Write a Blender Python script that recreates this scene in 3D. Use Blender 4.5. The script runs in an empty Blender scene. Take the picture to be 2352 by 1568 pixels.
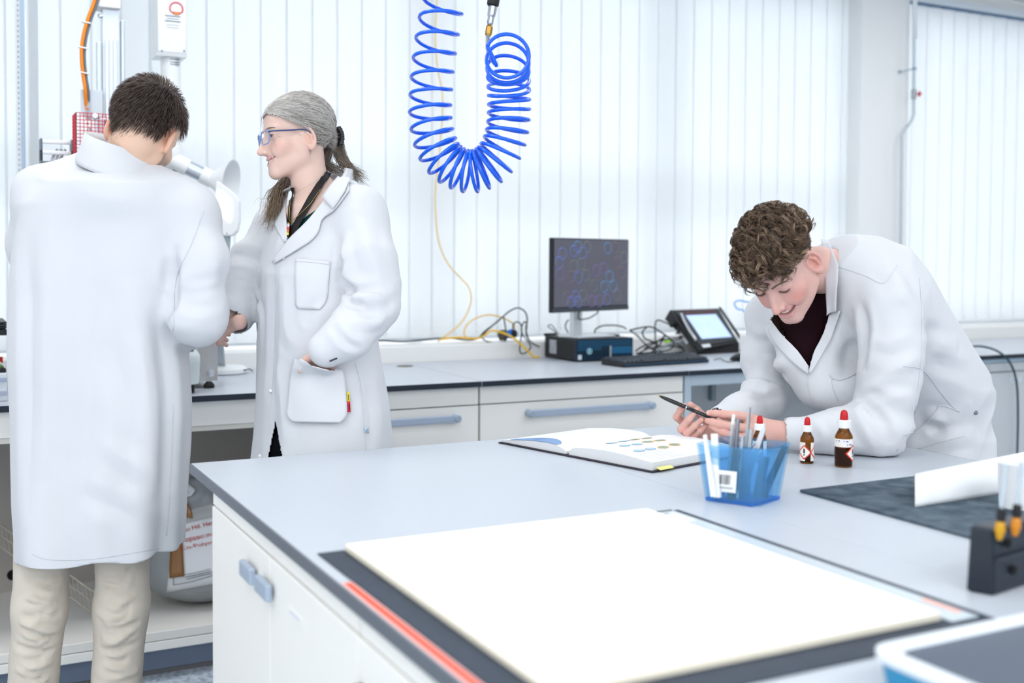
import bpy, math, random
import numpy as np
from mathutils import Vector, Matrix, noise as mnoise

SC = bpy.context.scene
COL = SC.collection

# ------------------------------------------------------------------ camera
YAW, PITCH, ROLL, FPX, CAMH = .4812, .0345, .00559, 2567.7, 1.34
PPX, PPY = 1187.0, 680.6


def cam_axes():
    f = np.array([math.sin(YAW) * math.cos(PITCH), math.cos(YAW) * math.cos(PITCH), -math.sin(PITCH)])
    r = np.array([math.cos(YAW), -math.sin(YAW), 0.0])
    u = np.cross(r, f)
    c, s = math.cos(ROLL), math.sin(ROLL)
    return c * r + s * u, -s * r + c * u, f


CR, CU, CF = cam_axes()
cam_d = bpy.data.cameras.new('camera')
cam = bpy.data.objects.new('camera', cam_d)
COL.objects.link(cam)
cam.matrix_world = Matrix(((CR[0], CU[0], -CF[0], 0), (CR[1], CU[1], -CF[1], 0), (CR[2], CU[2], -CF[2], CAMH), (0, 0, 0, 1)))
cam_d.sensor_width = 36.0
cam_d.sensor_fit = 'HORIZONTAL'
cam_d.lens = FPX / 2352 * 36.0
cam_d.shift_x = (1176 - PPX) / 2352
cam_d.shift_y = (PPY - 784) / 2352
cam_d.clip_start = .05
cam_d.dof.use_dof = True
cam_d.dof.focus_distance = 2.72
cam_d.dof.aperture_fstop = 2.6
SC.camera = cam

# ------------------------------------------------------------------ daylight
world = bpy.data.worlds.new('daylight')
SC.world = world
world.use_nodes = True
bg = world.node_tree.nodes['Background']
bg.inputs['Color'].default_value = (.97, .985, 1.0, 1)
bg.inputs['Strength'].default_value = 4.7
SC.view_settings.view_transform = 'Standard'
SC.view_settings.look = 'None'
SC.view_settings.gamma = 1.0
SC.view_settings.use_curve_mapping = False
SC.view_settings.exposure = 0.18
SC.cycles.max_bounces = 8
SC.cycles.diffuse_bounces = 4
SC.cycles.transparent_max_bounces = 12
SC.cycles.caustics_reflective = False
SC.cycles.caustics_refractive = False
SC.cycles.sample_clamp_indirect = 6.0

LAMP_COL = (1.0, .985, .97)
# ceiling luminaires, unseen: x, y, watts; rows behind the camera added as fill
LAMPS = [(x, 3.1, 10.5) for x in (-1.2, .6, 2.4, 4.2, 5.9)] + [(x, 1.0, 12.0) for x in (-1.8, -.2, 3.2)] + [(x, -.9, 16.0) for x in (-2.2, -.6, 1.0, 2.6)] + [(x, -2.3, 18.0) for x in (-2.2, -.6, 1.0, 2.6)]
for lx, ly, lw in LAMPS:
    ld = bpy.data.lights.new('ceiling_light', 'AREA')
    ld.shape = 'RECTANGLE'
    ld.size, ld.size_y = 1.2, .6
    ld.energy = lw
    ld.color = LAMP_COL
    lo = bpy.data.objects.new('ceiling_light', ld)
    COL.objects.link(lo)
    lo.location = (lx, ly, 2.87)


# ------------------------------------------------------------------ helpers: points
def V(*a):
    return np.array(a, dtype=float)


def pxd(x, y, v):
    """world point seen at photo pixel x, y at depth v"""
    d = CR * (x - PPX) / FPX - CU * (y - PPY) / FPX + CF
    return np.array([0, 0, CAMH]) + d * v


def at_z(x, y, z):
    d = CR * (x - PPX) / FPX - CU * (y - PPY) / FPX + CF
    return np.array([0, 0, CAMH]) + d * ((z - CAMH) / d[2])


def at_y(x, y, Y):
    d = CR * (x - PPX) / FPX - CU * (y - PPY) / FPX + CF
    return np.array([0, 0, CAMH]) + d * (Y / d[1])


# ------------------------------------------------------------------ helpers: materials
def lin(c):
    if isinstance(c, str):
        c = [int(c[i:i + 2], 16) / 255 for i in (0, 2, 4)]
        c = [x / 12.92 if x <= .04045 else ((x + .055) / 1.055) ** 2.4 for x in c]
    return tuple(c[:3]) + (1,)


MATS = {}


def mat(name, col, rough=.5, metal=0.0, spec=.5, emit=None, es=1.0, noise=None, bump=None, alpha=None, trans=0.0, ior=1.45, sss=0.0, coat=0.0, vcol=None, sheen=0.0):
    """noise=(scale, colour2, amount)   bump=(scale, strength)"""
    if name in MATS:
        return MATS[name]
    m = bpy.data.materials.new(name)
    m.use_nodes = True
    nt = m.node_tree
    b = nt.nodes['Principled BSDF']
    b.inputs['Base Color'].default_value = lin(col)
    b.inputs['Roughness'].default_value = rough
    b.inputs['Metallic'].default_value = metal
    b.inputs['Specular IOR Level'].default_value = spec
    b.inputs['IOR'].default_value = ior
    b.inputs['Transmission Weight'].default_value = trans
    b.inputs['Coat Weight'].default_value = coat
    b.inputs['Sheen Weight'].default_value = sheen
    if sss:
        b.inputs['Subsurface Weight'].default_value = sss
        b.inputs['Subsurface Radius'].default_value = (1.0, .35, .2)
        b.inputs['Subsurface Scale'].default_value = .012
    if alpha is not None:
        b.inputs['Alpha'].default_value = alpha
    if emit is not None:
        b.inputs['Emission Color'].default_value = lin(emit)
        b.inputs['Emission Strength'].default_value = es
    src = None
    if vcol:
        a = nt.nodes.new('ShaderNodeVertexColor')
        a.layer_name = vcol
        src = a.outputs['Color']
    tc = nt.nodes.new('ShaderNodeTexCoord')
    if noise:
        n = nt.nodes.new('ShaderNodeTexNoise')
        n.inputs['Scale'].default_value = noise[0]
        n.inputs['Detail'].default_value = 4
        nt.links.new(tc.outputs['Object'], n.inputs['Vector'])
        r = nt.nodes.new('ShaderNodeValToRGB')
        r.color_ramp.elements[0].position = .5 - noise[2] / 2
        r.color_ramp.elements[1].position = .5 + noise[2] / 2
        r.color_ramp.elements[0].color = lin(col)
        r.color_ramp.elements[1].color = lin(noise[1])
        nt.links.new(n.outputs['Fac'], r.inputs['Fac'])
        if src:
            mx = nt.nodes.new('ShaderNodeMix')
            mx.data_type = 'RGBA'
            mx.blend_type = 'MULTIPLY'
            mx.inputs[0].default_value = 1
            nt.links.new(src, mx.inputs[6])
            nt.links.new(r.outputs['Color'], mx.inputs[7])
            src = mx.outputs[2]
        else:
            src = r.outputs['Color']
    if src:
        nt.links.new(src, b.inputs['Base Color'])
    if bump:
        n = nt.nodes.new('ShaderNodeTexNoise')
        n.inputs['Scale'].default_value = bump[0]
        n.inputs['Detail'].default_value = 3
        nt.links.new(tc.outputs['Object'], n.inputs['Vector'])
        bp = nt.nodes.new('ShaderNodeBump')
        bp.inputs['Strength'].default_value = bump[1]
        bp.inputs['Distance'].default_value = .002
        nt.links.new(n.outputs['Fac'], bp.inputs['Height'])
        nt.links.new(bp.outputs['Normal'], b.inputs['Normal'])
    MATS[name] = m
    return m


# ------------------------------------------------------------------ helpers: objects
def tag(o, label=None, cat=None, group=None, kind=None):
    if label:
        o['label'] = label
    if cat:
        o['category'] = cat
    if group:
        o['group'] = group
    if kind:
        o['kind'] = kind
    return o


def empty(name, loc, label=None, cat=None, group=None, rz=0.0):
    o = bpy.data.objects.new(name, None)
    COL.objects.link(o)
    o.location = Vector([float(x) for x in loc])
    o.rotation_euler = (0, 0, rz)
    o.empty_display_size = .05
    return tag(o, label, cat, group)


def place(o, parent):
    """child keeps its world placement (parents carry location and z-rotation only)"""
    if parent is not None:
        o.parent = parent
        M = Matrix.Identity(4)
        p = parent
        chain = []
        while p is not None:
            chain.append(p)
            p = p.parent
        for q in reversed(chain):
            M = M @ (q.matrix_parent_inverse @ Matrix.LocRotScale(q.location, q.rotation_euler, q.scale))
        o.matrix_parent_inverse = M.inverted()
    return o


def mesh_obj(name, verts, faces, m=None, parent=None, smooth=False, mats=None, fmat=None, local=False, bevel=0.0, segs=2):
    me = bpy.data.meshes.new(name)
    me.from_pydata([tuple(map(float, v)) for v in verts], [], [tuple(int(i) for i in f) for f in faces])
    if mats:
        for q in mats:
            me.materials.append(q)
        if fmat is not None:
            me.polygons.foreach_set('material_index', np.asarray(fmat, dtype=np.int32))
    elif m:
        me.materials.append(m)
    if smooth:
        me.polygons.foreach_set('use_smooth', np.ones(len(me.polygons), dtype=bool))
    me.update()
    o = bpy.data.objects.new(name, me)
    COL.objects.link(o)
    if parent is not None:
        if local:
            o.parent = parent
        else:
            place(o, parent)
    if bevel:
        b = o.modifiers.new('bevel', 'BEVEL')
        b.width = bevel
        b.segments = segs
        b.limit_method = 'ANGLE'
        b.angle_limit = .6
        b.harden_normals = False
    return o


def basis(d):
    d = np.asarray(d, float)
    d = d / max(np.linalg.norm(d), 1e-9)
    a = np.array([0, 0, 1.0]) if abs(d[2]) < .9 else np.array([1.0, 0, 0])
    s = np.cross(d, a)
    s /= np.linalg.norm(s)
    return s, np.cross(s, d), d


def spline(pts, n):
    """catmull-rom through pts, n samples"""
    P = np.asarray(pts, float)
    if len(P) < 3:
        t = np.linspace(0, 1, n)[:, None]
        return P[0] * (1 - t) + P[-1] * t
    Q = np.vstack([2 * P[0] - P[1], P, 2 * P[-1] - P[-2]])
    L = np.concatenate([[0], np.cumsum(np.linalg.norm(np.diff(P, axis=0), axis=1))])
    out = []
    for s in np.linspace(0, L[-1], n):
        i = int(min(max(np.searchsorted(L, s) - 1, 0), len(P) - 2))
        t = (s - L[i]) / max(L[i + 1] - L[i], 1e-9)
        a, b, c, d = Q[i], Q[i + 1], Q[i + 2], Q[i + 3]
        out.append(.5 * (2 * b + (c - a) * t + (2 * a - 5 * b + 4 * c - d) * t * t + (3 * b - a - 3 * c + d) * t ** 3))
    return np.array(out)


class MB:
    def __init__(self):
        self.v, self.f, self.k = [], [], []
        self.mi = 0

    def add(self, vs, fs):
        n = len(self.v)
        self.v += [tuple(map(float, p)) for p in vs]
        self.f += [tuple(i + n for i in f) for f in fs]
        self.k += [self.mi] * len(fs)
        return self

    def box(self, x0, x1, y0, y1, z0, z1):
        vs = [(x, y, z) for z in (z0, z1) for y in (y0, y1) for x in (x0, x1)]
        return self.add(vs, [(0, 2, 3, 1), (4, 5, 7, 6), (0, 1, 5, 4), (2, 6, 7, 3), (0, 4, 6, 2), (1, 3, 7, 5)])

    def obox(self, c, ax, ay, az):
        """oriented box: centre and three half-axis vectors"""
        c, ax, ay, az = map(lambda q: np.asarray(q, float), (c, ax, ay, az))
        vs = [c + i * ax + j * ay + k * az for k in (-1, 1) for j in (-1, 1) for i in (-1, 1)]
        return self.add(vs, [(0, 2, 3, 1), (4, 5, 7, 6), (0, 1, 5, 4), (2, 6, 7, 3), (0, 4, 6, 2), (1, 3, 7, 5)])

    def hexa(self, lo, hi):
        """lo, hi: four points each, in matching order (counter-clockwise from above)"""
        vs = list(lo) + list(hi)
        return self.add(vs, [(3, 2, 1, 0), (4, 5, 6, 7), (0, 1, 5, 4), (1, 2, 6, 5), (2, 3, 7, 6), (3, 0, 4, 7)])

    def cyl(self, a, b, r, r2=None, n=16, caps=True):
        r2 = r if r2 is None else r2
        a, b = np.asarray(a, float), np.asarray(b, float)
        s, t, d = basis(b - a)
        vs = []
        for c, q in ((a, r), (b, r2)):
            for i in range(n):
                w = 2 * math.pi * i / n
                vs.append(c + q * (math.cos(w) * s + math.sin(w) * t))
        fs = [(i, i + n, (i + 1) % n + n, (i + 1) % n) for i in range(n)]
        if caps:
            fs += [tuple(range(n)), tuple(reversed(range(n, 2 * n)))]
        return self.add(vs, fs)

    def lathe(self, c, prof, n=24, axis=(0, 0, 1), cap=True):
        """prof: list of (radius, height) along axis from c"""
        s, t, d = basis(axis)
        c = np.asarray(c, float)
        vs = []
        for r, h in prof:
            for i in range(n):
                w = 2 * math.pi * i / n
                vs.append(c + d * h + max(r, 1e-5) * (math.cos(w) * s + math.sin(w) * t))
        fs = []
        for j in range(len(prof) - 1):
            for i in range(n):
                fs.append((j * n + i, (j + 1) * n + i, (j + 1) * n + (i + 1) % n, j * n + (i + 1) % n))
        if cap:
            m_ = (len(prof) - 1) * n
            fs += [tuple(range(n)), tuple(reversed(range(m_, m_ + n)))]
        return self.add(vs, fs)

    def tube(self, pts, r, n=8, samples=None, caps=True, flat=None):
        """round tube along a smooth path; r number or list; flat=(a,b) elliptical"""
        P = spline(pts, samples) if samples else np.asarray(pts, float)
        m_ = len(P)
        R = np.full(m_, r, float) if np.isscalar(r) else np.interp(np.linspace(0, 1, m_), np.linspace(0, 1, len(r)), r)
        T = np.gradient(P, axis=0)
        T /= np.maximum(np.linalg.norm(T, axis=1), 1e-9)[:, None]
        s, t, _ = basis(T[0])
        vs = []
        for i in range(m_):
            s = s - T[i] * (s @ T[i])
            s /= max(np.linalg.norm(s), 1e-9)
            t = np.cross(T[i], s)
            for k in range(n):
                w = 2 * math.pi * k / n
                vs.append(P[i] + R[i] * (math.cos(w) * s + math.sin(w) * t))
        fs = [(i * n + k, i * n + (k + 1) % n, (i + 1) * n + (k + 1) % n, (i + 1) * n + k) for i in range(m_ - 1) for k in range(n)]
        if caps:
            fs += [tuple(reversed(range(n))), tuple(range((m_ - 1) * n, m_ * n))]
        return self.add(vs, fs)

    def prism(self, poly, dz):
        """poly: 3d points of one face; dz: extrusion vector"""
        P = [np.asarray(p, float) for p in poly]
        n = len(P)
        vs = P + [p + np.asarray(dz, float) for p in P]
        fs = [tuple(reversed(range(n))), tuple(range(n, 2 * n))] + [(i, (i + 1) % n, (i + 1) % n + n, i + n) for i in range(n)]
        return self.add(vs, fs)

    def grid(self, pts):
        """pts [nu][nv] -> quads"""
        nu, nv = len(pts), len(pts[0])
        vs = [p for row in pts for p in row]
        return self.add(vs, [(i * nv + j, (i + 1) * nv + j, (i + 1) * nv + j + 1, i * nv + j + 1) for i in range(nu - 1) for j in range(nv - 1)])

    def build(self, name, m=None, parent=None, smooth=False, mats=None, bevel=0.0, segs=2, local=False, label=None):
        o = mesh_obj(name, self.v, self.f, m, parent, smooth, mats, self.k if mats else None, local, bevel, segs)
        if label:
            o['label'] = label
        return o


def auto_smooth(o, ang=.7):
    me = o.data
    me.polygons.foreach_set('use_smooth', np.ones(len(me.polygons), dtype=bool))
    me.set_sharp_from_angle(angle=ang)
    return o


def rrect(w, h, r, n=5):
    """rounded rectangle outline, centred, list of 2d points (ccw)"""
    pts = []
    for cx, cy, a0 in ((w / 2 - r, h / 2 - r, 0), (-w / 2 + r, h / 2 - r, 90), (-w / 2 + r, -h / 2 + r, 180), (w / 2 - r, -h / 2 + r, 270)):
        for i in range(n + 1):
            a = math.radians(a0 + 90 * i / n)
            pts.append((cx + r * math.cos(a), cy + r * math.sin(a)))
    return pts


def text_obj(name, s, size, o3, ex, ey, m, parent, thick=.0002, align='LEFT'):
    """lettering as flat print: origin o3, reading direction ex, up direction ey"""
    cu = bpy.data.curves.new(name, 'FONT')
    cu.body = s
    cu.size = size
    cu.extrude = thick
    cu.align_x = align
    cu.materials.append(m)
    tmp = bpy.data.objects.new(name, cu)
    COL.objects.link(tmp)
    dg = bpy.context.evaluated_depsgraph_get()
    me = bpy.data.meshes.new_from_object(tmp.evaluated_get(dg))
    bpy.data.objects.remove(tmp)
    if not me.materials:
        me.materials.append(m)
    o = bpy.data.objects.new(name, me)
    COL.objects.link(o)
    ex = np.asarray(ex, float)
    ex /= np.linalg.norm(ex)
    ey = np.asarray(ey, float)
    ey = ey - ex * (ex @ ey)
    ey /= np.linalg.norm(ey)
    ez = np.cross(ex, ey)
    Mw = Matrix(((ex[0], ey[0], ez[0], o3[0]), (ex[1], ey[1], ez[1], o3[1]), (ex[2], ey[2], ez[2], o3[2]), (0, 0, 0, 1)))
    o.matrix_basis = Mw
    if parent is not None:
        place(o, parent)
    return o


def copy_tree(o, parent=None, dloc=None):
    c = o.copy()
    COL.objects.link(c)
    if parent is not None:
        c.parent = parent
    if dloc is not None:
        c.location = o.location + Vector(dloc)
    for ch in o.children:
        copy_tree(ch, c)
    return c


def cat_sag(a, b, sag, n=7):
    a, b = np.asarray(a, float), np.asarray(b, float)
    t = np.linspace(0, 1, n)[:, None]
    p = a * (1 - t) + b * t
    p[:, 2] -= (4 * t * (1 - t) * sag)[:, 0]
    return p
# ================================================================== room
M_white = mat('painted_white', 'F1F3F4', .6, spec=.3)
M_wall = mat('wall_paint', 'F4F6F7', .75, spec=.2, bump=(60, .05))
M_ledge = mat('ledge_laminate', 'F2F3F2', .45)
M_vane = bpy.data.materials.new('blind_fabric')
M_vane.use_nodes = True
_nt = M_vane.node_tree
_b = _nt.nodes['Principled BSDF']
_b.inputs['Base Color'].default_value = lin('F1F4F6')
_b.inputs['Roughness'].default_value = .85
_b.inputs['Specular IOR Level'].default_value = .15
_t = _nt.nodes.new('ShaderNodeBsdfTranslucent')
_t.inputs['Color'].default_value = lin('F3F6F8')
_mx = _nt.nodes.new('ShaderNodeMixShader')
_mx.inputs[0].default_value = .5
_nt.links.new(_b.outputs[0], _mx.inputs[1])
_nt.links.new(_t.outputs[0], _mx.inputs[2])
_nt.links.new(_mx.outputs[0], _nt.nodes['Material Output'].inputs['Surface'])

# speckled vinyl floor
M_floor = bpy.data.materials.new('speckled_vinyl')
M_floor.use_nodes = True
_nt = M_floor.node_tree
_b = _nt.nodes['Principled BSDF']
_b.inputs['Roughness'].default_value = .35
_tc = _nt.nodes.new('ShaderNodeTexCoord')
_n1 = _nt.nodes.new('ShaderNodeTexVoronoi')
_n1.inputs['Scale'].default_value = 120
_n2 = _nt.nodes.new('ShaderNodeTexNoise')
_n2.inputs['Scale'].default_value = 45
_n2.inputs['Detail'].default_value = 5
_r1 = _nt.nodes.new('ShaderNodeValToRGB')
_r1.color_ramp.elements[0].position = .07
_r1.color_ramp.elements[0].color = lin('6F8296')
_r1.color_ramp.elements[1].position = .16
_r1.color_ramp.elements[1].color = lin('D3DCE6')
_r2 = _nt.nodes.new('ShaderNodeValToRGB')
_r2.color_ramp.elements[0].position = .36
_r2.color_ramp.elements[0].color = lin('AEBBC8')
_r2.color_ramp.elements[1].position = .55
_r2.color_ramp.elements[1].color = (1, 1, 1, 1)
_m = _nt.nodes.new('ShaderNodeMix')
_m.data_type = 'RGBA'
_m.blend_type = 'MULTIPLY'
_m.inputs[0].default_value = 1
for _n in (_n1, _n2):
    _nt.links.new(_tc.outputs['Object'], _n.inputs['Vector'])
_nt.links.new(_n1.outputs['Distance'], _r1.inputs['Fac'])
_nt.links.new(_n2.outputs['Fac'], _r2.inputs['Fac'])
_nt.links.new(_r1.outputs['Color'], _m.inputs[6])
_nt.links.new(_r2.outputs['Color'], _m.inputs[7])
_nt.links.new(_m.outputs[2], _b.inputs['Base Color'])

YW = 4.66                                   # inner face of the window wall
ZS = .968                                   # top of the window ledge
tag(MB().box(-3, 8, -3, YW + .2, -.1, 0).build('floor', M_floor), 'pale speckled vinyl floor', kind='structure')
tag(MB().box(-3, 8, -3, YW + .2, 2.9, 3.0).build('ceiling', M_wall), 'white ceiling above the room', kind='structure')
w = MB().box(-3, 8, YW, YW + .2, 0, .94).box(-3, 8, YW, YW + .2, 2.8, 2.9)
w.box(-3, -.6, YW, YW + .2, .94, 2.8).box(7.2, 8, YW, YW + .2, .94, 2.8)
tag(w.build('wall_back', M_wall), 'white wall below and above the windows', kind='structure')
for _nm, _bx in (('wall_left', (-3.1, -3, -3, YW + .2)), ('wall_right', (7.6, 7.7, -3, YW + .2)), ('wall_front', (-3.1, 7.7, -3.1, -3))):
    tag(MB().box(*_bx, 0, 2.9).build(_nm, M_wall), {'wall_left': 'plain white side wall left of the benches', 'wall_right': 'plain white side wall beyond the cabinets', 'wall_front': 'plain white wall opposite the windows'}[_nm], kind='structure')
CX0, CX1 = at_y(1973, 500, 4.46)[0], at_y(2084, 400, 4.46)[0]
tag(MB().box(CX0, CX1, 4.46, YW + .2, .0, 2.9).build('wall_column', M_wall, bevel=.004), 'white wall column between the two blinds', kind='structure')
tag(MB().box(-3, 8, 4.34, YW + .02, .895, ZS).build('window_sill', M_ledge, bevel=.004), 'white window ledge behind the rear benches', kind='structure')
# windows: frame bars and panes
M_frame = mat('window_frame_paint', 'DCE3EA', .4)
M_glass = bpy.data.materials.new('window_glass')
M_glass.use_nodes = True
_nt = M_glass.node_tree
_nt.nodes.clear()
_o = _nt.nodes.new('ShaderNodeOutputMaterial')
_tr = _nt.nodes.new('ShaderNodeBsdfTransparent')
_tr.inputs['Color'].default_value = (.98, .99, 1, 1)
_gl = _nt.nodes.new('ShaderNodeBsdfGlossy')
_gl.inputs['Roughness'].default_value = .02
_fr = _nt.nodes.new('ShaderNodeFresnel')
_ms = _nt.nodes.new('ShaderNodeMixShader')
_nt.links.new(_fr.outputs[0], _ms.inputs[0])
_nt.links.new(_tr.outputs[0], _ms.inputs[1])
_nt.links.new(_gl.outputs[0], _ms.inputs[2])
_nt.links.new(_ms.outputs[0], _o.inputs['Surface'])


def window(name, x0, x1, nbar, rail, label):
    f = MB()
    t = .06
    f.box(x0, x1, YW + .06, YW + .14, .94, .94 + t).box(x0, x1, YW + .06, YW + .14, 2.8 - t, 2.8)
    for i in range(nbar + 1):
        x = x0 + (x1 - x0 - t) * i / nbar
        f.box(x, x + t, YW + .06, YW + .14, .94 + t, 2.8 - t)
    if rail:
        f.box(x0, x1, YW + .065, YW + .135, rail, rail + .05)
    o = tag(f.build(name, M_frame), label, kind='structure')
    for i in range(nbar):
        a = x0 + (x1 - x0 - t) * i / nbar + t
        b = x0 + (x1 - x0 - t) * (i + 1) / nbar
        MB().box(a, b, YW + .095, YW + .105, .94 + t, 2.8 - t).build('pane', M_glass, o)
    return o


window('window_1', -.6, 4.5, 4, 1.62, 'wide window behind the long vertical blind')
window('window_2', 4.84, 7.2, 2, 0, 'window behind the blind at the right')


# ------------------------------------------------------------------ vertical blinds
def blind(label, x0, x1, ang, ztop, skip=None):
    root = empty('vertical_blind', ((x0 + x1) / 2, 4.56, ZS), label, 'window blind')
    M_rail = mat('headrail_aluminium', 'DDE6EE', .35, metal=.3)
    M_slot = mat('headrail_slot', '5C7C9C', .6)
    if ztop < 2.85:
        MB().box(x0 - .02, x1, 4.53, 4.59, ztop + .012, ztop + .05).build('headrail', M_rail, root, bevel=.003)
        k = 0
        x = x0
        proto = None
        while x < x1:
            if proto is None:
                proto = MB().box(x, x + .105, 4.54, 4.58, ztop + .001, ztop + .012).build('rail_slot', M_slot, root)
                xs0 = x
            else:
                c = proto.copy()
                COL.objects.link(c)
                c.location = (x - xs0, 0, 0)
            x += .1085
    else:
        MB().box(x0 - .02, x1, 4.53, 4.59, 2.83, 2.87).build('headrail', M_rail, root, bevel=.003)
    rng = random.Random(5)
    n = int((x1 - x0) / .1085)
    M_bead = mat('bead_chain_plastic', 'EFF4F7', .4)
    W = .117
    z0 = .985
    vane0 = chain0 = None
    for i in range(n + 1):
        x = x0 + .05 + i * .1085
        a = ang + rng.uniform(-.02, .02)
        if skip and i in skip:
            a += skip[i]
        # slightly cupped slat, 0.6 mm thick, with its weighted hem pocket
        if vane0 is None:
            vs, fs = [], []
            NS = 6
            for zz in (z0, z0 + .045, z0 + .046, 2.82 if ztop > 2.85 else ztop):
                for s in range(NS + 1):
                    t = s / NS * 2 - 1
                    th = .0016 if zz < z0 + .0455 else .0006
                    bow = .003 * (1 - t * t)
                    vs.append((t * W / 2, -bow - th, zz - z0))
                for s in range(NS, -1, -1):
                    t = s / NS * 2 - 1
                    th = .0016 if zz < z0 + .0455 else .0006
                    bow = .003 * (1 - t * t)
                    vs.append((t * W / 2, -bow + th, zz - z0))
            R = 2 * (NS + 1)
            for r_ in range(3):
                for k in range(R):
                    fs.append((r_ * R + k, r_ * R + (k + 1) % R, (r_ + 1) * R + (k + 1) % R, (r_ + 1) * R + k))
            fs += [tuple(reversed(range(R))), tuple(range(3 * R, 4 * R))]
            vane0 = mesh_obj('vane', vs, fs, M_vane, root, smooth=False)
            o = vane0
        else:
            o = vane0.copy()
            COL.objects.link(o)
        o.location = (x, 4.56, z0)
        o.rotation_euler = (0, 0, a)
        if i:
            if chain0 is None:
                b = MB()
                P = cat_sag((-.1085, 0, 0), (0, 0, 0), .022, 13)
                b.tube(P, .0011, n=5)
                for q in P[1:-1:2]:
                    b.lathe(q - np.array([0, 0, .0018]), [(.0005, 0), (.0018, .0008), (.0022, .0018), (.0018, .0028), (.0005, .0036)], n=6)
                b.lathe((0, .002, -.006), [(.004, 0), (.0052, .003), (.0052, .009), (.003, .012)], n=8)
                chain0 = b.build('bead_chain', M_bead, root, smooth=True)
                c = chain0
            else:
                c = chain0.copy()
                COL.objects.link(c)
            c.location = (x + .052, 4.535, z0 + .028)
    return root


blind('long white vertical blind across the window behind the spiral hose', .33, 4.45, -.09, 2.9, {16: -.12, 17: .05})
blind('narrow vertical blind left of the slotted upright', -.62, .27, -.09, 2.9)
blind('white vertical blind with slotted rail right of the wall column', CX1 + .02, 6.6, -.10, 2.765)

# slotted upright profile fixed at the window reveal
up = empty('slotted_upright', (.29, 4.45, ZS), 'slim slotted aluminium upright rising from ledge at far left', 'rail')
M_alu = mat('aluminium', 'C9D3DC', .32, metal=.75)
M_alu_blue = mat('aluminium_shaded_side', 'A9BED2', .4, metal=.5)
xl = at_y(43, 200, 4.45)[0]
MB().box(xl - .008, xl + .006, 4.44, 4.47, ZS, 2.88).build('rail_web', mat('upright_white', 'EEF2F5', .5), up)
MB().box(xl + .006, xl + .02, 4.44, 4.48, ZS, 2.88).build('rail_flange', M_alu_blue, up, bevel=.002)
s0 = None
for i in range(90):
    z = 1.2 + i * .0185
    if s0 is None:
        s0 = MB().box(xl - .0035, xl + .001, 4.4385, 4.441, z, z + .008).build('slot', mat('slot_shadow', '9FB2C4', .7), up)
    else:
        c = s0.copy()
        COL.objects.link(c)
        c.location = (0, 0, i * .0185)

# ================================================================== rear bench
M_top = mat('worktop_laminate', 'C6CDD6', .34, spec=.5, noise=(180, 'C2C9D3', .8))
M_edge = mat('worktop_edge', '1E2835', .4)
M_body = mat('cabinet_white', 'ECEBE6', .5, spec=.3)
M_front = mat('drawer_front_white', 'F6F5F1', .42, spec=.4)
M_grip = mat('grip_grey', 'A9B8CB', .4, metal=.15)
M_gap = mat('carcass_shadow', '5B5B50', .8)
M_kick = mat('kickboard_blue_grey', '7E8CA3', .6)
M_steel = mat('steel_frame_blue_grey', 'BFD0DD', .45, metal=.1)
YB, YF = 3.58, 3.60                          # worktop front edge, cabinet fronts


def worktop(x0, x1, y0, y1, label, front=True, edges=('front',), group=None, me=None):
    root = empty('worktop', ((x0 + x1) / 2, (y0 + y1) / 2, .88), label, 'worktop', group)
    MB().box(x0, x1, y0, y1, .8815, .9).build('laminate_slab', M_top, root, bevel=.0012)
    t = .004
    if 'front' in edges:
        MB().box(x0, x1, y0 - t, y0 - .0002, .88, .8992).build('edge_band', me or M_edge, root)
    if 'back' in edges:
        MB().box(x0, x1, y1 + .0002, y1 + t, .88, .8992).build('edge_band', me or M_edge, root)
    if 'left' in edges:
        MB().box(x0 - t, x0 - .0002, y0, y1, .88, .8992).build('edge_band', me or M_edge, root)
    if 'right' in edges:
        MB().box(x1 + .0002, x1 + t, y0, y1, .88, .8992).build('edge_band', me or M_edge, root)
    return root


worktop(-1.4, 1.7275, YB, 4.338, 'grey rear worktop carrying the test machine and desk lamp')
worktop(1.7325, 2.633, YB, 4.338, 'grey rear worktop under the computer')
worktop(2.638, 4.215, YB, 4.338, 'grey rear worktop under the tilted touch screen')
worktop(4.22, 6.6, YB, 4.338, 'grey rear worktop behind the leaning young man')
tag(MB().lathe((1.685, 4.20, .9002), [(.034, 0), (.034, .0012), (.027, .0014), (.027, .0004)], n=28).build('cable_grommet', mat('grommet_brown', '6E6A50', .6)), 'round cable grommet let into the rear worktop', 'grommet')


def bar_handle(parent, x0, x1, y, z, r=.0135):
    b = MB()
    b.box(x0, x1, y - .034, y - .022, z - r, z + r)
    h = b.build('handle', M_grip, parent, bevel=.004)
    for x in (x0, x1):
        MB().lathe((x, y, z), [(r, 0), (r, .036), (r * .8, .040)], n=14, axis=(0, -1, 0)).build('end_cap', mat('grip_end_grey', '9DB0C2', .45), h, smooth=False)
    return h


def drawer_cabinet(x0, x1, label, hx, rows):
    root = empty('drawer_cabinet', ((x0 + x1) / 2, 3.95, 0), label, 'cabinet')
    MB().box(x0 + .001, x1 - .001, YF + .018, 4.3, .1, .879).build('carcass', M_body, root)
    MB().box(x0, x1, YF + .06, YF + .075, 0, .1).build('kickboard', M_kick, root)
    MB().box(x0 + .004, x1 - .004, YF + .002, YF + .0178, .815, .879).build('fascia', M_front, root, bevel=.001)
    z1 = .811
    for h in rows:
        d = MB().box(x0 + .004, x1 - .004, YF, YF + .0178, z1 - h + .004, z1).build('drawer_front', M_front, root, bevel=.0015)
        bar_handle(d, hx[0], hx[1], YF, z1 - .038)
        z1 -= h
    MB().box(x0 + .002, x1 - .002, YF + .0178, YF + .0182, .1, .879).build('gap_shadow', M_gap, root)
    return root


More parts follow.
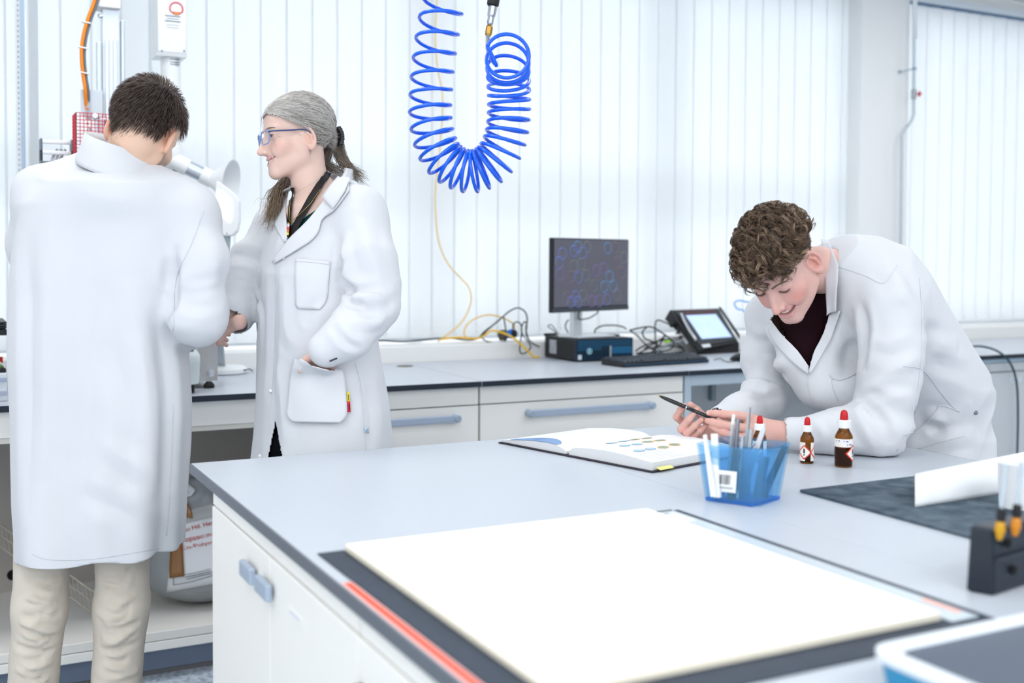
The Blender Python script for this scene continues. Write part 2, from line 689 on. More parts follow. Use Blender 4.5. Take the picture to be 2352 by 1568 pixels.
drawer_cabinet(1.19, 1.731, 'white drawer cabinet half hidden by the woman', (1.22, 1.632), (.30, .2, .205))
drawer_cabinet(1.731, 2.628, 'wide white drawer cabinet below the computer', (1.928, 2.458), (.30, .2, .205))

# open frame bay beside the wide drawers
fr = empty('bench_frame', (3.4, 3.95, 0), 'pale blue steel bench frame with open knee space', 'bench frame')
MB().box(2.632, 2.664, YF, YF + .03, 0, .879).build('leg', M_steel, fr, bevel=.002)
MB().box(4.18, 4.212, YF, YF + .03, 0, .879).build('leg', M_steel, fr, bevel=.002)
MB().box(2.664, 4.18, YF, YF + .03, .835, .879).build('front_rail', M_steel, fr, bevel=.002)
MB().box(2.632, 4.212, 4.2, 4.215, .35, .879).build('back_panel', mat('knee_panel_grey', 'CBD0D4', .6), fr)
MB().box(2.632, 4.212, 4.19, 4.225, .0, .35).build('lower_panel', mat('knee_panel_dark', '8E979E', .6), fr)
bx_ = at_y(1637, 905, 4.18)
MB().box(bx_[0] - .012, bx_[0] + .012, 4.17, 4.199, bx_[2] - .03, .879).build('hanger_bracket', mat('bracket_grey', '8FA0A6', .5), fr, bevel=.002)

# cabinets behind the young man
root = empty('wall_cabinet_base', (5.2, 3.95, 0), 'pale grey base cabinet with a black cable hanging in front', 'cabinet')
M_cab2 = mat('cabinet_pale_grey', 'D5DADF', .5)
MB().box(4.222, 6.4, YF + .018, 4.3, .1, .879).build('carcass', M_cab2, root)
MB().box(4.222, 6.4, YF + .002, YF + .0178, .86, .879).build('frame_rail', mat('rail_pale_blue', 'BCD3E3', .5), root)
for i in range(5):
    x0 = 4.226 + i * .43
    x0 = 4.226 if i == 0 else 4.38 + (i - 1) * .5
    x1 = 4.376 if i == 0 else x0 + .496
    MB().box(x0, x1, YF + .002, YF + .0178, .818, .857).build('fascia', M_cab2, root, bevel=.001)
    d = MB().box(x0, x1, YF, YF + .0178, .11, .812).build('door', M_cab2, root, bevel=.0015)
    if i == 1:
        lp = at_y(2330, 871, YF - .001)
        MB().box(lp[0] - .03, lp[0] + .05, YF - .0012, YF - .0002, lp[2] - .012, lp[2] + .008).build('name_sticker', mat('sticker_white', 'E4ECF3', .5), d)
        MB().box(lp[0] - .02, lp[0] + .03, YF - .0016, YF - .0011, lp[2] - .004, lp[2]).build('print_line', mat('sticker_print', '9AA9B8', .6), d)
MB().box(4.222, 6.4, YF + .06, YF + .075, 0, .1).build('kickboard', M_kick, root)

# open bay with shelf under the left bench
oc = empty('open_cabinet', (.3, 3.95, 0), 'open white cabinet bay below the test machine', 'cabinet')
MB().box(-1.2, 1.186, YF, YF + .02, .80, .879).build('apron', M_front, oc, bevel=.002)
MB().box(-1.2, 1.186, YF + .004, YF + .03, .783, .7995).build('lower_rail', mat('rail_cream', 'DEDCD4', .5), oc, bevel=.002)
MB().box(-1.2, 1.186, YF, 4.28, .130, .160).build('bottom_board', M_body, oc, bevel=.003)
MB().box(-1.2, 1.186, YF, YF + .03, .099, .1285).build('plinth_board', M_front, oc, bevel=.003)
MB().box(-1.2, 1.186, YF + .075, YF + .09, .012, .099).build('kickboard', M_kick, oc)
MB().box(-1.2, 1.186, YF + .070, YF + .075, .0, .014).build('floor_seal', mat('seal_brown_grey', '6F6F70', .7), oc)
MB().box(-1.2, 1.186, 4.265, 4.28, .160, .879).build('back_panel', mat('back_panel_taupe', 'A9A49E', .7), oc)
MB().box(1.17, 1.186, YF + .02, 4.265, .160, .879).build('side_panel', M_body, oc)
hp = at_y(29, 1320, 4.264)
MB().cyl((hp[0], 4.2645, hp[2]), (hp[0], 4.262, hp[2]), .0185, n=24).build('cable_hole', mat('hole_black', '050505', .9), oc)

# ================================================================== island bench in front
IX0, IX1, IY1, SEAM = .482, 2.03, 2.413, 1.259
M_edge_i = mat('island_edge_grey', '636A74', .45)
worktop(IX0, SEAM - .0008, -.5, IY1, 'grey island worktop carrying the light pad', edges=('left', 'back'), me=M_edge_i)
worktop(SEAM + .0008, IX1, -.5, IY1, 'grey island worktop the young man leans on', edges=('right', 'back'), me=M_edge_i)


def island_cabinet(y0, y1, label, handles, label_at=None, hinge=False, lock=None):
    root = empty('base_cabinet', (IX0 + .28, (y0 + y1) / 2, 0), label, 'cabinet')
    MB().box(IX0 + .02, IX0 + .6, y0 + .001, y1 - .001, .1, .879).build('carcass', M_body, root)
    MB().box(IX0 + .06, IX0 + .58, y0, y1, 0, .1).build('kickboard', M_kick, root)
    MB().box(IX0 + .004, IX0 + .0198, y0 + .002, y1 - .002, .8505, .879).build('fascia', M_front, root, bevel=.001)
    n = 2
    for i in range(n):
        a, b = y0 + (y1 - y0) * i / n, y0 + (y1 - y0) * (i + 1) / n
        d = MB().box(IX0 + .002, IX0 + .0198, a + .0015, b - .0015, .11, .847).build('door', M_front, root, bevel=.002)
        for hy, hz in handles:
            if a < hy < b:
                MB().box(IX0 - .014, IX0 - .003, hy - .037, hy + .037, hz - .0140, hz + .0140).build('knob', M_grip, d, bevel=.003)
                MB().cyl((IX0 - .004, hy, hz), (IX0 + .003, hy, hz), .006, n=10).build('knob_stem', M_grip, d)
        if label_at and a < label_at[0] < b:
            ly, lz = label_at
            MB().box(IX0 + .0008, IX0 + .0018, ly - .04, ly + .04, lz - .009, lz + .009).build('name_sticker', mat('sticker_paper', 'F4F4F1', .5), d)
            MB().box(IX0 + .0003, IX0 + .0008, ly - .02, ly + .03, lz + .001, lz + .005).build('print_line', mat('sticker_print_lilac', 'DADAE8', .6), d)
        if lock and a < lock[0] < b:
            MB().lathe((IX0 + .002, lock[0], lock[1]), [(.010, 0), (.010, .01), (.007, .014)], n=14, axis=(-1, 0, 0)).build('lock', mat('lock_metal', '6C6468', .35, metal=.8), d)
        if hinge and i == n - 1:
            b_ = MB().box(IX0 + .003, IX0 + .03, b - .0005, b + .008, .755, .782)
            b_.build('hinge', mat('hinge_nickel', 'C8C6C2', .35, metal=.5), root, bevel=.002)
    return root


island_cabinet(1.367, 2.225, 'white island cabinet with two square grey knobs', [(1.905, .797), (1.80, .797)], (1.645, .79), True)
island_cabinet(.5, 1.366, 'white island cabinet nearest the camera', [], None, False, (1.35, .782))
# support frame carrying the far half of the island
fi = empty('island_frame', (1.7, 1.2, 0), 'steel support frame under the far half of the island', 'bench frame')
for y in (-.2, 2.2):
    MB().box(1.95, 1.99, y, y + .04, 0, .88).build('leg', M_steel, fi)
    MB().box(1.1, 1.95, y, y + .04, .83, .88).build('cross_rail', M_steel, fi)
MB().box(1.95, 1.99, -.16, 2.2, .83, .88).build('side_rail', M_steel, fi)
MB().box(1.09, 1.105, -.4, 2.2, .0, .879).build('modesty_panel', M_body, fi)
# ================================================================== rear bench equipment
M_blk = mat('black_plastic', '14161A', .45)
M_blk2 = mat('black_plastic_gloss', '0E1014', .25)
M_cab = mat('cable_black', '0F1418', .5)
M_yel = mat('cable_yellow', 'F2C21B', .45)
M_silver = mat('silver_paint', 'D5D9DD', .3, metal=.6)
M_chrome = mat('steel', 'C2C7CC', .22, metal=.95)
M_brass = mat('brass', 'B08A45', .3, metal=.9)
M_blue_hose = mat('hose_blue', '0A68F8', .22, coat=.3)


def cable(name, pts, r, m, label, cat='cable', group=None, samples=None, parent=None):
    o = MB().tube(np.array(pts), r, n=7, samples=samples or max(16, len(pts) * 7)).build(name, m, parent, smooth=True)
    return tag(o, label, cat, group) if parent is None else o


# ---- blue spiral air hose hanging from the ceiling
VH = 3.12
path = [(1024, -120, 0, -2.0), (1022, -30, 0, 0), (1018, 0, 0, .75), (1008, 60, 0, 2.0), (1000, 110, 0, 3.1), (994, 160, 0, 4.25), (990, 210, 0, 5.45), (988, 250, 0, 6.55), (991, 290, 0, 7.75), (1001, 330, 0, 9.1), (1018, 362, 0, 10.6), (1045, 384, 0, 12.3), (1080, 394, 0, 14.3),
        (1115, 384, 0, 16.3), (1140, 362, 0, 17.9), (1157, 330, 0, 19.3), (1166, 295, 0, 20.8), (1169, 260, 0, 22.3), (1169, 222, -.005, 24.1), (1168, 190, -.02, 25.6), (1167, 160, -.045, 27.0), (1166, 138, -.085, 28.2), (1166, 122, -.13, 29.2)]
C_ = np.array([pxd(x, y, VH + dv) for x, y, dv, t in path])
Tn = np.array([q[3] for q in path])
ss = np.concatenate([[0], np.cumsum(np.linalg.norm(np.diff(C_, axis=0), axis=1))])
NS = 1500
cs = spline(C_, NS)
sl = np.concatenate([[0], np.cumsum(np.linalg.norm(np.diff(cs, axis=0), axis=1))])
turn = np.interp(sl / sl[-1] * ss[-1], ss, Tn)
tan = np.gradient(cs, axis=0)
tan /= np.linalg.norm(tan, axis=1)[:, None]
view = CF.copy()
e1 = view[None] - tan * (tan @ view)[:, None]
e1 /= np.linalg.norm(e1, axis=1)[:, None]
e2 = np.cross(tan, e1)
a = turn * 2 * math.pi
Rc = .0575
hel = cs + Rc * (np.cos(a)[:, None] * e1 + np.sin(a)[:, None] * e2)
hs_ = empty('spiral_air_hose', pxd(1080, 440, VH), 'bright blue spiral air hose looping down from the ceiling', 'hose')
MB().tube(hel, .0052, n=8).build('coil', M_blue_hose, hs_, smooth=True)
MB().tube([hel[0], pxd(1030, -160, VH), pxd(1035, -400, VH), pxd(1035, -655, VH)], .0052, n=8, samples=20).build('supply_tail', M_blue_hose, hs_, smooth=True)
e_ = hel[-1]
MB().tube([e_, pxd(1140, 150, VH - .10), pxd(1124, 128, VH - .06), pxd(1120, 108, VH - .05)], .0052, n=8, samples=18).build('lead_end', M_blue_hose, hs_, smooth=True)
b = MB()
p0, p1 = pxd(1120, 112, VH - .05), pxd(1121, 80, VH - .05)
for i in range(11):
    q = p0 * (1 - i / 10) + p1 * i / 10
    b.lathe(q, [(.006, -.0013), (.0072, 0), (.006, .0013)], n=10, axis=p1 - p0)
b.build('spring_guard', M_chrome, hs_, smooth=True)
ax = pxd(1133, 10, VH - .05) - pxd(1121, 82, VH - .05)
MB().lathe(pxd(1121, 82, VH - .05), [(.008, 0), (.0095, .006), (.0095, .024), (.007, .030)], n=6, axis=ax).build('brass_fitting', M_brass, hs_)
MB().lathe(pxd(1125, 57, VH - .05), [(.007, 0), (.009, .004), (.009, .02), (.0115, .026), (.0125, .05), (.0105, .055)], n=18, axis=ax).build('steel_coupling', M_chrome, hs_, smooth=False)
MB().lathe(pxd(1131, 16, VH - .05), [(.012, 0), (.0165, .006), (.0175, .03), (.0175, .12), (.012, .14)], n=20, axis=ax).build('rubber_grip', M_blk, hs_)
MB().tube([pxd(1142, -60, VH - .05), pxd(1150, -200, VH - .05), pxd(1150, -655, VH - .05)], .006, n=8, samples=14).build('drop_line', M_blk, hs_, smooth=True)

# ---- yellow data cable hanging down the blind and its runs along the ledge
ywp = [(1003, -250), (1004, -100), (1003, 0), (1000, 80), (1004, 150), (1014, 200), (1017, 250), (1012, 320), (1006, 380), (1000, 440), (1001, 500), (1009, 560), (1030, 607), (1060, 640), (1077, 660), (1083, 686), (1075, 715), (1060, 740), (1036, 762), (1014, 779), (1006, 784)]
cable('yellow_cable', [at_y(x, y, 4.47) for x, y in ywp], .0026, M_yel, 'thin yellow cable hanging straight down in front of blind', samples=120)
zl = ZS + .006
cable('yellow_cable', [at_y(1010, 779, 4.44), at_y(1050, 775, 4.44), at_y(1096, 777, 4.42), at_y(1115, 768, 4.38), at_y(1132, 759, 4.36), at_y(1171, 771, 4.30), at_y(1203, 797, 4.27), at_y(1227, 820, 4.25), at_y(1238, 818, 4.25)], .0045, M_yel, 'thick yellow cable arching from the ledge down to the computer')
cable('yellow_cable', [at_y(1072, 778, 4.42), at_y(1066, 766, 4.42), at_y(1071, 748, 4.42), at_y(1090, 732, 4.42), at_y(1119, 723, 4.42), at_y(1151, 728, 4.42), at_y(1177, 742, 4.42), at_y(1182, 753, 4.42), at_y(1178, 764, 4.42)], .003, M_yel, 'yellow cable standing up in a round loop on the ledge')
cable('black_cable', [at_y(840, 782, 4.47), at_y(880, 782, 4.47), at_y(928, 784, 4.46), at_y(1009, 777, 4.45), at_y(1041, 777, 4.45), at_y(1074, 781, 4.45), at_y(1098, 777, 4.45), at_y(1112, 762, 4.45), at_y(1138, 742, 4.44), at_y(1153, 729, 4.43), at_y(1171, 714, 4.42), at_y(1190, 707, 4.41), at_y(1206, 716, 4.40), at_y(1211, 734, 4.39), at_y(1208, 755, 4.38), at_y(1213, 776, 4.37), at_y(1225, 792, 4.355), at_y(1240, 801, 4.355)], .0034, M_cab, 'long black cable along the ledge arching up beside the computer', samples=110)
cable('black_cable', [at_y(1164, 777, 4.43), at_y(1158, 784, 4.42), at_y(1138, 787, 4.41), at_y(1119, 784, 4.41), at_y(1108, 776, 4.41), at_y(1112, 766, 4.41), at_y(1126, 752, 4.41), at_y(1148, 733, 4.41), at_y(1156, 728, 4.41), at_y(1159, 740, 4.42), at_y(1162, 760, 4.43)], .0030, M_cab, 'black cable forming a pointed loop at the plug', samples=70)
cable('black_cable', [at_y(1178, 768, 4.42), at_y(1179, 745, 4.41), at_y(1189, 739, 4.40), at_y(1197, 747, 4.385), at_y(1198, 766, 4.37), at_y(1194, 795, 4.30), at_y(1195, 809, 4.28), at_y(1202, 812, 4.27), at_y(1213, 806, 4.27), at_y(1219, 795, 4.27), at_y(1210, 781, 4.30), at_y(1200, 768, 4.36), at_y(1198, 752, 4.38), at_y(1204, 739, 4.39), at_y(1210, 745, 4.39), at_y(1209, 770, 4.37), at_y(1222, 787, 4.32), at_y(1240, 797, 4.30)], .0030, M_cab, 'thin black cable in double loops left of the computer', samples=110)
# plug with blue ring lying on the ledge
pl = empty('power_connector', at_y(1162, 782, 4.43), 'grey round power plug with blue ring lying on ledge', 'plug')
c0, c1 = at_y(1148, 770, 4.46), at_y(1180, 766, 4.40)
d_ = c1 - c0
MB().lathe(c0, [(.02, 0), (.024, .004), (.024, .022), (.018, .03)], n=18, axis=d_).build('wall_flange', mat('plug_brown_grey', '57504A', .6), pl)
MB().lathe(c0 + d_ * .3, [(.016, 0), (.018, .004), (.018, .045)], n=18, axis=d_).build('plug_body', mat('plug_grey', '4C5560', .5), pl)
MB().lathe(c0 + d_ * .72, [(.020, 0), (.0215, .002), (.0215, .016), (.020, .018)], n=20, axis=d_).build('blue_ring', mat('plug_blue', '1170D8', .4), pl)
MB().lathe(c0 + d_ * .90, [(.017, 0), (.017, .016), (.012, .020)], n=18, axis=d_).build('cable_gland', M_blk, pl)

# ---- computer with monitor on top
PX0, PX1, PY0, PY1, PZ0, PZ1 = 2.402, 2.690, 4.058, 4.330, .905, .998
pc = empty('desktop_computer', ((PX0 + PX1) / 2, (PY0 + PY1) / 2, .9), 'flat black desktop computer lying below the monitor', 'computer')
MB().box(PX0, PX1, PY0 + .012, PY1, PZ0, PZ1).build('case', mat('case_black', '15181C', .5), pc, bevel=.003)
M_pcf = mat('bezel_dark_blue', '10283A', .3)
fbz = MB().box(PX0, PX1, PY0, PY0 + .0118, PZ0, PZ1).build('front_bezel', M_pcf, pc, bevel=.003)
M_teal = mat('bezel_teal', '1F5F86', .3)
hx = None
for r_ in range(5):
    for k in range(30 if r_ < 3 else 13):
        x = PX0 + .012 + k * .0089 + (r_ % 2) * .0045
        z = PZ1 - .012 - r_ * .0085
        if hx is None:
            hx = MB().prism([(math.cos(w) * .0036, 0, math.sin(w) * .0030) for w in np.linspace(0, 2 * math.pi, 7)[:-1]], (0, .0012, 0)).build('vent_cell', M_teal, fbz, local=False)
            o = hx
        else:
            o = hx.copy()
            COL.objects.link(o)
        o.location = (x, PY0 - .0013, z)
MB().box(PX1 - .110, PX1 - .006, PY0 - .0015, PY0 - .0002, PZ0 + .026, PZ0 + .056).build('drive_panel', M_teal, fbz, bevel=.0008)
MB().box(PX1 - .120, PX1 - .113, PY0 - .003, PY0 - .0002, PZ0 + .008, PZ0 + .060).build('silver_tab', M_silver, fbz, bevel=.001)
MB().box(PX0 + .010, PX0 + .028, PY0 - .0012, PY0 - .0002, PZ0 + .006, PZ0 + .026).build('sticker', mat('sticker_silver', 'C9D6DE', .4), fbz)
lc = V(PX0 + .066, PY0 - .0012, PZ0 + .040)
ring = [lc + V(.0115 * math.cos(w), 0, .0115 * math.sin(w)) for w in np.linspace(0, 2 * math.pi, 25)]
em = MB().tube(np.array(ring), .0016, n=6, caps=False)
em.box(lc[0] - .0032, lc[0] + .0032, lc[1] - .001, lc[1] + .001, lc[2] - .0068, lc[2] + .0068)
em.build('round_emblem', mat('emblem_pale_blue', 'A9E0F2', .3), fbz)
MB().box(PX0 - .0008, PX0 - .0001, PY1 - .105, PY1 - .045, PZ0 + .018, PZ0 + .078).build('side_label', mat('label_grey', '8C949C', .6, noise=(260, 'C9CED3', .15)), pc)
MB().box(PX0 - .002, PX0 + .06, PY1 - .0, PY1 + .006, PZ1 - .004, PZ1 + .008).build('rear_cover', M_blk, pc)

mo = empty('monitor', (2.52, 4.17, PZ1), 'dark flat monitor showing pale rings, standing on computer', 'monitor')
ML, MR = V(2.262, 4.012, 0), V(2.742, 4.178, 0)
mx_ = (MR - ML) / np.linalg.norm(MR - ML)
mn = V(mx_[1], -mx_[0], 0)                       # towards the viewer
W_ = np.linalg.norm(MR - ML)
Z0_, Z1_ = 1.113, 1.424
mc = (ML + MR) / 2 + V(0, 0, (Z0_ + Z1_) / 2)
MB().obox(mc - mn * .012, mx_ * W_ / 2, mn * .012, V(0, 0, (Z1_ - Z0_) / 2)).build('housing', M_blk, mo, bevel=.003)
MB().obox(mc + mn * .0008 - V(0, 0, (Z1_ - Z0_) / 2 - .0095), mx_ * (W_ / 2 - .001), mn * .0014, V(0, 0, .009)).build('bottom_bezel', mat('bezel_grey', '3B4048', .35), mo)
scr = MB().obox(mc + mn * .0004 + V(0, 0, .009), mx_ * (W_ / 2 - .006), mn * .0008, V(0, 0, (Z1_ - Z0_) / 2 - .014)).build('screen', mat('screen_dark', '54545F', .35, emit='5A5A66', es=.25), mo)
tones = {'b': '6F86D8', 't': '5FA0D6', 'p': '8A72B8', 'g': '7F8C88', 'm': '8B7080'}
rl = [(320, 290, 'b'), (440, 265, 'b'), (535, 285, 'b'), (480, 165, 't'), (580, 180, 'g'), (805, 245, 't'), (890, 180, 'm'), (270, 385, 'b'), (440, 430, 'g'), (520, 410, 'g'), (680, 485, 'p'), (760, 465, 'p'), (915, 400, 'm'), (1015, 350, 'g'), (295, 520, 'p'), (405, 545, 'm'), (490, 555, 'b'), (570, 535, 'g'), (830, 555, 't'), (970, 515, 'm'), (655, 650, 'g'), (770, 665, 't'), (870, 660, 't'), (915, 760, 'g'), (365, 775, 'm'), (460, 765, 'b'), (540, 755, 'g'), (800, 805, 'b'), (635, 850, 'p'), (715, 850, 'p'), (415, 860, 'b'), (490, 865, 'b')]
proto = {}
for zx, zy, tn in rl:
    s = (zx - 230) / 820
    t = (zy - (115 + 45 * s)) / (830 - 70 * s)
    s = min(max(s, .075), .925)
    t = min(max(t, .115), .86)
    p = mc + mx_ * (s - .5) * W_ + V(0, 0, (.5 - t) * (Z1_ - Z0_)) + mn * .0016
    if tn not in proto:
        b = MB()
        rg = []
        for w in np.linspace(0, 2 * math.pi, 29):
            rg.append(mx_ * .0245 * math.cos(w) + V(0, 0, .0245 * math.sin(w)))
        b.tube(np.array(rg), .0011, n=4, caps=False)
        mm = mat('screen_ring_' + tn, tones[tn], .5, emit=tones[tn], es=.10)
        b.prism([-mx_ * .012 + V(0, 0, .020) + mx_ * .0032 * math.cos(w) + V(0, 0, .0032 * math.sin(w)) for w in np.linspace(0, 2 * math.pi, 9)[:-1]], mn * .0014)
        proto[tn] = b.build('screen_ring', mm, scr)
        o = proto[tn]
    else:
        o = proto[tn].copy()
        COL.objects.link(o)
    o.location = Vector(p)
sp = at_y(1320, 742, 4.16)
MB().obox(V(sp[0], 4.15, 1.08), V(.026, .009, 0), V(-.004, .012, 0), V(0, 0, .085)).build('stand_post', M_silver, mo, bevel=.003)
b0 = [at_z(1264, 771, PZ1 + .003), at_z(1322, 778, PZ1 + .003), at_z(1405, 772, PZ1 + .003), at_z(1345, 764, PZ1 + .003)]
b0 = [V(2.395, 4.20, 0), V(2.425, 4.075, 0), V(2.625, 4.10, 0), V(2.60, 4.235, 0)]
MB().hexa([q + V(0, 0, PZ1 + .0005) for q in b0], [q + V(0, 0, PZ1 + .010) for q in b0]).build('stand_foot', M_silver, mo, bevel=.003)
cable('monitor_lead', [mc - mn * .02 + mx_ * (-.055) - V(0, 0, .13), at_y(1329, 731, 4.12), at_y(1350, 731, 4.12), at_y(1364, 724, 4.12), at_y(1373, 717, 4.12), at_y(1370, 712, 4.14)], .0028, M_cab, None, parent=mo)
cable('black_cable', [at_y(1305, 764, 4.30), at_y(1299, 752, 4.30), at_y(1300, 742, 4.28), at_y(1306, 734, 4.26)], .0028, M_cab, 'short black lead behind the monitor stand')
cable('thin_lead', [at_y(1279, 766, 4.40), at_y(1268, 756, 4.40), at_y(1259, 750, 4.40), at_y(1262, 746, 4.40), at_y(1270, 749, 4.40), at_y(1282, 767, 4.40)], .0022, mat('cable_dark_teal', '23424A', .5), 'thin dark loop of cable left of monitor stand')
cable('black_cable', [at_y(1366, 766, 4.38), at_y(1368, 756, 4.38), at_y(1384, 748, 4.40), at_y(1412, 747, 4.42), at_y(1430, 750, 4.43), at_y(1438, 755, 4.44)], .0034, M_cab, 'black cable arching right of the monitor stand')
ad = at_y(1404, 767, 4.42)
tag(MB().box(ad[0] - .03, ad[0] + .03, 4.39, 4.44, ZS + .001, ZS + .018).build('power_adapter', M_blk, bevel=.004), 'small black power adapter lying on ledge', 'adapter')

# ---- keyboard
K0, K1 = at_z(1434, 843, .903), at_z(1632, 831, .903)
kx = (K1 - K0) / np.linalg.norm(K1 - K0)
KW = .455
ky = V(-kx[1], kx[0], 0)
kb = empty('keyboard', K0 + kx * KW / 2 + ky * .07, 'black computer keyboard lying in front of the computer', 'keyboard')
lo = [K0, K0 + kx * KW, K0 + kx * KW + ky * .155, K0 + ky * .155]
up_ = [q + V(0, 0, .014 + .012 * (i > 1)) for i, q in enumerate(lo)]
up_ = [V(q[0], q[1], .916 if i < 2 else .926) for i, q in enumerate(lo)]
lo = [V(q[0], q[1], .9015) for q in lo]
MB().hexa(lo, up_).build('tray', mat('keyboard_black', '16191E', .4), kb, bevel=.003)
MB().obox(K0 + kx * KW / 2 - ky * .0006 + V(0, 0, .0065), kx * (KW / 2 - .004), ky * .0006, V(0, 0, .003)).build('front_strip', mat('strip_blue', '1A3F5C', .3), kb)
key0 = None
M_key = mat('key_black', '4A515B', .45)
kz = V(0, 0, 1) - ky * .064
for r_ in range(6):
    n_ = 20
    c = 0
    while c < n_:
        wkey = 1.0
        if r_ == 0 and 4 <= c < 10:
            c += 1
            if c != 5:
                continue
            cc = 6.5
            b = MB().obox((0, 0, 0), kx * .055, ky * .0078, kz * .003)
            o = b.build('space_bar', M_key, kb, bevel=.0015)
        else:
            cc = c
            if key0 is None:
                key0 = MB().obox((0, 0, 0), kx * .0084, ky * .0074, kz * .0045).build('key', M_key, kb)
                o = key0
            else:
                o = key0.copy()
                COL.objects.link(o)
            c += 1
        sh = .004 * (r_ % 3)
        o.location = Vector(K0 + kx * (.017 + cc * .0221 + (.0 if cc < 15 else .006)) + ky * (.018 + r_ * .0218 + (.006 if r_ == 5 else 0)) + V(0, 0, .0185 + .0014 * r_))
M_mouse = mat('mouse_black', '17191D', .35)
mp = at_z(1700, 829, .9)
mv = MB()
rows = []
for i in range(9):
    t = i / 8
    yy = -.052 + .104 * t
    h = .034 * math.sin(math.pi * (.08 + .84 * t)) ** .7
    w_ = .029 * math.sin(math.pi * (.10 + .82 * t)) ** .45
    rows.append([V(mp[0] + w_ * math.cos(a), mp[1] + yy, .9005 + h * max(0, math.sin(a)) ** .8) for a in np.linspace(0, math.pi, 12)])
mv.grid(rows)
ms = mv.build('computer_mouse', M_mouse, smooth=True)
tag(ms, 'black computer mouse half hidden by the young man', 'mouse')
cable('mouse_lead', [at_z(1640, 826, .904), at_z(1655, 823, .904), at_z(1664, 829, .904), at_z(1676, 831, .904), at_z(1688, 830, .906)], .0016, M_cab, None, parent=ms)

# ---- tilted touch screen unit
pt = lambda x, y, v: pxd(x, y, v)
BLK = None
TL, TR, BR, BL = pt(1538, 711, 5.28), pt(1650, 707, 5.46), pt(1697, 785, 5.28), pt(1605, 803, 5.10)
nrm_ = np.cross(BR - BL, TL - BL)
nrm_ /= np.linalg.norm(nrm_)
if nrm_ @ CF > 0:
    nrm_ = -nrm_
ts = empty('touch_screen_unit', (BL + BR) / 2 * V(1, 1, 0) + V(0, 0, .9), 'black tilted touch screen unit with handle and lit display', 'display unit')
bk = -nrm_ * .060
lowl, lowr = pt(1597, 815, 5.13), pt(1697, 811, 5.26)
bkb = bk * .28
MB().add([BL, BR, TR, TL, BL + bkb, BR + bkb, TR + bk, TL + bk], [(0, 1, 2, 3), (7, 6, 5, 4), (1, 0, 4, 5), (2, 1, 5, 6), (3, 2, 6, 7), (0, 3, 7, 4)]).build('housing', M_blk, ts, bevel=.005)
zb = .9015
MB().hexa([V(lowl[0], lowl[1], zb), V(lowr[0], lowr[1], zb), V((BR + bkb)[0] + .03, (BR + bkb)[1] + .02, zb), V((BL + bkb)[0] + .03, (BL + bkb)[1] + .02, zb)], [BL - V(0, 0, .003), BR - V(0, 0, .003), BR + bkb + V(.03, .02, .004), BL + bkb + V(.03, .02, .004)]).build('base', M_blk2, ts, bevel=.002)


def onface(x, y, off):
    """point of the front plate seen at pixel x, y"""
    d = CR * (x - PPX) / FPX - CU * (y - PPY) / FPX + CF
    o = V(0, 0, CAMH)
    t = ((BL - o) @ nrm_) / (d @ nrm_)
    return o + d * t + nrm_ * off


fp = MB().prism([onface(*q, .0004) for q in ((1549, 716), (1651, 711), (1690, 781), (1607, 796))], nrm_ * .004).build('front_plate', mat('plate_dark_grey', '2A2E34', .35), ts, bevel=.002)
MB().prism([onface(*q, .0045) for q in ((1574, 726), (1643, 723), (1680, 775), (1611, 780))], nrm_ * .001).build('display', mat('display_blue', 'AFC4E8', .3, emit='9DB9EA', es=.55, noise=(12, 'C9DAF6', .6)), fp)
MB().prism([onface(*q, .0045) for q in ((1568, 716), (1640, 713), (1644, 722), (1573, 725))], nrm_ * .0008).build('title_strip', mat('strip_maroon', '4A2A30', .4), fp)
MB().tube([onface(1563, 723, .004), onface(1563, 728, .014), onface(1568, 742, .016), onface(1580, 764, .016), onface(1594, 782, .012), onface(1596, 783, .003)], .006, n=8, samples=26).build('handle', M_silver, ts, smooth=True)
MB().prism([onface(*q, .0045) for q in ((1610, 793), (1629, 791), (1632, 798), (1614, 800))], nrm_ * .001).build('name_plate', mat('plate_silver', 'DDE4E8', .4), ts)
MB().prism([onface(*q, -.001) for q in ((1650, 706), (1655, 707), (1698, 770), (1698, 778))], nrm_ * .006).build('edge_rail', M_blk2, ts)
sd0 = (BL + TL) / 2 + bk * .5
for t, r_ in ((.75, .012), (.55, .006), (.45, .006)):
    q = BL * (1 - t) + TL * t + bk * .55
    MB().lathe(q, [(r_, -.002), (r_, .018), (r_ * .7, .022)], n=14, axis=(BL - BR)).build('socket', M_blk, ts)
MB().obox(BL * .6 + TL * .4 + bk * .5 + (BL - BR) / np.linalg.norm(BL - BR) * .002, (TL - BL) * .13, bk * .12, (BL - BR) / np.linalg.norm(BL - BR) * .002).build('port_cover', M_silver, ts)
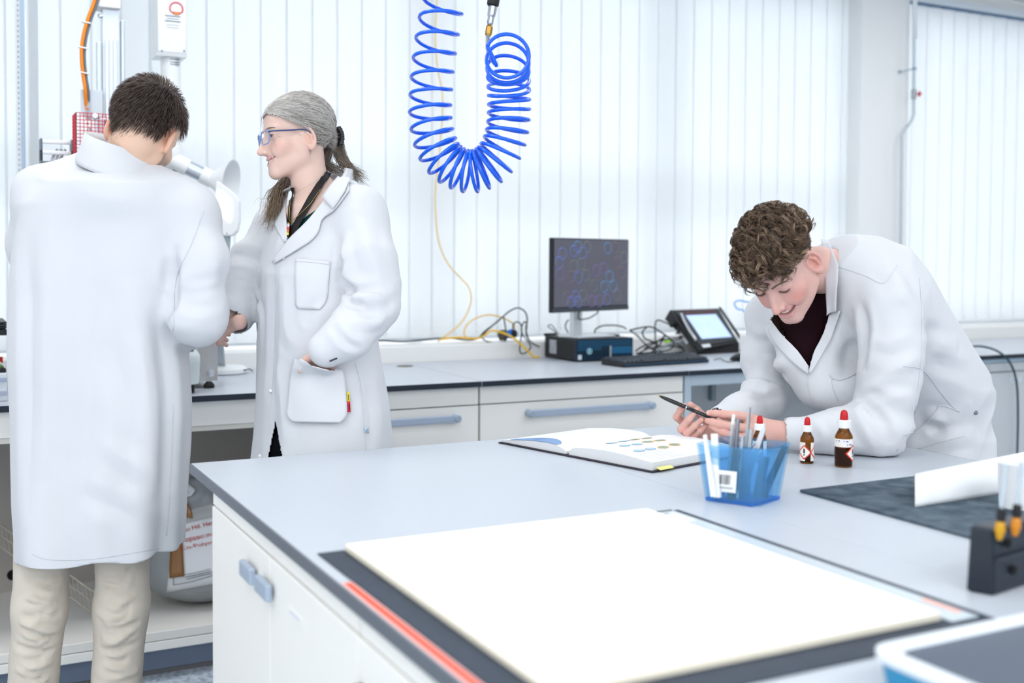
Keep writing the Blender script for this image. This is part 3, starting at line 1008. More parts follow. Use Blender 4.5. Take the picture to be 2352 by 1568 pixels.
# leads and the tangle beside it
sk = BL * .25 + TL * .75 + bk * .55
cable('black_cable', [sk + (BL - BR) * .06, pt(1512, 735, 5.15), pt(1505, 745, 5.15), pt(1505, 770, 5.14), pt(1506, 800, 5.05), pt(1504, 815, 5.0)], .0034, M_cab, 'black lead plugged into the touch screen unit')
rgt = random.Random(3)
tang = [
    ([(1447, 758), (1480, 751), (1500, 752), (1520, 764), (1545, 782), (1570, 800)], 'heavy black cable arching over the tangle'),
    ([(1447, 758), (1465, 772), (1482, 790), (1495, 800), (1520, 808)], 'black cable dropping steeply into the tangle'),
    ([(1485, 752), (1476, 762), (1480, 776), (1495, 783), (1510, 790), (1498, 808)], 'thin black cable looping beside the unit'),
    ([(1460, 806), (1475, 796), (1500, 786), (1530, 780), (1548, 786), (1540, 802), (1505, 808), (1470, 812)], 'black cable coiled flat on the worktop'),
    ([(1465, 812), (1490, 800), (1520, 795), (1556, 796), (1570, 806), (1540, 812), (1500, 814)], 'second black cable coiled under the first coil'),
    ([(1480, 800), (1500, 790), (1522, 776), (1528, 768), (1522, 780), (1510, 800)], 'short black cable with a plug on top of the tangle')]
for pts, lb in tang:
    cable('black_cable', [V(*(lambda q: (q[0], min(q[1], 4.32) if q[2] < .97 else q[1], max(q[2], .907)))(pt(x, y, 4.98 + .10 * rgt.random()))) for x, y in pts], .0036, M_cab, lb)
cable('grey_lead', [pt(1508, 806, 4.98), pt(1520, 799, 4.99), pt(1545, 789, 5.02), pt(1565, 783, 5.05)], .0058, mat('lead_grey', '878F98', .35, metal=.3), 'grey shielded lead running into the unit')
cable('grey_lead', [at_z(1462, 812, .908), at_z(1500, 813, .908), at_z(1560, 809, .908), at_z(1572, 806, .909)], .0065, mat('lead_grey', '878F98', .35, metal=.3), 'grey lead lying flat behind the keyboard')
gq = pt(1533, 784, 5.0)
tag(MB().obox(gq, V(.012, .004, 0), V(-.003, .008, 0), V(0, 0, .005)).build('data_plug', mat('plug_green', '9BE01E', .4), bevel=.002), 'bright green plug among the black cables', 'plug')
gq = at_z(1417, 819, .925)
cable('blue_lead', [V(*pt(1735, 700, 5.4)[:2], ZS + .004), pt(1722, 700, 5.4), pt(1712, 693, 5.4), pt(1700, 690, 5.4), pt(1690, 692, 5.4), pt(1687, 699, 5.4), pt(1694, 709, 5.4), pt(1712, 718, 5.4), V(*pt(1722, 740, 5.4)[:2], ZS + .004)], .0036, mat('lead_blue', '4FA0F0', .4), 'light blue cable loop behind the touch screen unit')
# ---- black cable hanging over the right bench
cable('black_cable', [at_z(2150, 806, .906), at_z(2208, 800, .910), V(*(at_y(2250, 795, 3.66))), at_y(2291, 806, 3.58), at_y(2320, 833, 3.55), at_y(2335, 880, 3.55), at_y(2338, 960, 3.55), at_y(2336, 1060, 3.55), at_y(2334, 1250, 3.55)], .0052, mat('cable_dark_teal', '23424A', .5), 'dark cable hanging over the bench edge at far right', samples=70)

# ---- pipe with red valve on the column
pp = empty('gas_pipe', at_y(2069, 600, 4.40), 'thin grey gas pipe with red valve on the wall column', 'pipe')
M_pipe = mat('pipe_grey', 'BBC8D2', .35, metal=.5)
YP = 4.40
zt = 2.88
up1 = at_y(2101, 0, YP)
MB().tube([V(up1[0], YP, zt), at_y(2100, 100, YP), at_y(2099, 200, YP), at_y(2099, 262, YP), at_y(2094, 277, YP), at_y(2075, 302, YP), at_y(2071, 312, YP), at_y(2069, 500, YP), at_y(2067, 640, YP), V(at_y(2066, 700, YP)[0], YP, ZS + .001)], .0075, n=10).build('tube', M_pipe, pp, smooth=True)
MB().tube([V(up1[0], YP, zt), at_y(2101, 90, YP)], .013, n=12).build('sleeve', mat('sleeve_white', 'EDF3F8', .4), pp, smooth=True)
q = at_y(2099, 215, YP)
MB().lathe(q - V(0, 0, .03), [(.010, 0), (.014, .006), (.015, .02), (.015, .042), (.011, .055)], n=14).build('valve_body', mat('valve_grey', 'A9B0B2', .4, metal=.4), pp)
q2 = at_y(2109, 216, YP - .01)
b = MB().cyl(q, q2 + V(.002, -.006, 0), .004, n=8)
b.obox(q2 + V(.003, -.006, 0), V(.004, 0, 0), V(0, .004, 0), V(0, 0, .016)).obox(q2 + V(.003, -.006, 0), V(.004, 0, 0), V(0, .016, 0), V(0, 0, .004))
b.build('valve_handle', mat('valve_red', 'D8344C', .4), pp, bevel=.002)
q = at_y(2100, 158, YP)
qb = at_y(2066, 165, 4.455)
b = MB().cyl(q, qb, .003, n=8).lathe(q - V(0, 0, .008), [(.011, 0), (.012, .004), (.012, .012), (.011, .016)], n=14).lathe(qb, [(.008, 0), (.008, .004)], n=12, axis=(0, -1, 0))
b.build('wall_clip', mat('clip_steel_blue', '8FA9B8', .4, metal=.5), pp)

# ================================================================== test machine and neighbours (left bench)
tm = empty('test_machine', (.55, 3.9, .9), 'tall material testing machine with red mesh guard', 'test machine')
M_prof = mat('aluminium_profile', 'D6DEE6', .3, metal=.55)
x0, x1 = at_y(234, 100, 3.9)[0], at_y(272, 100, 3.9)[0]
b = MB().box(x0, x1, 3.88, 3.93, .93, 2.5)
for k in range(4):
    xx = x0 + (x1 - x0) * (k + .5) / 4
    b.box(xx - .0018, xx + .0018, 3.877, 3.881, .93, 2.045)
b.build('column', M_prof, tm, bevel=.002)
xa, xb = at_y(222, 100, 3.88)[0], at_y(232, 100, 3.88)[0]
MB().box(xa, xb, 3.87, 3.90, .93, 2.035).build('guide_rail', M_alu, tm, bevel=.003)
xa, xb = at_y(277, 100, 3.9)[0], at_y(286, 100, 3.9)[0]
MB().box(xa, xb, 3.89, 3.92, .93, at_y(280, 47, 3.9)[2]).build('guide_rail', M_alu, tm, bevel=.003)
xa, xb = at_y(219, 10, 3.86)[0], at_y(277, 10, 3.86)[0]
za = at_y(250, 18, 3.86)[2]
MB().box(xa, xb, 3.855, 3.94, za, za + .25).build('head_block', M_white, tm, bevel=.004)
for yy in (37,):
    q = at_y(230, yy, 3.868)
    MB().lathe(q, [(.008, 0), (.008, .006), (.004, .008)], n=12, axis=(0, -1, 0)).build('bolt', M_chrome, tm)
# bracket plate with the perforated strip
q0, q1 = at_y(185, 205, 3.86), at_y(236, 270, 3.86)
MB().box(q0[0], q1[0], 3.858, 3.862, q1[2], q0[2]).build('bracket_plate', mat('plate_pale', 'C9D2DA', .4, metal=.3), tm)
q0, q1 = at_y(196, 206, 3.855), at_y(208, 275, 3.855)
st = MB().box(q0[0], q1[0], 3.853, 3.8575, q1[2], q0[2]).build('perforated_strip', mat('strip_galvanised', 'AEB5BC', .4, metal=.7, noise=(60, '8F979E', .5)), tm)
for yy in (216, 250, 284):
    q = at_y(201, yy, 3.853)
    MB().cyl(q, q + V(0, -.0006, 0), .0042, n=14).build('hole', mat('hole_orange', 'D8741C', .6), st)
# red welded mesh guard: front and left side
gq = MB()
fx0, fx1 = at_y(175, 258, 3.80)[0], at_y(300, 264, 3.80)[0]
gz1 = at_y(175, 258, 3.80)[2]
gz0 = gz1 - .21
stp = .0112
r_ = .0011
nx_ = int((fx1 - fx0) / stp)
for i in range(nx_ + 1):
    x = fx0 + i * stp
    gq.box(x - r_, x + r_, 3.80 - r_, 3.80 + r_, gz0, gz1)
nz_ = int((gz1 - gz0) / stp)
for k in range(nz_ + 1):
    z = gz1 - k * stp
    gq.box(fx0, fx1, 3.80 - r_, 3.80 + r_, z - r_, z + r_)
    gq.box(fx0 - r_, fx0 + r_, 3.80, 3.91, z - r_, z + r_)
for j in range(10):
    y = 3.80 + j * stp
    gq.box(fx0 - r_, fx0 + r_, y - r_, y + r_, gz0, gz1)
gd = gq.build('mesh_guard', mat('guard_red', 'D92536', .45), tm)
q = at_y(218, 268, 3.79)
MB().lathe(q, [(.010, 0), (.010, .006), (.006, .008), (.006, .012)], n=16, axis=(0, -1, 0)).build('guard_knob', M_chrome, gd)
q0, q1 = at_y(228, 270, 3.85), at_y(262, 365, 3.85)
MB().box(q0[0], q1[0], 3.845, 3.86, q1[2] - .05, q0[2]).build('load_cell_block', mat('block_pale', 'D3D6E0', .35, metal=.4), tm, bevel=.003)
q = at_y(241, 300, 3.843)
MB().box(q[0] - .0014, q[0] + .0014, 3.842, 3.8455, q[2] - .045, q[2] + .035).build('slot', M_blk, tm)
for xx, yy in ((204, 298), (216, 308), (204, 323)):
    q = at_y(xx, yy, 3.83)
    MB().lathe(q, [(.006, 0), (.006, .01), (.0035, .012)], n=10, axis=(0, -1, 0)).build('bolt', M_chrome, tm)
# stainless side plate on a levelling foot
PLY = 3.765
qa, qb = at_y(395, 868, PLY), at_y(500, 862, PLY)
pt_ = at_y(500, 640, PLY)
MB().box(qa[0] - .25, qb[0], PLY, PLY + .008, .925, pt_[2]).build('side_plate', mat('stained_steel', 'A9A7A8', .45, metal=.45, noise=(28, 'BDBDBF', .5)), tm, bevel=.001)
MB().box(qb[0] - .5, qb[0] - .002, PLY + .0085, 4.05, .925, .975).build('base_frame', mat('base_dark', '2A3038', .5), tm, bevel=.003)
q = at_y(484, 857, PLY)
MB().lathe(q + V(0, -.0005, 0), [(.0125, 0), (.0125, .0015), (.005, .002), (.005, .004)], n=20, axis=(0, -1, 0)).build('washer_bolt', M_chrome, tm)
fq = V(at_y(480, 880, 3.775)[0], 3.775, .9005)
MB().lathe(fq, [(.018, 0), (.0185, .004), (.0185, .010), (.011, .019), (.009, .021)], n=22).build('levelling_foot', mat('rubber_black', '101113', .7), tm, smooth=False)
MB().lathe(fq + V(0, 0, .021), [(.0045, 0), (.0045, .006)], n=10).lathe(fq + V(0, 0, .021), [(.008, .001), (.008, .007)], n=6).lathe(fq + V(0, 0, .021), [(.0045, .007), (.0045, .016)], n=10).build('foot_stud', M_chrome, tm)
f2 = fq + V(-.42, .22, 0)
MB().lathe(f2, [(.018, 0), (.0185, .010), (.011, .019), (.0045, .021), (.0045, .03)], n=16).build('levelling_foot', mat('rubber_black', '101113', .7), tm)
# white instrument housing with the black clamp knob, in front of the plate
wi = empty('mixer_housing', at_y(418, 878, 3.66) * V(1, 1, 0) + V(0, 0, .9), 'pale round instrument housing beside the steel side plate', 'instrument')
M_pale = mat('pale_grey_plastic', 'D3DCDD', .4)
c = at_y(414, 878, 3.66)
sc_ = np.linalg.norm(at_y(459, 850, 3.66) - at_y(414, 850, 3.66))
zc = lambda y: at_y(440, y, 3.66)[2]
MB().lathe(V(c[0], 3.66, 0), [(sc_ * .93, zc(879)), (sc_ * .97, zc(860)), (sc_ * .985, zc(834)), (sc_ * 1.0, zc(832)), (sc_, zc(816)), (sc_ * .96, zc(812)), (sc_ * .80, zc(800)), (sc_ * .74, zc(796))], n=40).build('body', M_pale, wi, smooth=False)
auto_smooth(wi.children[0])
MB().lathe(V(c[0], 3.66, 0), [(sc_ * .84, zc(801)), (sc_ * .84, zc(797)), (sc_ * .72, zc(790)), (sc_ * .72, zc(770))], n=40).build('top_ring', mat('ring_grey', 'B9C6C8', .4), wi)
lq = at_y(434, 805, 3.66 - sc_ * .8)
MB().box(lq[0] - .012, lq[0] + .012, lq[1] - .012, lq[1] - .011, lq[2] - .003, lq[2] + .003).build('type_label', mat('type_print', '5E6B75', .6), wi)
kq = at_y(414, 795, 3.60)
MB().lathe(kq, [(.004, -.018), (.006, -.010), (.006, 0), (.017, .002), (.019, .006), (.016, .011), (.004, .012)], n=20).build('clamp_knob', M_blk, wi, smooth=False)
for sx in (-1, 1):
    MB().lathe(V(c[0] + sx * sc_ * .6, 3.66, .9005), [(.008, 0), (.008, zc(879) - .9005)], n=12).build('foot', M_blk, wi)
# cable chain
cn = empty('cable_chain', at_y(126, 400, 3.95), 'grey cable drag chain left of the red mesh guard', 'cable chain')
M_ch = mat('chain_grey', '6E7A86', .4, metal=.2)
M_chd = mat('chain_dark', '2A323C', .5)
xL, xR = at_y(92, 340, 3.95)[0], at_y(162, 340, 3.95)[0]
zT = at_y(120, 322, 3.95)[2]
for k in range(5):
    y = 3.95 - .0 + k * .03
    z = zT - .02 - .034 * k
    y = 3.90 + .05 * (k / 4) * 0
    for x in (xL, xR):
        MB().obox(V(x, 3.92, z), V(.004, 0, 0), V(0, .022, 0), V(0, 0, .021)).build('link_plate', M_ch if k % 2 == 0 else M_chd, cn, bevel=.006)
    MB().obox(V((xL + xR) / 2, 3.905, z + .010), V((xR - xL) / 2, 0, 0), V(0, .004, 0), V(0, 0, .006)).build('cross_bar', M_silver if k < 2 else M_ch, cn, bevel=.002)
for k, dx in enumerate((-.016, -.004, .008)):
    MB().tube([V((xL + xR) / 2 + dx + .02, 3.93, zT - .03), V((xL + xR) / 2 + dx, 3.915, zT - .075), V((xL + xR) / 2 + dx - .012, 3.92, zT - .17)], .0045, n=7, samples=12).build('inner_cable', M_silver, cn, smooth=True)
MB().box(xL, xR, 3.905, 3.94, .925, zT - .16).build('chain_guide', M_chd, cn)
# orange and grey cables with ties
oc_ = [(224, -60), (221, -15), (214, 12), (203, 40), (192, 80), (187.5, 112), (188, 145), (192, 180), (196, 208)]
cable('orange_cable', [at_y(x, y, 3.845) for x, y in oc_] + [at_y(199, 268, 3.868)], .0058, mat('cable_orange', 'F08A16', .4), 'thick orange cable curving down into perforated strip', samples=60)
cable('grey_cable', [at_y(x + 7, y + 2, 3.85) for x, y in oc_] + [at_y(206, 268, 3.868)], .0046, mat('cable_grey', '6F7C8C', .4), 'grey cable strapped beside the orange one', samples=60)
for i, (x, y, dx, dy) in enumerate(((198, 52, .5, .15), (190.5, 110, .6, .02), (194, 168, .6, -.05))):
    q = at_y(x, y, 3.847)
    tag(MB().obox(q, V(.0135, 0, -.002), V(0, .009, 0), V(0, 0, .0022)).build('cable_tie', mat('tie_white', 'F2F4F6', .4), bevel=.001), ('upper', 'middle', 'lower')[i] + ' white cable tie round the orange cable', 'cable tie', 'cable ties on the orange cable')

# ---- fume extraction arm
fa = empty('extraction_arm', at_y(392, 330, 4.0), 'white jointed fume extraction arm with funnel hood', 'extraction arm')
M_arm = mat('arm_white', 'F0F3F5', .35)
q0, q1 = at_y(361, 0, 3.98), at_y(430, 124, 3.98)
MB().box(q0[0], q1[0], 3.98, 4.10, q1[2], 2.88).build('wall_box', M_arm, fa, bevel=.004)
MB().hexa([V(q0[0] - .006, 3.985, q1[2] - .012), V(q1[0], 3.985, q1[2] - .012), V(q1[0], 4.09, q1[2] - .012), V(q0[0] - .006, 4.09, q1[2] - .012)], [V(q0[0], 3.98, q1[2]), V(q1[0], 3.98, q1[2]), V(q1[0], 4.10, q1[2]), V(q0[0], 4.10, q1[2])]).build('lower_rim', M_arm, fa)
for xx in (372, 423):
    q = at_y(xx, 117, 3.979)
    MB().lathe(q, [(.003, 0), (.003, .002)], n=10, axis=(0, -1, 0)).build('screw', mat('screw_grey', '7F8C94', .4, metal=.6), fa)
eq = at_y(405, 20, 3.979)
rg = [eq + V(.0215 * math.cos(w), 0, .0215 * math.sin(w)) for w in np.linspace(-.6, math.pi + .6, 26)]
MB().tube(np.array(rg), .0028, n=5).build('round_stamp', mat('stamp_red', 'E8747C', .6), fa)
rg = [eq + V(.0215 * math.cos(w), 0, .0215 * math.sin(w)) for w in np.linspace(math.pi + .55, 2 * math.pi - .55, 14)]
MB().prism(rg, V(0, -.0012, 0)).build('stamp_base', mat('stamp_red_dark', 'E05A52', .6), fa)
qy = eq + V(0, -.0014, -.0168)
MB().box(qy[0] - .008, qy[0] + .008, qy[1] - .0006, qy[1], qy[2] - .002, qy[2] + .002).build('stamp_year', mat('stamp_yellow', 'F0B23A', .6), fa)
for k, (yy, wd, cc) in enumerate(((37, .026, '4F6E76'), (43, .020, 'A9B7BC'), (49, .026, '4F6E76'), (57, .020, 'D3DADD'), (63, .020, 'D3DADD'))):
    q = at_y(397, yy, 3.979)
    MB().box(q[0] - wd, q[0] + wd, q[1] - .0006, q[1], q[2] - .0012, q[2] + .0012).build('print_line', mat('print_' + cc, cc, .6), fa)
tx = at_y(392, 150, 4.03)
rT = np.linalg.norm(at_y(415, 150, 4.03) - at_y(392, 150, 4.03))
MB().lathe(V(tx[0], 4.03, 0), [(rT, at_y(392, 330, 4.03)[2]), (rT, at_y(392, 128, 4.03)[2])], n=28).build('upper_tube', mat('tube_white', 'EEF2F4', .3), fa, smooth=False)
auto_smooth(fa.children[-1])
for k, yy in enumerate((136, 143, 148)):
    q = at_y(402, yy, 4.03 - rT)
    MB().box(q[0] - .016, q[0] + .016, q[1] - .001, q[1] + .004, q[2] - .001, q[2] + .001).build('print_line', mat('print_4F6E76', '4F6E76', .6), fa)
jq = at_y(384, 352, 4.02)
MB().lathe(jq - V(0, 0, .06), [(.01, 0), (.035, .006), (.05, .03), (.053, .06), (.05, .09), (.038, .112), (rT, .12)], n=28).build('elbow_joint', M_arm, fa, smooth=True)
kq = at_y(427, 286, 3.96)
MB().lathe(kq, [(.006, -.004), (.006, .01), (.011, .011), (.011, .022), (.005, .024)], n=12, axis=(-1, .3, 0)).build('joint_knob', M_blk, fa)
a0, a1 = at_y(392, 366, 4.0), at_y(487, 412, 3.97)
ad_ = a1 - a0
MB().lathe(a0, [(.030, 0), (.030, np.linalg.norm(ad_) * .42)], n=26, axis=ad_).build('lower_tube', M_arm, fa)
auto_smooth(fa.children[-1])
MB().lathe(a0 + ad_ * .42, [(.0265, 0), (.0265, np.linalg.norm(ad_) * .34)], n=26, axis=ad_).build('metal_sleeve', M_alu, fa)
auto_smooth(fa.children[-1])
MB().lathe(a0 + ad_ * .74, [(.0305, 0), (.0305, np.linalg.norm(ad_) * .27)], n=26, axis=ad_).build('hood_collar', M_arm, fa)
auto_smooth(fa.children[-1])
h1 = at_y(530, 418, 3.93)
hd_ = h1 - a1
hl = np.linalg.norm(hd_)
MB().lathe(a1, [(.028, -.002), (.034, hl * .12), (.052, hl * .55), (.078, hl * 1.0), (.080, hl * 1.04), (.077, hl * 1.04), (.05, hl * .55), (.03, hl * .12)], n=34, axis=hd_, cap=False).build('funnel_hood', M_arm, fa, smooth=False)
auto_smooth(fa.children[-1])
for xx, yy in ((400, 394), (410, 411)):
    q = at_y(xx, yy, 3.955)
    MB().obox(q, V(.006, 0, -.003), V(0, .004, 0), V(.002, 0, .004)).build('latch', mat('latch_teal', '1D4A52', .4), fa)

# ---- desk lamp with lit panel
dl = empty('desk_lamp', at_z(520, 858, .9), 'white desk lamp with lit square panel', 'lamp')
VL = 4.0
bc_ = at_z(513, 857, .9)
rr_ = np.linalg.norm(at_z(553, 855, .9) - bc_)
MB().lathe(bc_ + V(0, 0, .0005), [(.082, 0), (.088, .004), (.088, .018), (.078, .026), (.02, .028)], n=48).build('foot', M_arm, dl, smooth=False)
auto_smooth(dl.children[0])
hv_ = (bc_ @ CF)
hw = lambda x, y, dv=0: pxd(x, y, hv_ - .46 + dv)
qz = [hw(495, 417), hw(500, 415), hw(540, 446), hw(549, 462), hw(550, 505), hw(545, 530), hw(534, 541), hw(516, 542), hw(498, 530), hw(493, 520), hw(493, 480)]
nv_ = -CF * .004
hd2 = MB().prism(qz, CF * .028).build('head', M_arm, dl, bevel=.006)
wq = [hw(499, 438), hw(503, 437), hw(529, 458), hw(532, 466), hw(531, 506), hw(527, 511), hw(497, 486), hw(494, 478)]
MB().prism([q - CF * .0008 for q in wq], -CF * .0012).build('lit_panel', mat('lamp_panel', 'FFFFFF', .4, emit='FFFFFF', es=2.2), hd2)
q = hw(521, 536) - CF * .001
MB().cyl(q, q - CF * .0015, .003, n=10).build('switch', mat('switch_lilac', 'C4C4D8', .4), hd2)
nk = [hw(520, 500, .035), hw(517, 560, .04), hw(514, 610, .06), hw(507, 660, .18), hw(503, 720, .28), hw(504, 790, .38), bc_ + V(-.01, 0, .02)]
b = MB()
P_ = spline(np.array(nk), 30)
for i in range(29):
    a_, c_ = P_[i], P_[i + 1]
    w_ = .022 - .006 * math.sin(i / 29 * math.pi)
    b.add([a_ - CR * w_ * .75, a_ + CR * w_ * .75, c_ + CR * w_ * .75, c_ - CR * w_ * .75, a_ - CR * w_ * .75 + CF * .012, a_ + CR * w_ * .75 + CF * .012, c_ + CR * w_ * .75 + CF * .012, c_ - CR * w_ * .75 + CF * .012],
          [(3, 2, 1, 0), (4, 5, 6, 7), (1, 2, 6, 5), (0, 4, 7, 3)])
b.build('neck', mat('neck_grey', 'B9C4CB', .4), dl)
MB().obox(bc_ + V(-.012, -.01, .10), CR * .013, CF * .006, V(0, 0, .075)).build('stem_shield', M_arm, dl, bevel=.004)
MB().tube([bc_ + V(.07, .02, .018), at_z(561, 850, .915), at_z(572, 847, .912), at_z(580, 852, .908)], .0022, n=6, samples=14).build('lead', M_cab, dl, smooth=True)

# ---- things at the far left edge
dr = empty('small_drawer_box', (.05, 3.75, .9), 'small grey desk drawer box at the far left', 'drawer box')
M_dg = mat('drawer_pale', 'D6DDE5', .45)
xr = at_y(17, 880, 3.68)[0]
ztop_ = at_y(10, 857, 3.68)[2]
MB().box(xr - .30, xr, 3.682, 3.95, .9005, ztop_).build('case', M_dg, dr, bevel=.003)
for ya, yb in ((867, 875), (898, 906)):
    z0_, z1_ = at_y(10, yb, 3.68)[2], at_y(10, ya, 3.68)[2]
    MB().box(xr - .29, xr - .0015, 3.676, 3.6825, z0_, z1_).build('drawer_grip', mat('grip_lilac_grey', 'A5B0C6', .5), dr)
tr = empty('pen_tray', (xr - .1, 3.76, ztop_), 'black tray of coloured pens on the drawer box', 'tray')
MB().box(xr - .25, xr - .002, 3.70, 3.88, ztop_ + .0005, ztop_ + .012).build('base', M_blk, tr, bevel=.002)
MB().box(xr - .25, xr - .002, 3.872, 3.88, ztop_ + .0125, ztop_ + .034).build('back_rim', mat('tray_red', 'D32A22', .45), tr, bevel=.002)
for k, (c_, dx) in enumerate((('E9C22A', -.045), ('4F9A4A', -.03), ('D9D9D4', -.016), ('E0701F', -.06))):
    tag(MB().cyl(V(xr + dx - .012, 3.86, ztop_ + .026), V(xr + dx + .012, 3.715, ztop_ + .0175), .0045, n=8).build('marker_pen', mat('pen_' + c_, c_, .4)), ('yellow', 'green', 'pale grey', 'orange')[k] + ' pen lying in the black tray', 'pen', 'pens in the black tray')
sk_ = empty('tray_stack', (xr - .1, 3.95, 1.0), 'stack of black trays on bracket at the far left', 'tray')
for k in range(4):
    za_, zb_ = ((739, 743), (745, 749), (751, 754), (757, 770))[k]
    z1_, z0_ = at_y(10, za_, 3.75)[2], at_y(10, zb_, 3.75)[2]
    MB().box(xr - .22, xr + .004, 3.75, 3.98, z0_, z1_).build('tray', M_blk if k % 2 == 0 or k == 3 else M_chd, sk_, bevel=.001)
MB().box(xr - .2, xr - .02, 3.99, 4.0, .9005, at_y(10, 739, 3.75)[2]).build('support', M_alu, sk_)
for k in range(3):
    MB().box(xr - .2, xr - .02, 3.97, 4.0, at_y(10, (744, 750, 755.5)[k], 3.75)[2] - .003, at_y(10, (744, 750, 755.5)[k], 3.75)[2] + .003).build('spacer', M_chd, sk_)

# ---- wire rack leaning in the open cabinet
wr_ = empty('wire_rack', at_y(150, 1360, 3.95) * V(1, 1, 0) + V(0, 0, .165), 'beige wire rack leaning inside the open cabinet', 'wire rack')
M_wire = mat('wire_beige', 'B9B2A6', .4, metal=.3)
ra = lambda x, t, dy: at_y(x, 1182 + (x + 30) * .722 + dy, 4.10 - .30 * (x + 30) / 260)
for dy, rr in ((0, .0035), (24, .0026), (50, .0035)):
    MB().tube([ra(-30, 0, dy), ra(100, 0, dy), ra(226, 0, dy)], rr, n=7, samples=6).build('long_rod', M_wire, wr_, smooth=True)
rod = None
for k in range(25):
    x = -28 + k * 10.2
    MB().tube([ra(x, 0, -1), ra(x + 5, 0, 24), ra(x + 12, 0, 52)], .0017, n=5).build('cross_rod', M_wire, wr_)
# ================================================================== things on the island
ZT = .9
# black mat, light pad, clear strip, tape
tag(MB().box(.499, 1.150, .90, 1.588, ZT + .0002, ZT + .0024).build('cutting_mat', mat('mat_slate', '2C3644', .6, noise=(40, '343F4E', .6)), bevel=.0006), 'dark slate mat under the white light pad', 'mat')
lp = empty('light_pad', (.81, 1.26, ZT + .0026), 'large white glowing light pad lying on the dark mat', 'light pad')
MB().box(.538, 1.080, .950, 1.580, ZT + .0026, ZT + .0125).build('panel', mat('pad_body_cream', 'EFE9D8', .5), lp, bevel=.002)
MB().box(.541, 1.077, .953, 1.577, ZT + .0126, ZT + .0134).build('diffuser', mat('pad_diffuser', 'FFFFFF', .5, emit='FFFFFF', es=.45), lp)
rs_ = empty('ruler_strip', (1.11, 1.25, ZT + .0026), 'clear grey plastic ruler strip right of the light pad', 'ruler')
MB().box(1.087, 1.132, .94, 1.578, ZT + .0026, ZT + .0046).build('strip', mat('strip_grey_clear', 'D2DEE6', .3, alpha=.92), rs_)
MB().box(1.094, 1.122, 1.50, 1.562, ZT + .0047, ZT + .0050).build('paper_label', mat('strip_label', 'F4F7F8', .5), rs_)
MB().box(1.100, 1.110, 1.555, 1.566, ZT + .0051, ZT + .0053).build('print_mark', mat('strip_print', 'A9B4BA', .5), rs_)
MB().box(1.118, 1.128, .96, 1.02, ZT + .0047, ZT + .0049).build('red_mark', mat('strip_red', 'F2B5A5', .5), rs_)
MB().box(1.086, 1.130, 1.5785, 1.5800, ZT + .0026, ZT + .0060).build('end_stop', M_blk, rs_)
tp = empty('edge_tape', (.49, 1.2, ZT), 'orange tape with pink borders along the island edge', 'tape')
MB().box(.4825, .4985, .2, 1.432, ZT + .0003, ZT + .0007).build('border', mat('tape_pink', 'F6C3BE', .5), tp)
MB().box(.4860, .4950, .2, 1.428, ZT + .0008, ZT + .0011).build('core', mat('tape_orange', 'F4502A', .5, noise=(30, 'EC4A20', .5)), tp)

# carpet sample and curled paper
tag(MB().box(1.447, 2.0, 1.215, 1.612, ZT + .0003, ZT + .0060).build('carpet_tile', mat('carpet_slate', '414D59', .9, spec=.1, noise=(26, '66747F', .4), bump=(300, .4)), bevel=.0012), 'dark grey woven mat with curled paper on top', 'mat')
pa = []
A0 = at_z(2102, 1164, ZT + .0068)
for i in range(15):
    t = i / 14
    row = []
    for j in range(19):
        a = math.pi * (1.0 - .90 * j / 18)
        r = .034 + .010 * t
        yo = r * 1.3 * (1 + math.cos(a))
        row.append(V(A0[0] + t * .44 + 1.02 * yo * (1 - .6 * t), A0[1] + .02 * t + yo, ZT + .0066 + (r * 1.35) * math.sin(a)))
    pa.append(row)
po = MB().grid(pa).build('curled_paper', mat('paper_white', 'EDF1F4', .7), smooth=True)
_m = po.modifiers.new('thickness', 'SOLIDIFY')
_m.thickness = .0006
tag(po, 'white sheet of paper arched over the woven mat', 'paper')

# ---- open notebook
P0 = V(1.187, 2.357, 0)
e1_ = V(.117, -.463, 0) / np.linalg.norm((.117, .463))
e2_ = V(-e1_[1], e1_[0], 0)
WB, HB = .478, .297
bk_ = empty('open_book', P0 + e1_ * WB / 2 + e2_ * HB / 2 + V(0, 0, ZT), 'open hardcover notebook with coloured cell drawings', 'book')
M_cov = mat('cover_dark', '241C2C', .5)
M_page = mat('page_white', 'F4F6F8', .7)
M_edgep = mat('page_edges', 'E9EBEC', .7, noise=(900, 'D8DADD', .4))


def prof(s):
    """height of the page surface across the open book"""
    if s < .226:
        t = s / .226
        return .0075 + .014 * math.sin(min(1, t * 1.08) * math.pi * .62) - .013 * max(0, (t - .80) / .2) ** 2
    t = (s - .226) / (WB - .226)
    return .0080 + .018 * math.sin(min(1, .18 + t * .74) * math.pi) ** .9 * (1 - .25 * t) + .0085 * t - .011 * max(0, 1 - t / .09) ** 2


def page_pt(s, u, h):
    return P0 + e1_ * s + e2_ * u + V(0, 0, ZT + h)


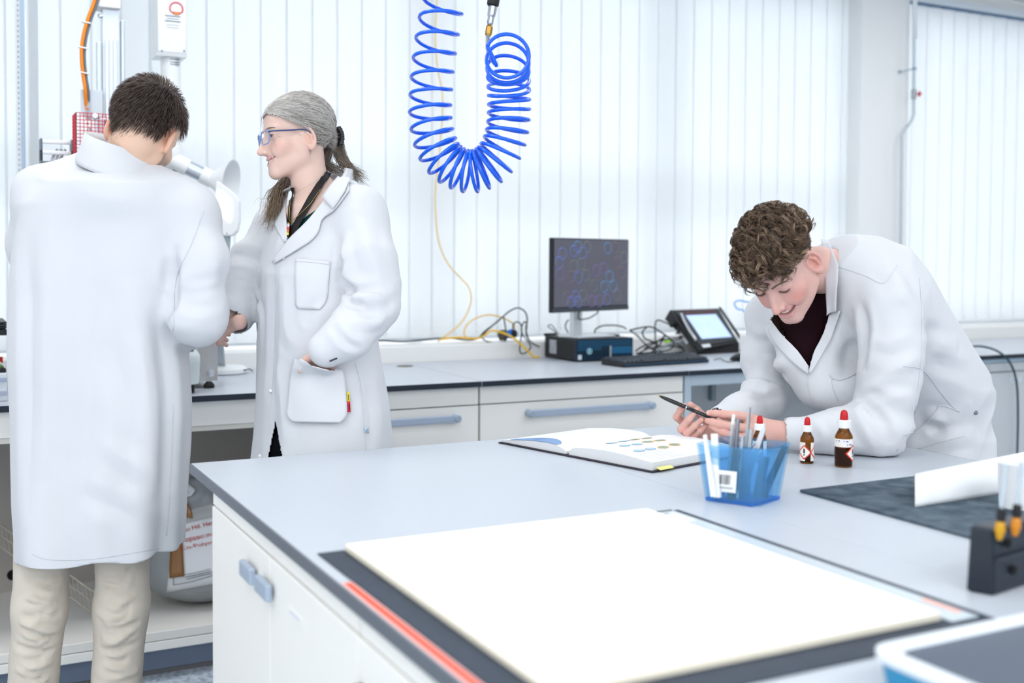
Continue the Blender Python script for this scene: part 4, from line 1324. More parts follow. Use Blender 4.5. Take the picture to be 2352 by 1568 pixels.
for nm, s0, s1 in (('left', 0, .2255), ('right', .2265, WB)):
    b = MB()
    ns = 26
    S = np.linspace(s0 + .004, s1 - .004, ns)
    b.grid([[page_pt(s, u, prof(s)) for u in np.linspace(.004, HB - .004, 5)] for s in S][::-1])
    o = b.build('page_block', M_page, bk_, smooth=True)
    b = MB()
    for u in (.004, HB - .004):
        b.grid([[page_pt(s, u, .0040), page_pt(s, u, prof(s))] for s in (S if u < .1 else S[::-1])])
    for s in (S[0], S[-1]):
        b.grid([[page_pt(s, .004, .0040), page_pt(s, .004, prof(s))], [page_pt(s, HB - .004, .004), page_pt(s, HB - .004, prof(s))]])
    b.build('page_edges', M_edgep, o)
    MB().prism([page_pt(s0 + (-.003 if nm == 'left' else .003), -.002, .0004), page_pt(s1 + (.003 if nm == 'right' else -.003), -.002, .0004), page_pt(s1 + (.003 if nm == 'right' else -.003), HB + .002, .0004), page_pt(s0 + (-.003 if nm == 'left' else .003), HB + .002, .0004)], V(0, 0, .003)).build('cover', M_cov, bk_, bevel=.0008)
MB().prism([page_pt(.2195, -.002, .0008), page_pt(.2325, -.002, .0008), page_pt(.2325, HB + .002, .0008), page_pt(.2195, HB + .002, .0008)], V(0, 0, .0022)).build('spine', M_cov, bk_)
# loose picture page curling on the left half
b = MB()
b.grid([[page_pt(s, u, prof(s) + .0008) for u in np.linspace(.003, .010 + .050 * math.sin((s - .025) / .170 * math.pi) ** .7, 5)] for s in np.linspace(.03, .19, 14)][::-1])
b.build('blue_picture', mat('picture_blue', '4C79B8', .5, noise=(14, '8FB2DA', .5)), bk_, smooth=True)


def cell(px, py, kind, k):
    q = at_z(px, py, ZT + .022)
    s, u = (q - P0) @ e1_, (q - P0) @ e2_
    q = page_pt(s, u, prof(s) + .0005)
    rx, ry = (.016, .0115) if kind == 'o' else (.015, .0105)
    ring = lambda f, dz: [page_pt(s + ry * f * math.sin(w) * (1 + .12 * math.sin(2 * w + k)), u + rx * f * math.cos(w), prof(s + ry * f * math.sin(w)) + dz) for w in np.linspace(0, 2 * math.pi, 19)[:-1]]
    o = MB().prism(ring(1, .0005), V(0, 0, .0002)).build('drawn_cell', mat('cell_orange', 'E9B44C', .6) if kind == 'o' else mat('cell_blue_line', '7FA8C4', .6), bk_)
    MB().prism(ring(.74 if kind == 'o' else .86, .0008), V(0, 0, .0002)).build('cell_core', mat('cell_green_grey', '8FAFA2', .6) if kind == 'o' else mat('cell_pale_blue', 'C3DBE8', .6, noise=(200, '9CC3D8', .3)), o)


for k, (x, y, c_) in enumerate(((1405, 1019, 'b'), (1432, 1015, 'b'), (1457, 1011, 'o'), (1485, 1009, 'o'), (1435, 1029, 'b'), (1463, 1026, 'b'), (1488, 1020, 'o'), (1516, 1017, 'o'), (1468, 1040, 'b'), (1494, 1036, 'b'), (1523, 1032, 'o'), (1549, 1026, 'o'))):
    cell(x, y, c_, k)
for k in range(9):
    s = .40 + .0 * k
    b = page_pt(.395 + .0085 * (k % 8), .03 + .02 * (k // 8), 0)
    s = .388 + .009 * k
    MB().prism([page_pt(s, .02, prof(s) + .0004), page_pt(s + .0012, .02, prof(s + .0012) + .0004), page_pt(s + .0012, .11 + .01 * (k % 3), prof(s + .0012) + .0004), page_pt(s, .11 + .01 * (k % 3), prof(s) + .0004)], V(0, 0, .0001)).build('pencil_line', mat('pencil_lilac', 'D3D6E6', .7), bk_)
q = at_z(1530, 1076, ZT + .006)
s_, u_ = (q - P0) @ e1_, (q - P0) @ e2_
MB().prism([page_pt(WB + .001, u_ - .024, .010), page_pt(WB + .012, u_ - .022, .006), page_pt(WB + .012, u_ + .020, .006), page_pt(WB + .001, u_ + .022, .010)], V(0, 0, .0006)).build('sticky_tab', mat('tab_yellow', 'E9E78A', .6), bk_)

# phone under the hands
ph = at_z(1700, 1020, ZT)
po_ = empty('phone', ph, 'black phone lying flat beneath the clasped hands', 'phone')
MB().obox(ph + V(.01, .01, .005), V(.02, -.065, 0), V(.034, .0105, 0), V(0, 0, .004)).build('body', M_blk2, po_, bevel=.003)
MB().obox(ph + V(.01, .01, .0094), V(.0185, -.060, 0), V(.031, .0095, 0), V(0, 0, .0003)).build('screen', mat('phone_glass', '0A0B0E', .1), po_)

# ---- dropper bottles
M_amber = mat('amber_glass', 'A8641C', .05, trans=.97, ior=1.3)
M_amberl = mat('amber_liquid', '6A3410', .1, trans=.7, ior=1.2)
M_cap = mat('cap_white', 'F2F4F5', .4)
M_teat = mat('teat_red', 'C8171E', .45)
M_hz = mat('hazard_red', 'DD3B2F', .5)
M_lab = mat('bottle_label', 'F2F0EA', .6)
M_inkb = mat('ink_blue', '5B74C4', .6)


def bottle(px, py, r, h, label, hazard, band, fill):
    c = at_z(px, py, ZT)
    c = V(c[0], c[1], ZT + .0004)
    o = empty('dropper_bottle', c, label, 'bottle', 'amber dropper bottles on the island')
    nk = r * .58
    MB().lathe(c, [(r * .92, 0), (r, .003), (r, h * .50), (r * .96, h * .55), (nk * 1.15, h * .635), (nk, h * .655), (nk, h * .70)], n=32).build('glass_body', M_amber, o, smooth=False)
    auto_smooth(o.children[-1])
    MB().lathe(c, [(r * .84, .003), (r * .90, .005), (r * .90, h * fill)], n=28).build('liquid', M_amberl, o)
    auto_smooth(o.children[-1])
    MB().lathe(c, [(nk * 1.32, h * .685), (nk * 1.36, h * .69), (nk * 1.36, h * .815), (nk * 1.2, h * .825)], n=36).build('screw_cap', M_cap, o)
    MB().lathe(c, [(nk * .78, h * .825), (nk * .80, h * .86), (nk * .72, h * .93), (nk * .62, h * .965), (nk * .40, h * .99), (.0005, h)], n=20).build('rubber_teat', M_teat, o, smooth=True)
    vw = V(0, 0, CAMH) - c
    th0 = math.atan2(vw[1], vw[0])

    def wrap(name, t0, t1, z0, z1, m, off, parent):
        b = MB()
        b.grid([[c + V((r + off) * math.cos(th0 + t), (r + off) * math.sin(th0 + t), z) for z in (z0, z1)] for t in np.linspace(t0, t1, 14)])
        return b.build(name, m, parent, smooth=True)
    if band:
        lb = wrap('paper_label', -1.7, 1.7, h * .36, h * .50, M_lab, .0006, o)
        for k, (t, w_, z) in enumerate(((-.9, .12, .455), (-.6, .2, .458), (.0, .09, .455), (.25, .25, .452), (.35, .12, .395), (.6, .25, .398), (.85, .12, .392))):
            wrap('handwriting', t, t + w_, h * z, h * (z + .018), M_inkb, .0010, lb)
    else:
        lb = wrap('paper_label', -2.0, -.25, h * .06, h * .46, M_lab, .0006, o)
        wrap('paper_label', .55, 2.0, h * .06, h * .46, M_lab, .0006, o)
    # hazard diamonds: red outline, white field, black mark
    for t, s in hazard:
        hh = h * .17 * s
        zc_ = h * .25

        def dm(f, off, a, b_):
            return c + V((r + off) * math.cos(th0 + t + a * f * hh / r), (r + off) * math.sin(th0 + t + a * f * hh / r), zc_ + b_ * f * hh)
        b = MB()
        k4 = [(1, 0), (0, 1), (-1, 0), (0, -1)]
        n_ = 6
        for i in range(4):
            (a0, b0), (a1, b1) = k4[i], k4[(i + 1) % 4]
            rowo = [dm(1.0, .0012, a0 + (a1 - a0) * q / n_, b0 + (b1 - b0) * q / n_) for q in range(n_ + 1)]
            rowi = [dm(.80, .0012, a0 + (a1 - a0) * q / n_, b0 + (b1 - b0) * q / n_) for q in range(n_ + 1)]
            b.grid([[p, q] for p, q in zip(rowo, rowi)])
        hz = b.build('hazard_border', M_hz, o)
        b = MB()
        rowt = [[dm(.80, .0010, a * (1 - abs(bb)), bb) for a in np.linspace(-1, 1, 7)] for bb in np.linspace(-1, 1, 9)]
        b.grid(rowt)
        b.build('hazard_field', M_lab, hz)
        b = MB()
        b.grid([[dm(1, .0015, a, bb) for a in (-.09, .09)] for bb in (-.12, .15, .48)])
        b.grid([[dm(1, .0015, a, bb) for a in (-.08, .08)] for bb in (-.42, -.26)])
        b.build('exclamation_mark', mat('ink_black', '101010', .6), hz)
    return o


bottle(1853, 1063, .0146, .100, 'small dropper bottle with exclamation hazard label', [(-.38, .95), (1.45, .95)], False, .30)
bottle(1937, 1071, .0188, .121, 'taller dropper bottle with handwritten band label', [(1.15, .9)], True, .34)
bottle(1744, 1060, .0146, .101, 'small dropper bottle half hidden behind blue tool cup', [(-.55, 1.0)], False, .30)

# ---- blue acrylic tool cup
cu = empty('tool_cup', (1.31, 1.61, ZT), 'blue transparent acrylic cup holding tweezers', 'tool cup')


def clear_mat(name, tcol, amount, dcol, rough=.08):
    m = bpy.data.materials.new(name)
    m.use_nodes = True
    nt = m.node_tree
    b = nt.nodes['Principled BSDF']
    b.inputs['Base Color'].default_value = lin(dcol)
    b.inputs['Roughness'].default_value = rough
    t = nt.nodes.new('ShaderNodeBsdfTransparent')
    t.inputs['Color'].default_value = lin(tcol)
    x = nt.nodes.new('ShaderNodeMixShader')
    x.inputs[0].default_value = amount
    nt.links.new(b.outputs[0], x.inputs[1])
    nt.links.new(t.outputs[0], x.inputs[2])
    nt.links.new(x.outputs[0], nt.nodes['Material Output'].inputs['Surface'])
    return m


M_acr = clear_mat('acrylic_blue', 'E3F3FD', .86, '93D0FA')
M_acr2 = clear_mat('acrylic_blue_base', '6FBDF8', .60, '1E90F0')
c00, c10, c11 = V(1.238, 1.633, 0), V(1.290, 1.544, 0), V(1.379, 1.584, 0)
c01 = c00 + c11 - c10
ctr = (c00 + c11) / 2


def chamf(f, z, ch=.22):
    Q = [ctr + (q - ctr) * f for q in (c00, c10, c11, c01)]
    out = []
    for i in range(4):
        p, q, r = Q[i - 1], Q[i], Q[(i + 1) % 4]
        out += [q + (p - q) * ch * (.5 if i == 1 else .35), q + (r - q) * ch * (.5 if i == 1 else .35)]
    return [V(q[0], q[1], z) for q in out]


HC_ = .105
lo_o, hi_o = chamf(1.0, ZT + .001), chamf(1.26, ZT + HC_)
lo_i, hi_i = chamf(.95, ZT + .007), chamf(1.21, ZT + HC_)
b = MB()
for i in range(8):
    j = (i + 1) % 8
    b.add([lo_o[i], lo_o[j], hi_o[j], hi_o[i]], [(0, 1, 2, 3)])
    b.add([lo_i[i], lo_i[j], hi_i[j], hi_i[i]], [(3, 2, 1, 0)])
    b.add([hi_o[i], hi_o[j], hi_i[j], hi_i[i]], [(0, 1, 2, 3)])
b.add(lo_o, [tuple(reversed(range(8)))])
b.add(lo_i, [tuple(range(8))])
b.build('wall', M_acr, cu)
MB().hexa(lo_o[0:1] + [lo_o[2], lo_o[4], lo_o[6]], [q + V(0, 0, .005) for q in (lo_o[0], lo_o[2], lo_o[4], lo_o[6])]).build('floor_plate', M_acr2, cu)
for s in (.36, .66):
    a_ = c00 + (c01 - c00) * s
    b_ = c10 + (c11 - c10) * s
    a_ = ctr + (a_ - ctr) * .94
    b_ = ctr + (b_ - ctr) * .94
    d_ = (c01 - c00) / np.linalg.norm(c01 - c00) * .0012
    MB().hexa([a_ - d_ + V(0, 0, ZT + .008), b_ - d_ + V(0, 0, ZT + .008), b_ + d_ + V(0, 0, ZT + .008), a_ + d_ + V(0, 0, ZT + .008)], [ctr + (q - ctr) * 1.12 + V(0, 0, ZT + .095) for q in (a_ - d_, b_ - d_, b_ + d_, a_ + d_)]).build('divider', M_acr, cu)
# barcode label on the front face
fn = np.cross(c10 - c00, V(0, 0, 1))
fn /= np.linalg.norm(fn)
if fn @ V(-1, -1, 0) < 0:
    fn = -fn


def on_cup(x, y, off):
    """point of the cup's front-left wall seen at pixel x, y"""
    a, b_, c_ = V(*lo_o[1]), V(*lo_o[2]), V(*hi_o[1])
    n_ = np.cross(b_ - a, c_ - a)
    n_ /= np.linalg.norm(n_)
    if n_ @ CF > 0:
        n_ = -n_
    d = CR * (x - PPX) / FPX - CU * (y - PPY) / FPX + CF
    o = V(0, 0, CAMH)
    return o + d * (((a - o) @ n_) / (d @ n_)) + n_ * off, n_


lq = [on_cup(x, y, .0006)[0] for x, y in ((1632, 1126), (1690, 1132), (1693, 1083), (1638, 1077))]
nn_ = on_cup(1660, 1100, 0)[1]
bl = MB().prism(lq, nn_ * .0003).build('barcode_label', mat('label_white', 'F6F8F9', .6), cu)
ex_ = (lq[1] - lq[0])
ey_ = (lq[3] - lq[0])
rb = random.Random(8)
x = .18
b = MB()
while x < .72:
    w_ = rb.choice((.012, .02, .03))
    b.prism([lq[0] + ex_ * x + ey_ * .36 + nn_ * .0004, lq[0] + ex_ * (x + w_) + ey_ * .36 + nn_ * .0004, lq[0] + ex_ * (x + w_) + ey_ * .80 + nn_ * .0004, lq[0] + ex_ * x + ey_ * .80 + nn_ * .0004], nn_ * .0002)
    x += w_ + rb.choice((.014, .022, .03))
b.build('barcode_bars', mat('barcode_ink', '4A4E54', .6), bl)
MB().prism([lq[0] + ex_ * .18 + ey_ * .16 + nn_ * .0004, lq[0] + ex_ * .86 + ey_ * .16 + nn_ * .0004, lq[0] + ex_ * .86 + ey_ * .24 + nn_ * .0004, lq[0] + ex_ * .18 + ey_ * .24 + nn_ * .0004], nn_ * .0002).build('print_line', mat('barcode_print', 'B9BEC4', .6), bl)

# tools: each a pair of tapering arms joined at one end
M_wp = mat('white_plastic_tool', 'F1F4F6', .4)
M_st = mat('steel_tool', 'B9BDC2', .25, metal=.9)
M_bt = mat('black_tool', '2B3138', .45)


def tweezers(top, foot, spread, w0, w1, m, label, pointed_up, bend=None):
    """top, foot: pixel x, y plus depth; arms open at one end"""
    a, b_ = pxd(*top), pxd(*foot)
    o = empty('tweezers', b_, label, 'tweezers', 'tools standing in the blue cup')
    d = (a - b_)
    L = np.linalg.norm(d)
    d /= L
    sd = CR - d * (CR @ d)
    sd /= np.linalg.norm(sd)
    dp = np.cross(d, sd)
    sd, dp = sd * .5 + dp * .866, dp * .5 - sd * .866
    for s in (-1, 1):
        rows = []
        for i in range(9):
            t = i / 8
            op = t if pointed_up else 1 - t
            wdt = w0 * (1 - t) + w1 * t
            c_ = b_ + d * L * t + sd * s * (spread * op * (1 - .35 * op) + .0012)
            if bend is not None and t > .75:
                c_ = c_ + sd * bend * ((t - .75) / .25) ** 1.5
            rows.append([c_ + sd * .0009 + dp * wdt / 2, c_ + sd * .0009 - dp * wdt / 2, c_ - sd * .0009 - dp * wdt / 2, c_ - sd * .0009 + dp * wdt / 2])
        bb = MB()
        vs = [p for r in rows for p in r]
        fs = [(i * 4 + k, i * 4 + (k + 1) % 4, (i + 1) * 4 + (k + 1) % 4, (i + 1) * 4 + k) for i in range(8) for k in range(4)] + [(3, 2, 1, 0), (32, 33, 34, 35)]
        bb.add(vs, fs).build('arm', m, o)
    return o


vc = 2.04
tweezers((1619, 998, vc - .03), (1640, 1140, vc - .035), .004, .012, .004, M_wp, 'white plastic tweezers with pointed tips, leftmost in the cup', True)
tweezers((1641, 996, vc - .02), (1648, 1142, vc - .03), .005, .012, .012, M_wp, 'white plastic tweezers with broad rounded end in the cup', False)
tweezers((1684, 951, vc + .02), (1672, 1140, vc), .005, .010, .0022, M_st, 'steel tweezers with kinked tip in the blue cup', True, .004)
tweezers((1695, 962, vc + .03), (1680, 1140, vc + .01), .004, .010, .005, M_st, 'shiny steel tweezers behind the kinked pair', True)
tweezers((1722, 935, vc + .04), (1703, 1140, vc + .03), .003, .009, .003, M_st, 'tallest steel tweezers in the blue cup', True)
tweezers((1725, 985, vc + .03), (1715, 1138, vc + .02), .005, .009, .006, M_st, 'short steel tweezers beside the tallest pair', False)
tweezers((1754, 985, vc + .02), (1700, 1142, vc + .01), .004, .011, .009, M_st, 'dull steel tweezers leaning to the right', False)
tweezers((1707, 1000, vc - .01), (1692, 1144, vc - .02), .003, .008, .004, M_st, 'small steel tweezers in the middle of the cup', True)
tweezers((1690, 1030, vc - .02), (1678, 1146, vc - .02), .004, .012, .010, M_bt, 'short dark tweezers low behind the barcode label', False)
tweezers((1762, 1050, vc - .0), (1742, 1142, vc - .01), .006, .009, .007, M_bt, 'black tweezers with open tips near the right wall', True)
tweezers((1752, 1046, vc + .01), (1735, 1142, vc), .005, .009, .006, M_bt, 'slim black tweezers beside the open pair', True)
tweezers((1803, 1026, vc + .02), (1752, 1140, vc), .004, .013, .010, M_bt, 'black tweezers leaning far right over the cup rim', False)

# ---- black screwdriver stand at the right edge
sd_ = empty('screwdriver_stand', (1.33, 1.01, ZT), 'black plastic screwdriver stand at the right edge', 'tool stand')
C0 = at_z(2282, 1370, ZT)
C1 = at_z(2217, 1358, ZT)
sx_ = V(.985, .17, 0)
lo4 = [C0, C0 + sx_ * .24, C1 + sx_ * .24, C1]
dz_ = .088
lo4 = [V(q[0], q[1], ZT + .0005) for q in lo4]
hi4 = [lo4[0] + V(.004, .006, dz_ * .98), lo4[1] + V(.004, .006, dz_ * .98), lo4[2] + V(.004, .0, dz_), lo4[3] + V(.006, 0, dz_)]
M_std = mat('stand_black', '1B2430', .4)
MB().hexa(lo4, hi4).build('block', M_std, sd_, bevel=.004)
for t, zz in ((.045, .028), (.03, .066)):
    q = C0 + sx_ * t + V(.002, .0, ZT * 0 + zz)
    nq = np.cross(sx_, V(0, 0, 1))
    MB().lathe(q + nq * .001, [(.006, -.002), (.006, .0012)], n=16, axis=nq).build('socket_hole', mat('hole_black', '050505', .9), sd_)
q = C0 + sx_ * .12 + V(0, 0, .048)
MB().obox(q + np.cross(sx_, V(0, 0, 1)) * .002, sx_ * .115, np.cross(sx_, V(0, 0, 1)) * .0012, V(0, 0, .0016)).build('front_rib', mat('stand_rib', '2A3542', .4), sd_)
for k, (x0_, y0_, x1_, y1_, c_) in enumerate(((2297, 1215, 2309, 1065, 'F0B41E'), (2333, 1206, 2346, 1062, 'F09A1E'))):
    v_ = float((C0 @ CF)) + .045
    a_, b_ = pxd(x0_, y0_, v_), pxd(x1_, y1_, v_)
    d_ = (b_ - a_) / np.linalg.norm(b_ - a_)
    o = empty('screwdriver', a_, ('amber tipped screwdriver nearest the carpet mat', 'amber tipped screwdriver at the right picture edge')[k], 'screwdriver', 'screwdrivers in the black stand')
    MB().lathe(a_ - d_ * .02, [(.003, .006), (.0068, .018), (.0062, .026), (.005, .030)], n=12, axis=d_).build('amber_tip', mat('amber_' + c_, c_, .2, trans=.3), o)
    MB().lathe(a_ + d_ * .010, [(.005, 0), (.0060, .003), (.0060, .015), (.004, .018)], n=14, axis=d_).build('collar', M_blk, o)
    MB().lathe(a_ + d_ * .028, [(.0030, 0), (.0030, np.linalg.norm(b_ - a_) - .028)], n=12, axis=d_).build('rod', mat('rod_clear', 'C9D6E0', .15, metal=.5), o)
# white beaker behind the stand
bq = at_z(2349, 1180, ZT)
MB().lathe(V(bq[0] + .01, bq[1] + .015, ZT + .0062), [(.030, 0), (.033, .003), (.037, .078), (.038, .08), (.036, .08), (.031, .004)], n=30).build('white_beaker', mat('beaker_white', 'F4F7FA', .35), smooth=False)
bk2 = bpy.data.objects['white_beaker']
auto_smooth(bk2)
tag(bk2, 'white plastic beaker at the right edge behind the stand', 'beaker')

# ---- shallow tray in the near corner
ty = empty('shallow_tray', (1.2, .7, ZT), 'shallow blue tray with white rim and dark inside, nearest camera', 'tray')
tc0 = at_z(2012, 1492, ZT + .045)
tx0, ty1 = tc0[0], tc0[1] + .012
w_, h_ = .62, .5
cxy = V(tx0 + w_ / 2, ty1 - h_ / 2, 0)
o1 = rrect(w_, h_, .03, 6)
ring = lambda f, z: [V(cxy[0] + x * (w_ / 2 + f) / (w_ / 2), cxy[1] + y * (h_ / 2 + f) / (h_ / 2), z) for x, y in o1]
b = MB()
R0, R1 = ring(-.006, ZT + .0005), ring(-.001, ZT + .033)
for i in range(len(R0)):
    j = (i + 1) % len(R0)
    b.add([R0[i], R0[j], R1[j], R1[i]], [(0, 1, 2, 3)])
b.build('side_wall', mat('tray_blue', '2C8FBE', .4), ty, smooth=True)
b = MB()
LV = [ring(-.001, ZT + .033), ring(.003, ZT + .036), ring(.003, ZT + .044), ring(-.004, ZT + .046), ring(-.012, ZT + .046), ring(-.016, ZT + .040)]
for a_, c_ in zip(LV[:-1], LV[1:]):
    for i in range(len(a_)):
        j = (i + 1) % len(a_)
        b.add([a_[i], a_[j], c_[j], c_[i]], [(0, 1, 2, 3)])
b.build('rim', mat('tray_rim', 'E6EEF4', .4), ty, smooth=True)
b = MB().add(ring(-.016, ZT + .040), [tuple(range(len(o1)))])
b.build('inner_plate', mat('tray_grey', '465364', .45), ty)
b = MB().add(ring(-.006, ZT + .0005), [tuple(reversed(range(len(o1))))])
b.build('underside', mat('tray_blue', '2C8FBE', .4), ty)
# ================================================================== sculpting kit (signed distance + surface nets)
f32 = np.float32


def V(*a):
    return np.array(a, dtype=float)


def smin(a, b, k):
    h = np.clip(.5 + .5 * (b - a) / k, 0, 1)
    return b * (1 - h) + a * h - k * h * (1 - h)


def smax(a, b, k):
    return -smin(-a, -b, k)


def sd_ell(p, c, r, R=None):
    q = p - np.asarray(c, f32)
    if R is not None:
        q = q @ np.asarray(R, f32)
    r = np.asarray(r, f32)
    k0 = np.linalg.norm(q / r, axis=1)
    k1 = np.linalg.norm(q / (r * r), axis=1)
    return k0 * (k0 - 1) / np.maximum(k1, 1e-6)


def sd_cone(p, a, b, ra, rb):
    a = np.asarray(a, f32)
    ba = np.asarray(b, f32) - a
    q = p - a
    t = np.clip(q @ ba / max(float(ba @ ba), 1e-12), 0, 1)
    return np.linalg.norm(q - t[:, None] * ba, axis=1) - (ra + (rb - ra) * t)


def sd_chain(p, pts, rad, k=.01):
    d = None
    for i in range(len(pts) - 1):
        e = sd_cone(p, pts[i], pts[i + 1], rad[i], rad[i + 1])
        d = e if d is None else smin(d, e, k)
    return d


def sd_loft(p, knots):
    """vertical tube with superelliptic sections. knots rows: z, cx, cy, a(side), bf(front,-y), bb(back), exponent"""
    K = np.asarray(knots, float)
    z = p[:, 2]
    g = [np.interp(z, K[:, 0], K[:, i]).astype(f32) for i in range(1, 7)]
    x = (p[:, 0] - g[0]) / g[2]
    yy = p[:, 1] - g[1]
    y = np.where(yy < 0, yy / g[3], yy / g[4])
    n = (np.abs(x) ** g[5] + np.abs(y) ** g[5]) ** (1 / g[5])
    d = (n - 1) * np.minimum(g[2], np.minimum(g[3], g[4]))
    return np.maximum(d, np.maximum(K[0, 0] - z, z - K[-1, 0]))


def surf(sdf, lo, hi, h, B=8):
    lo = np.asarray(lo, float)
    hi = np.asarray(hi, float)
    nb = np.ceil((hi - lo) / (h * B)).astype(int)
    N = nb * B
    ci = np.stack(np.meshgrid(*[np.arange(n) for n in nb], indexing='ij'), -1).reshape(-1, 3)
    cc = lo + (ci + .5) * B * h - .5 * h
    dc = sdf(cc.astype(f32))
    act = np.abs(dc) < B * h * 1.25
    D = np.zeros(N, f32)
    Db = D.reshape(nb[0], B, nb[1], B, nb[2], B)
    Db[:] = np.where(dc > 0, 1., -1.).reshape(nb)[:, None, :, None, :, None]
    A = ci[act]
    off = np.stack(np.meshgrid(*[np.arange(B)] * 3, indexing='ij'), -1).reshape(-1, 3)
    CH = 800
    for s in range(0, len(A), CH):
        a = A[s:s + CH]
        idx = (a[:, None, :] * B + off[None]).reshape(-1, 3)
        d = sdf((lo + idx * h).astype(f32))
        D[idx[:, 0], idx[:, 1], idx[:, 2]] = d
    S = D < 0
    cnt = np.zeros(N - 1, np.int8)
    for dx in (0, 1):
        for dy in (0, 1):
            for dz in (0, 1):
                cnt += S[dx:N[0] - 1 + dx, dy:N[1] - 1 + dy, dz:N[2] - 1 + dz]
    cell = np.argwhere((cnt > 0) & (cnt < 8))
    vid = -np.ones(N - 1, np.int32)
    vid[cell[:, 0], cell[:, 1], cell[:, 2]] = np.arange(len(cell))
    acc = np.zeros((len(cell), 3))
    num = np.zeros(len(cell))
    C8 = {}
    for dx in (0, 1):
        for dy in (0, 1):
            for dz in (0, 1):
                C8[dx, dy, dz] = D[cell[:, 0] + dx, cell[:, 1] + dy, cell[:, 2] + dz]
    for a in C8:
        for ax in range(3):
            if a[ax] == 0:
                b = list(a)
                b[ax] = 1
                da, db = C8[a], C8[tuple(b)]
                m_ = (da < 0) != (db < 0)
                t = np.where(m_, da / np.where(m_, da - db, 1), 0)
                q = np.tile(np.array(a, float), (len(cell), 1))
                q[:, ax] += t
                acc += q * m_[:, None]
                num += m_
    vert = lo + (cell + acc / num[:, None]) * h
    quads = []
    for ax in range(3):
        o1, o2 = [(1, 2), (2, 0), (0, 1)][ax]
        sl0 = [slice(1, N[i] - 1) for i in range(3)]
        sl1 = list(sl0)
        sl0[ax] = slice(0, N[ax] - 1)
        sl1[ax] = slice(1, N[ax])
        s0, s1 = S[tuple(sl0)], S[tuple(sl1)]
        e = np.argwhere(s0 != s1)
        base = e.copy()
        for i in range(3):
            if i != ax:
                base[:, i] += 1
        fl = s0[e[:, 0], e[:, 1], e[:, 2]]
        q = []
        for a1, a2 in ((-1, -1), (0, -1), (0, 0), (-1, 0)):
            c = base.copy()
            c[:, o1] += a1
            c[:, o2] += a2
            q.append(vid[c[:, 0], c[:, 1], c[:, 2]])
        q = np.stack(q, 1)
        q[~fl] = q[~fl][:, ::-1]
        quads.append(q)
    F = np.vstack(quads)
    F = F[(F >= 0).all(1)]
    return vert, F


def vnormals(v, F):
    n = np.zeros_like(v)
    fn = np.cross(v[F[:, 2]] - v[F[:, 0]], v[F[:, 3]] - v[F[:, 1]])
    for i in range(4):
        np.add.at(n, F[:, i], fn)
    return n / np.maximum(np.linalg.norm(n, axis=1), 1e-12)[:, None]


def smooth_mesh(v, F, it=2, lam=.5, keep=None):
    E = np.vstack([F[:, [0, 1]], F[:, [1, 2]], F[:, [2, 3]], F[:, [3, 0]]])
    E = np.vstack([E, E[:, ::-1]])
    deg = np.bincount(E[:, 0], minlength=len(v)).astype(float)
    for _ in range(it):
        s = np.zeros_like(v)
        for c in range(3):
            s[:, c] = np.bincount(E[:, 0], weights=v[E[:, 1], c], minlength=len(v))
        nv = v + lam * (s / np.maximum(deg, 1)[:, None] - v)
        if keep is not None:
            nv[keep] = v[keep]
        v = nv
    return v


def cull(v, F, keepface):
    F = F[keepface]
    used = np.unique(F)
    m_ = -np.ones(len(v), int)
    m_[used] = np.arange(len(used))
    return v[used], m_[F]


def np_mesh(name, v, F, m, parent=None, cols=None, mats=None, fmat=None, solid=0.0):
    me = bpy.data.meshes.new(name)
    me.vertices.add(len(v))
    me.vertices.foreach_set('co', np.asarray(v, f32).ravel())
    k = F.shape[1]
    me.loops.add(len(F) * k)
    me.loops.foreach_set('vertex_index', np.asarray(F, np.int32).ravel())
    me.polygons.add(len(F))
    me.polygons.foreach_set('loop_start', np.arange(0, len(F) * k, k, dtype=np.int32))
    me.polygons.foreach_set('loop_total', np.full(len(F), k, np.int32))
    for q in (mats or [m]):
        me.materials.append(q)
    if fmat is not None:
        me.polygons.foreach_set('material_index', np.asarray(fmat, np.int32))
    me.update(calc_edges=True)
    me.polygons.foreach_set('use_smooth', np.ones(len(F), bool))
    if cols is not None:
        a = me.color_attributes.new('tint', 'FLOAT_COLOR', 'POINT')
        c4 = np.ones((len(v), 4), f32)
        c4[:, :3] = cols
        a.data.foreach_set('color', c4.ravel())
    me.validate()
    o = bpy.data.objects.new(name, me)
    COL.objects.link(o)
    if parent is not None:
        place(o, parent)
    if solid:
        s = o.modifiers.new('thickness', 'SOLIDIFY')
        s.thickness = solid
        s.offset = -1
    return o


def merge(parts):
    """parts: list of (v, F, cols or None)"""
    vs, fs, cs, n = [], [], [], 0
    for v, F, c in parts:
        vs.append(v)
        fs.append(F + n)
        cs.append(c if c is not None else np.ones((len(v), 3)))
        n += len(v)
    return np.vstack(vs), np.vstack(fs), np.vstack(cs)


def bez(pts, n):
    return spline(pts, n)


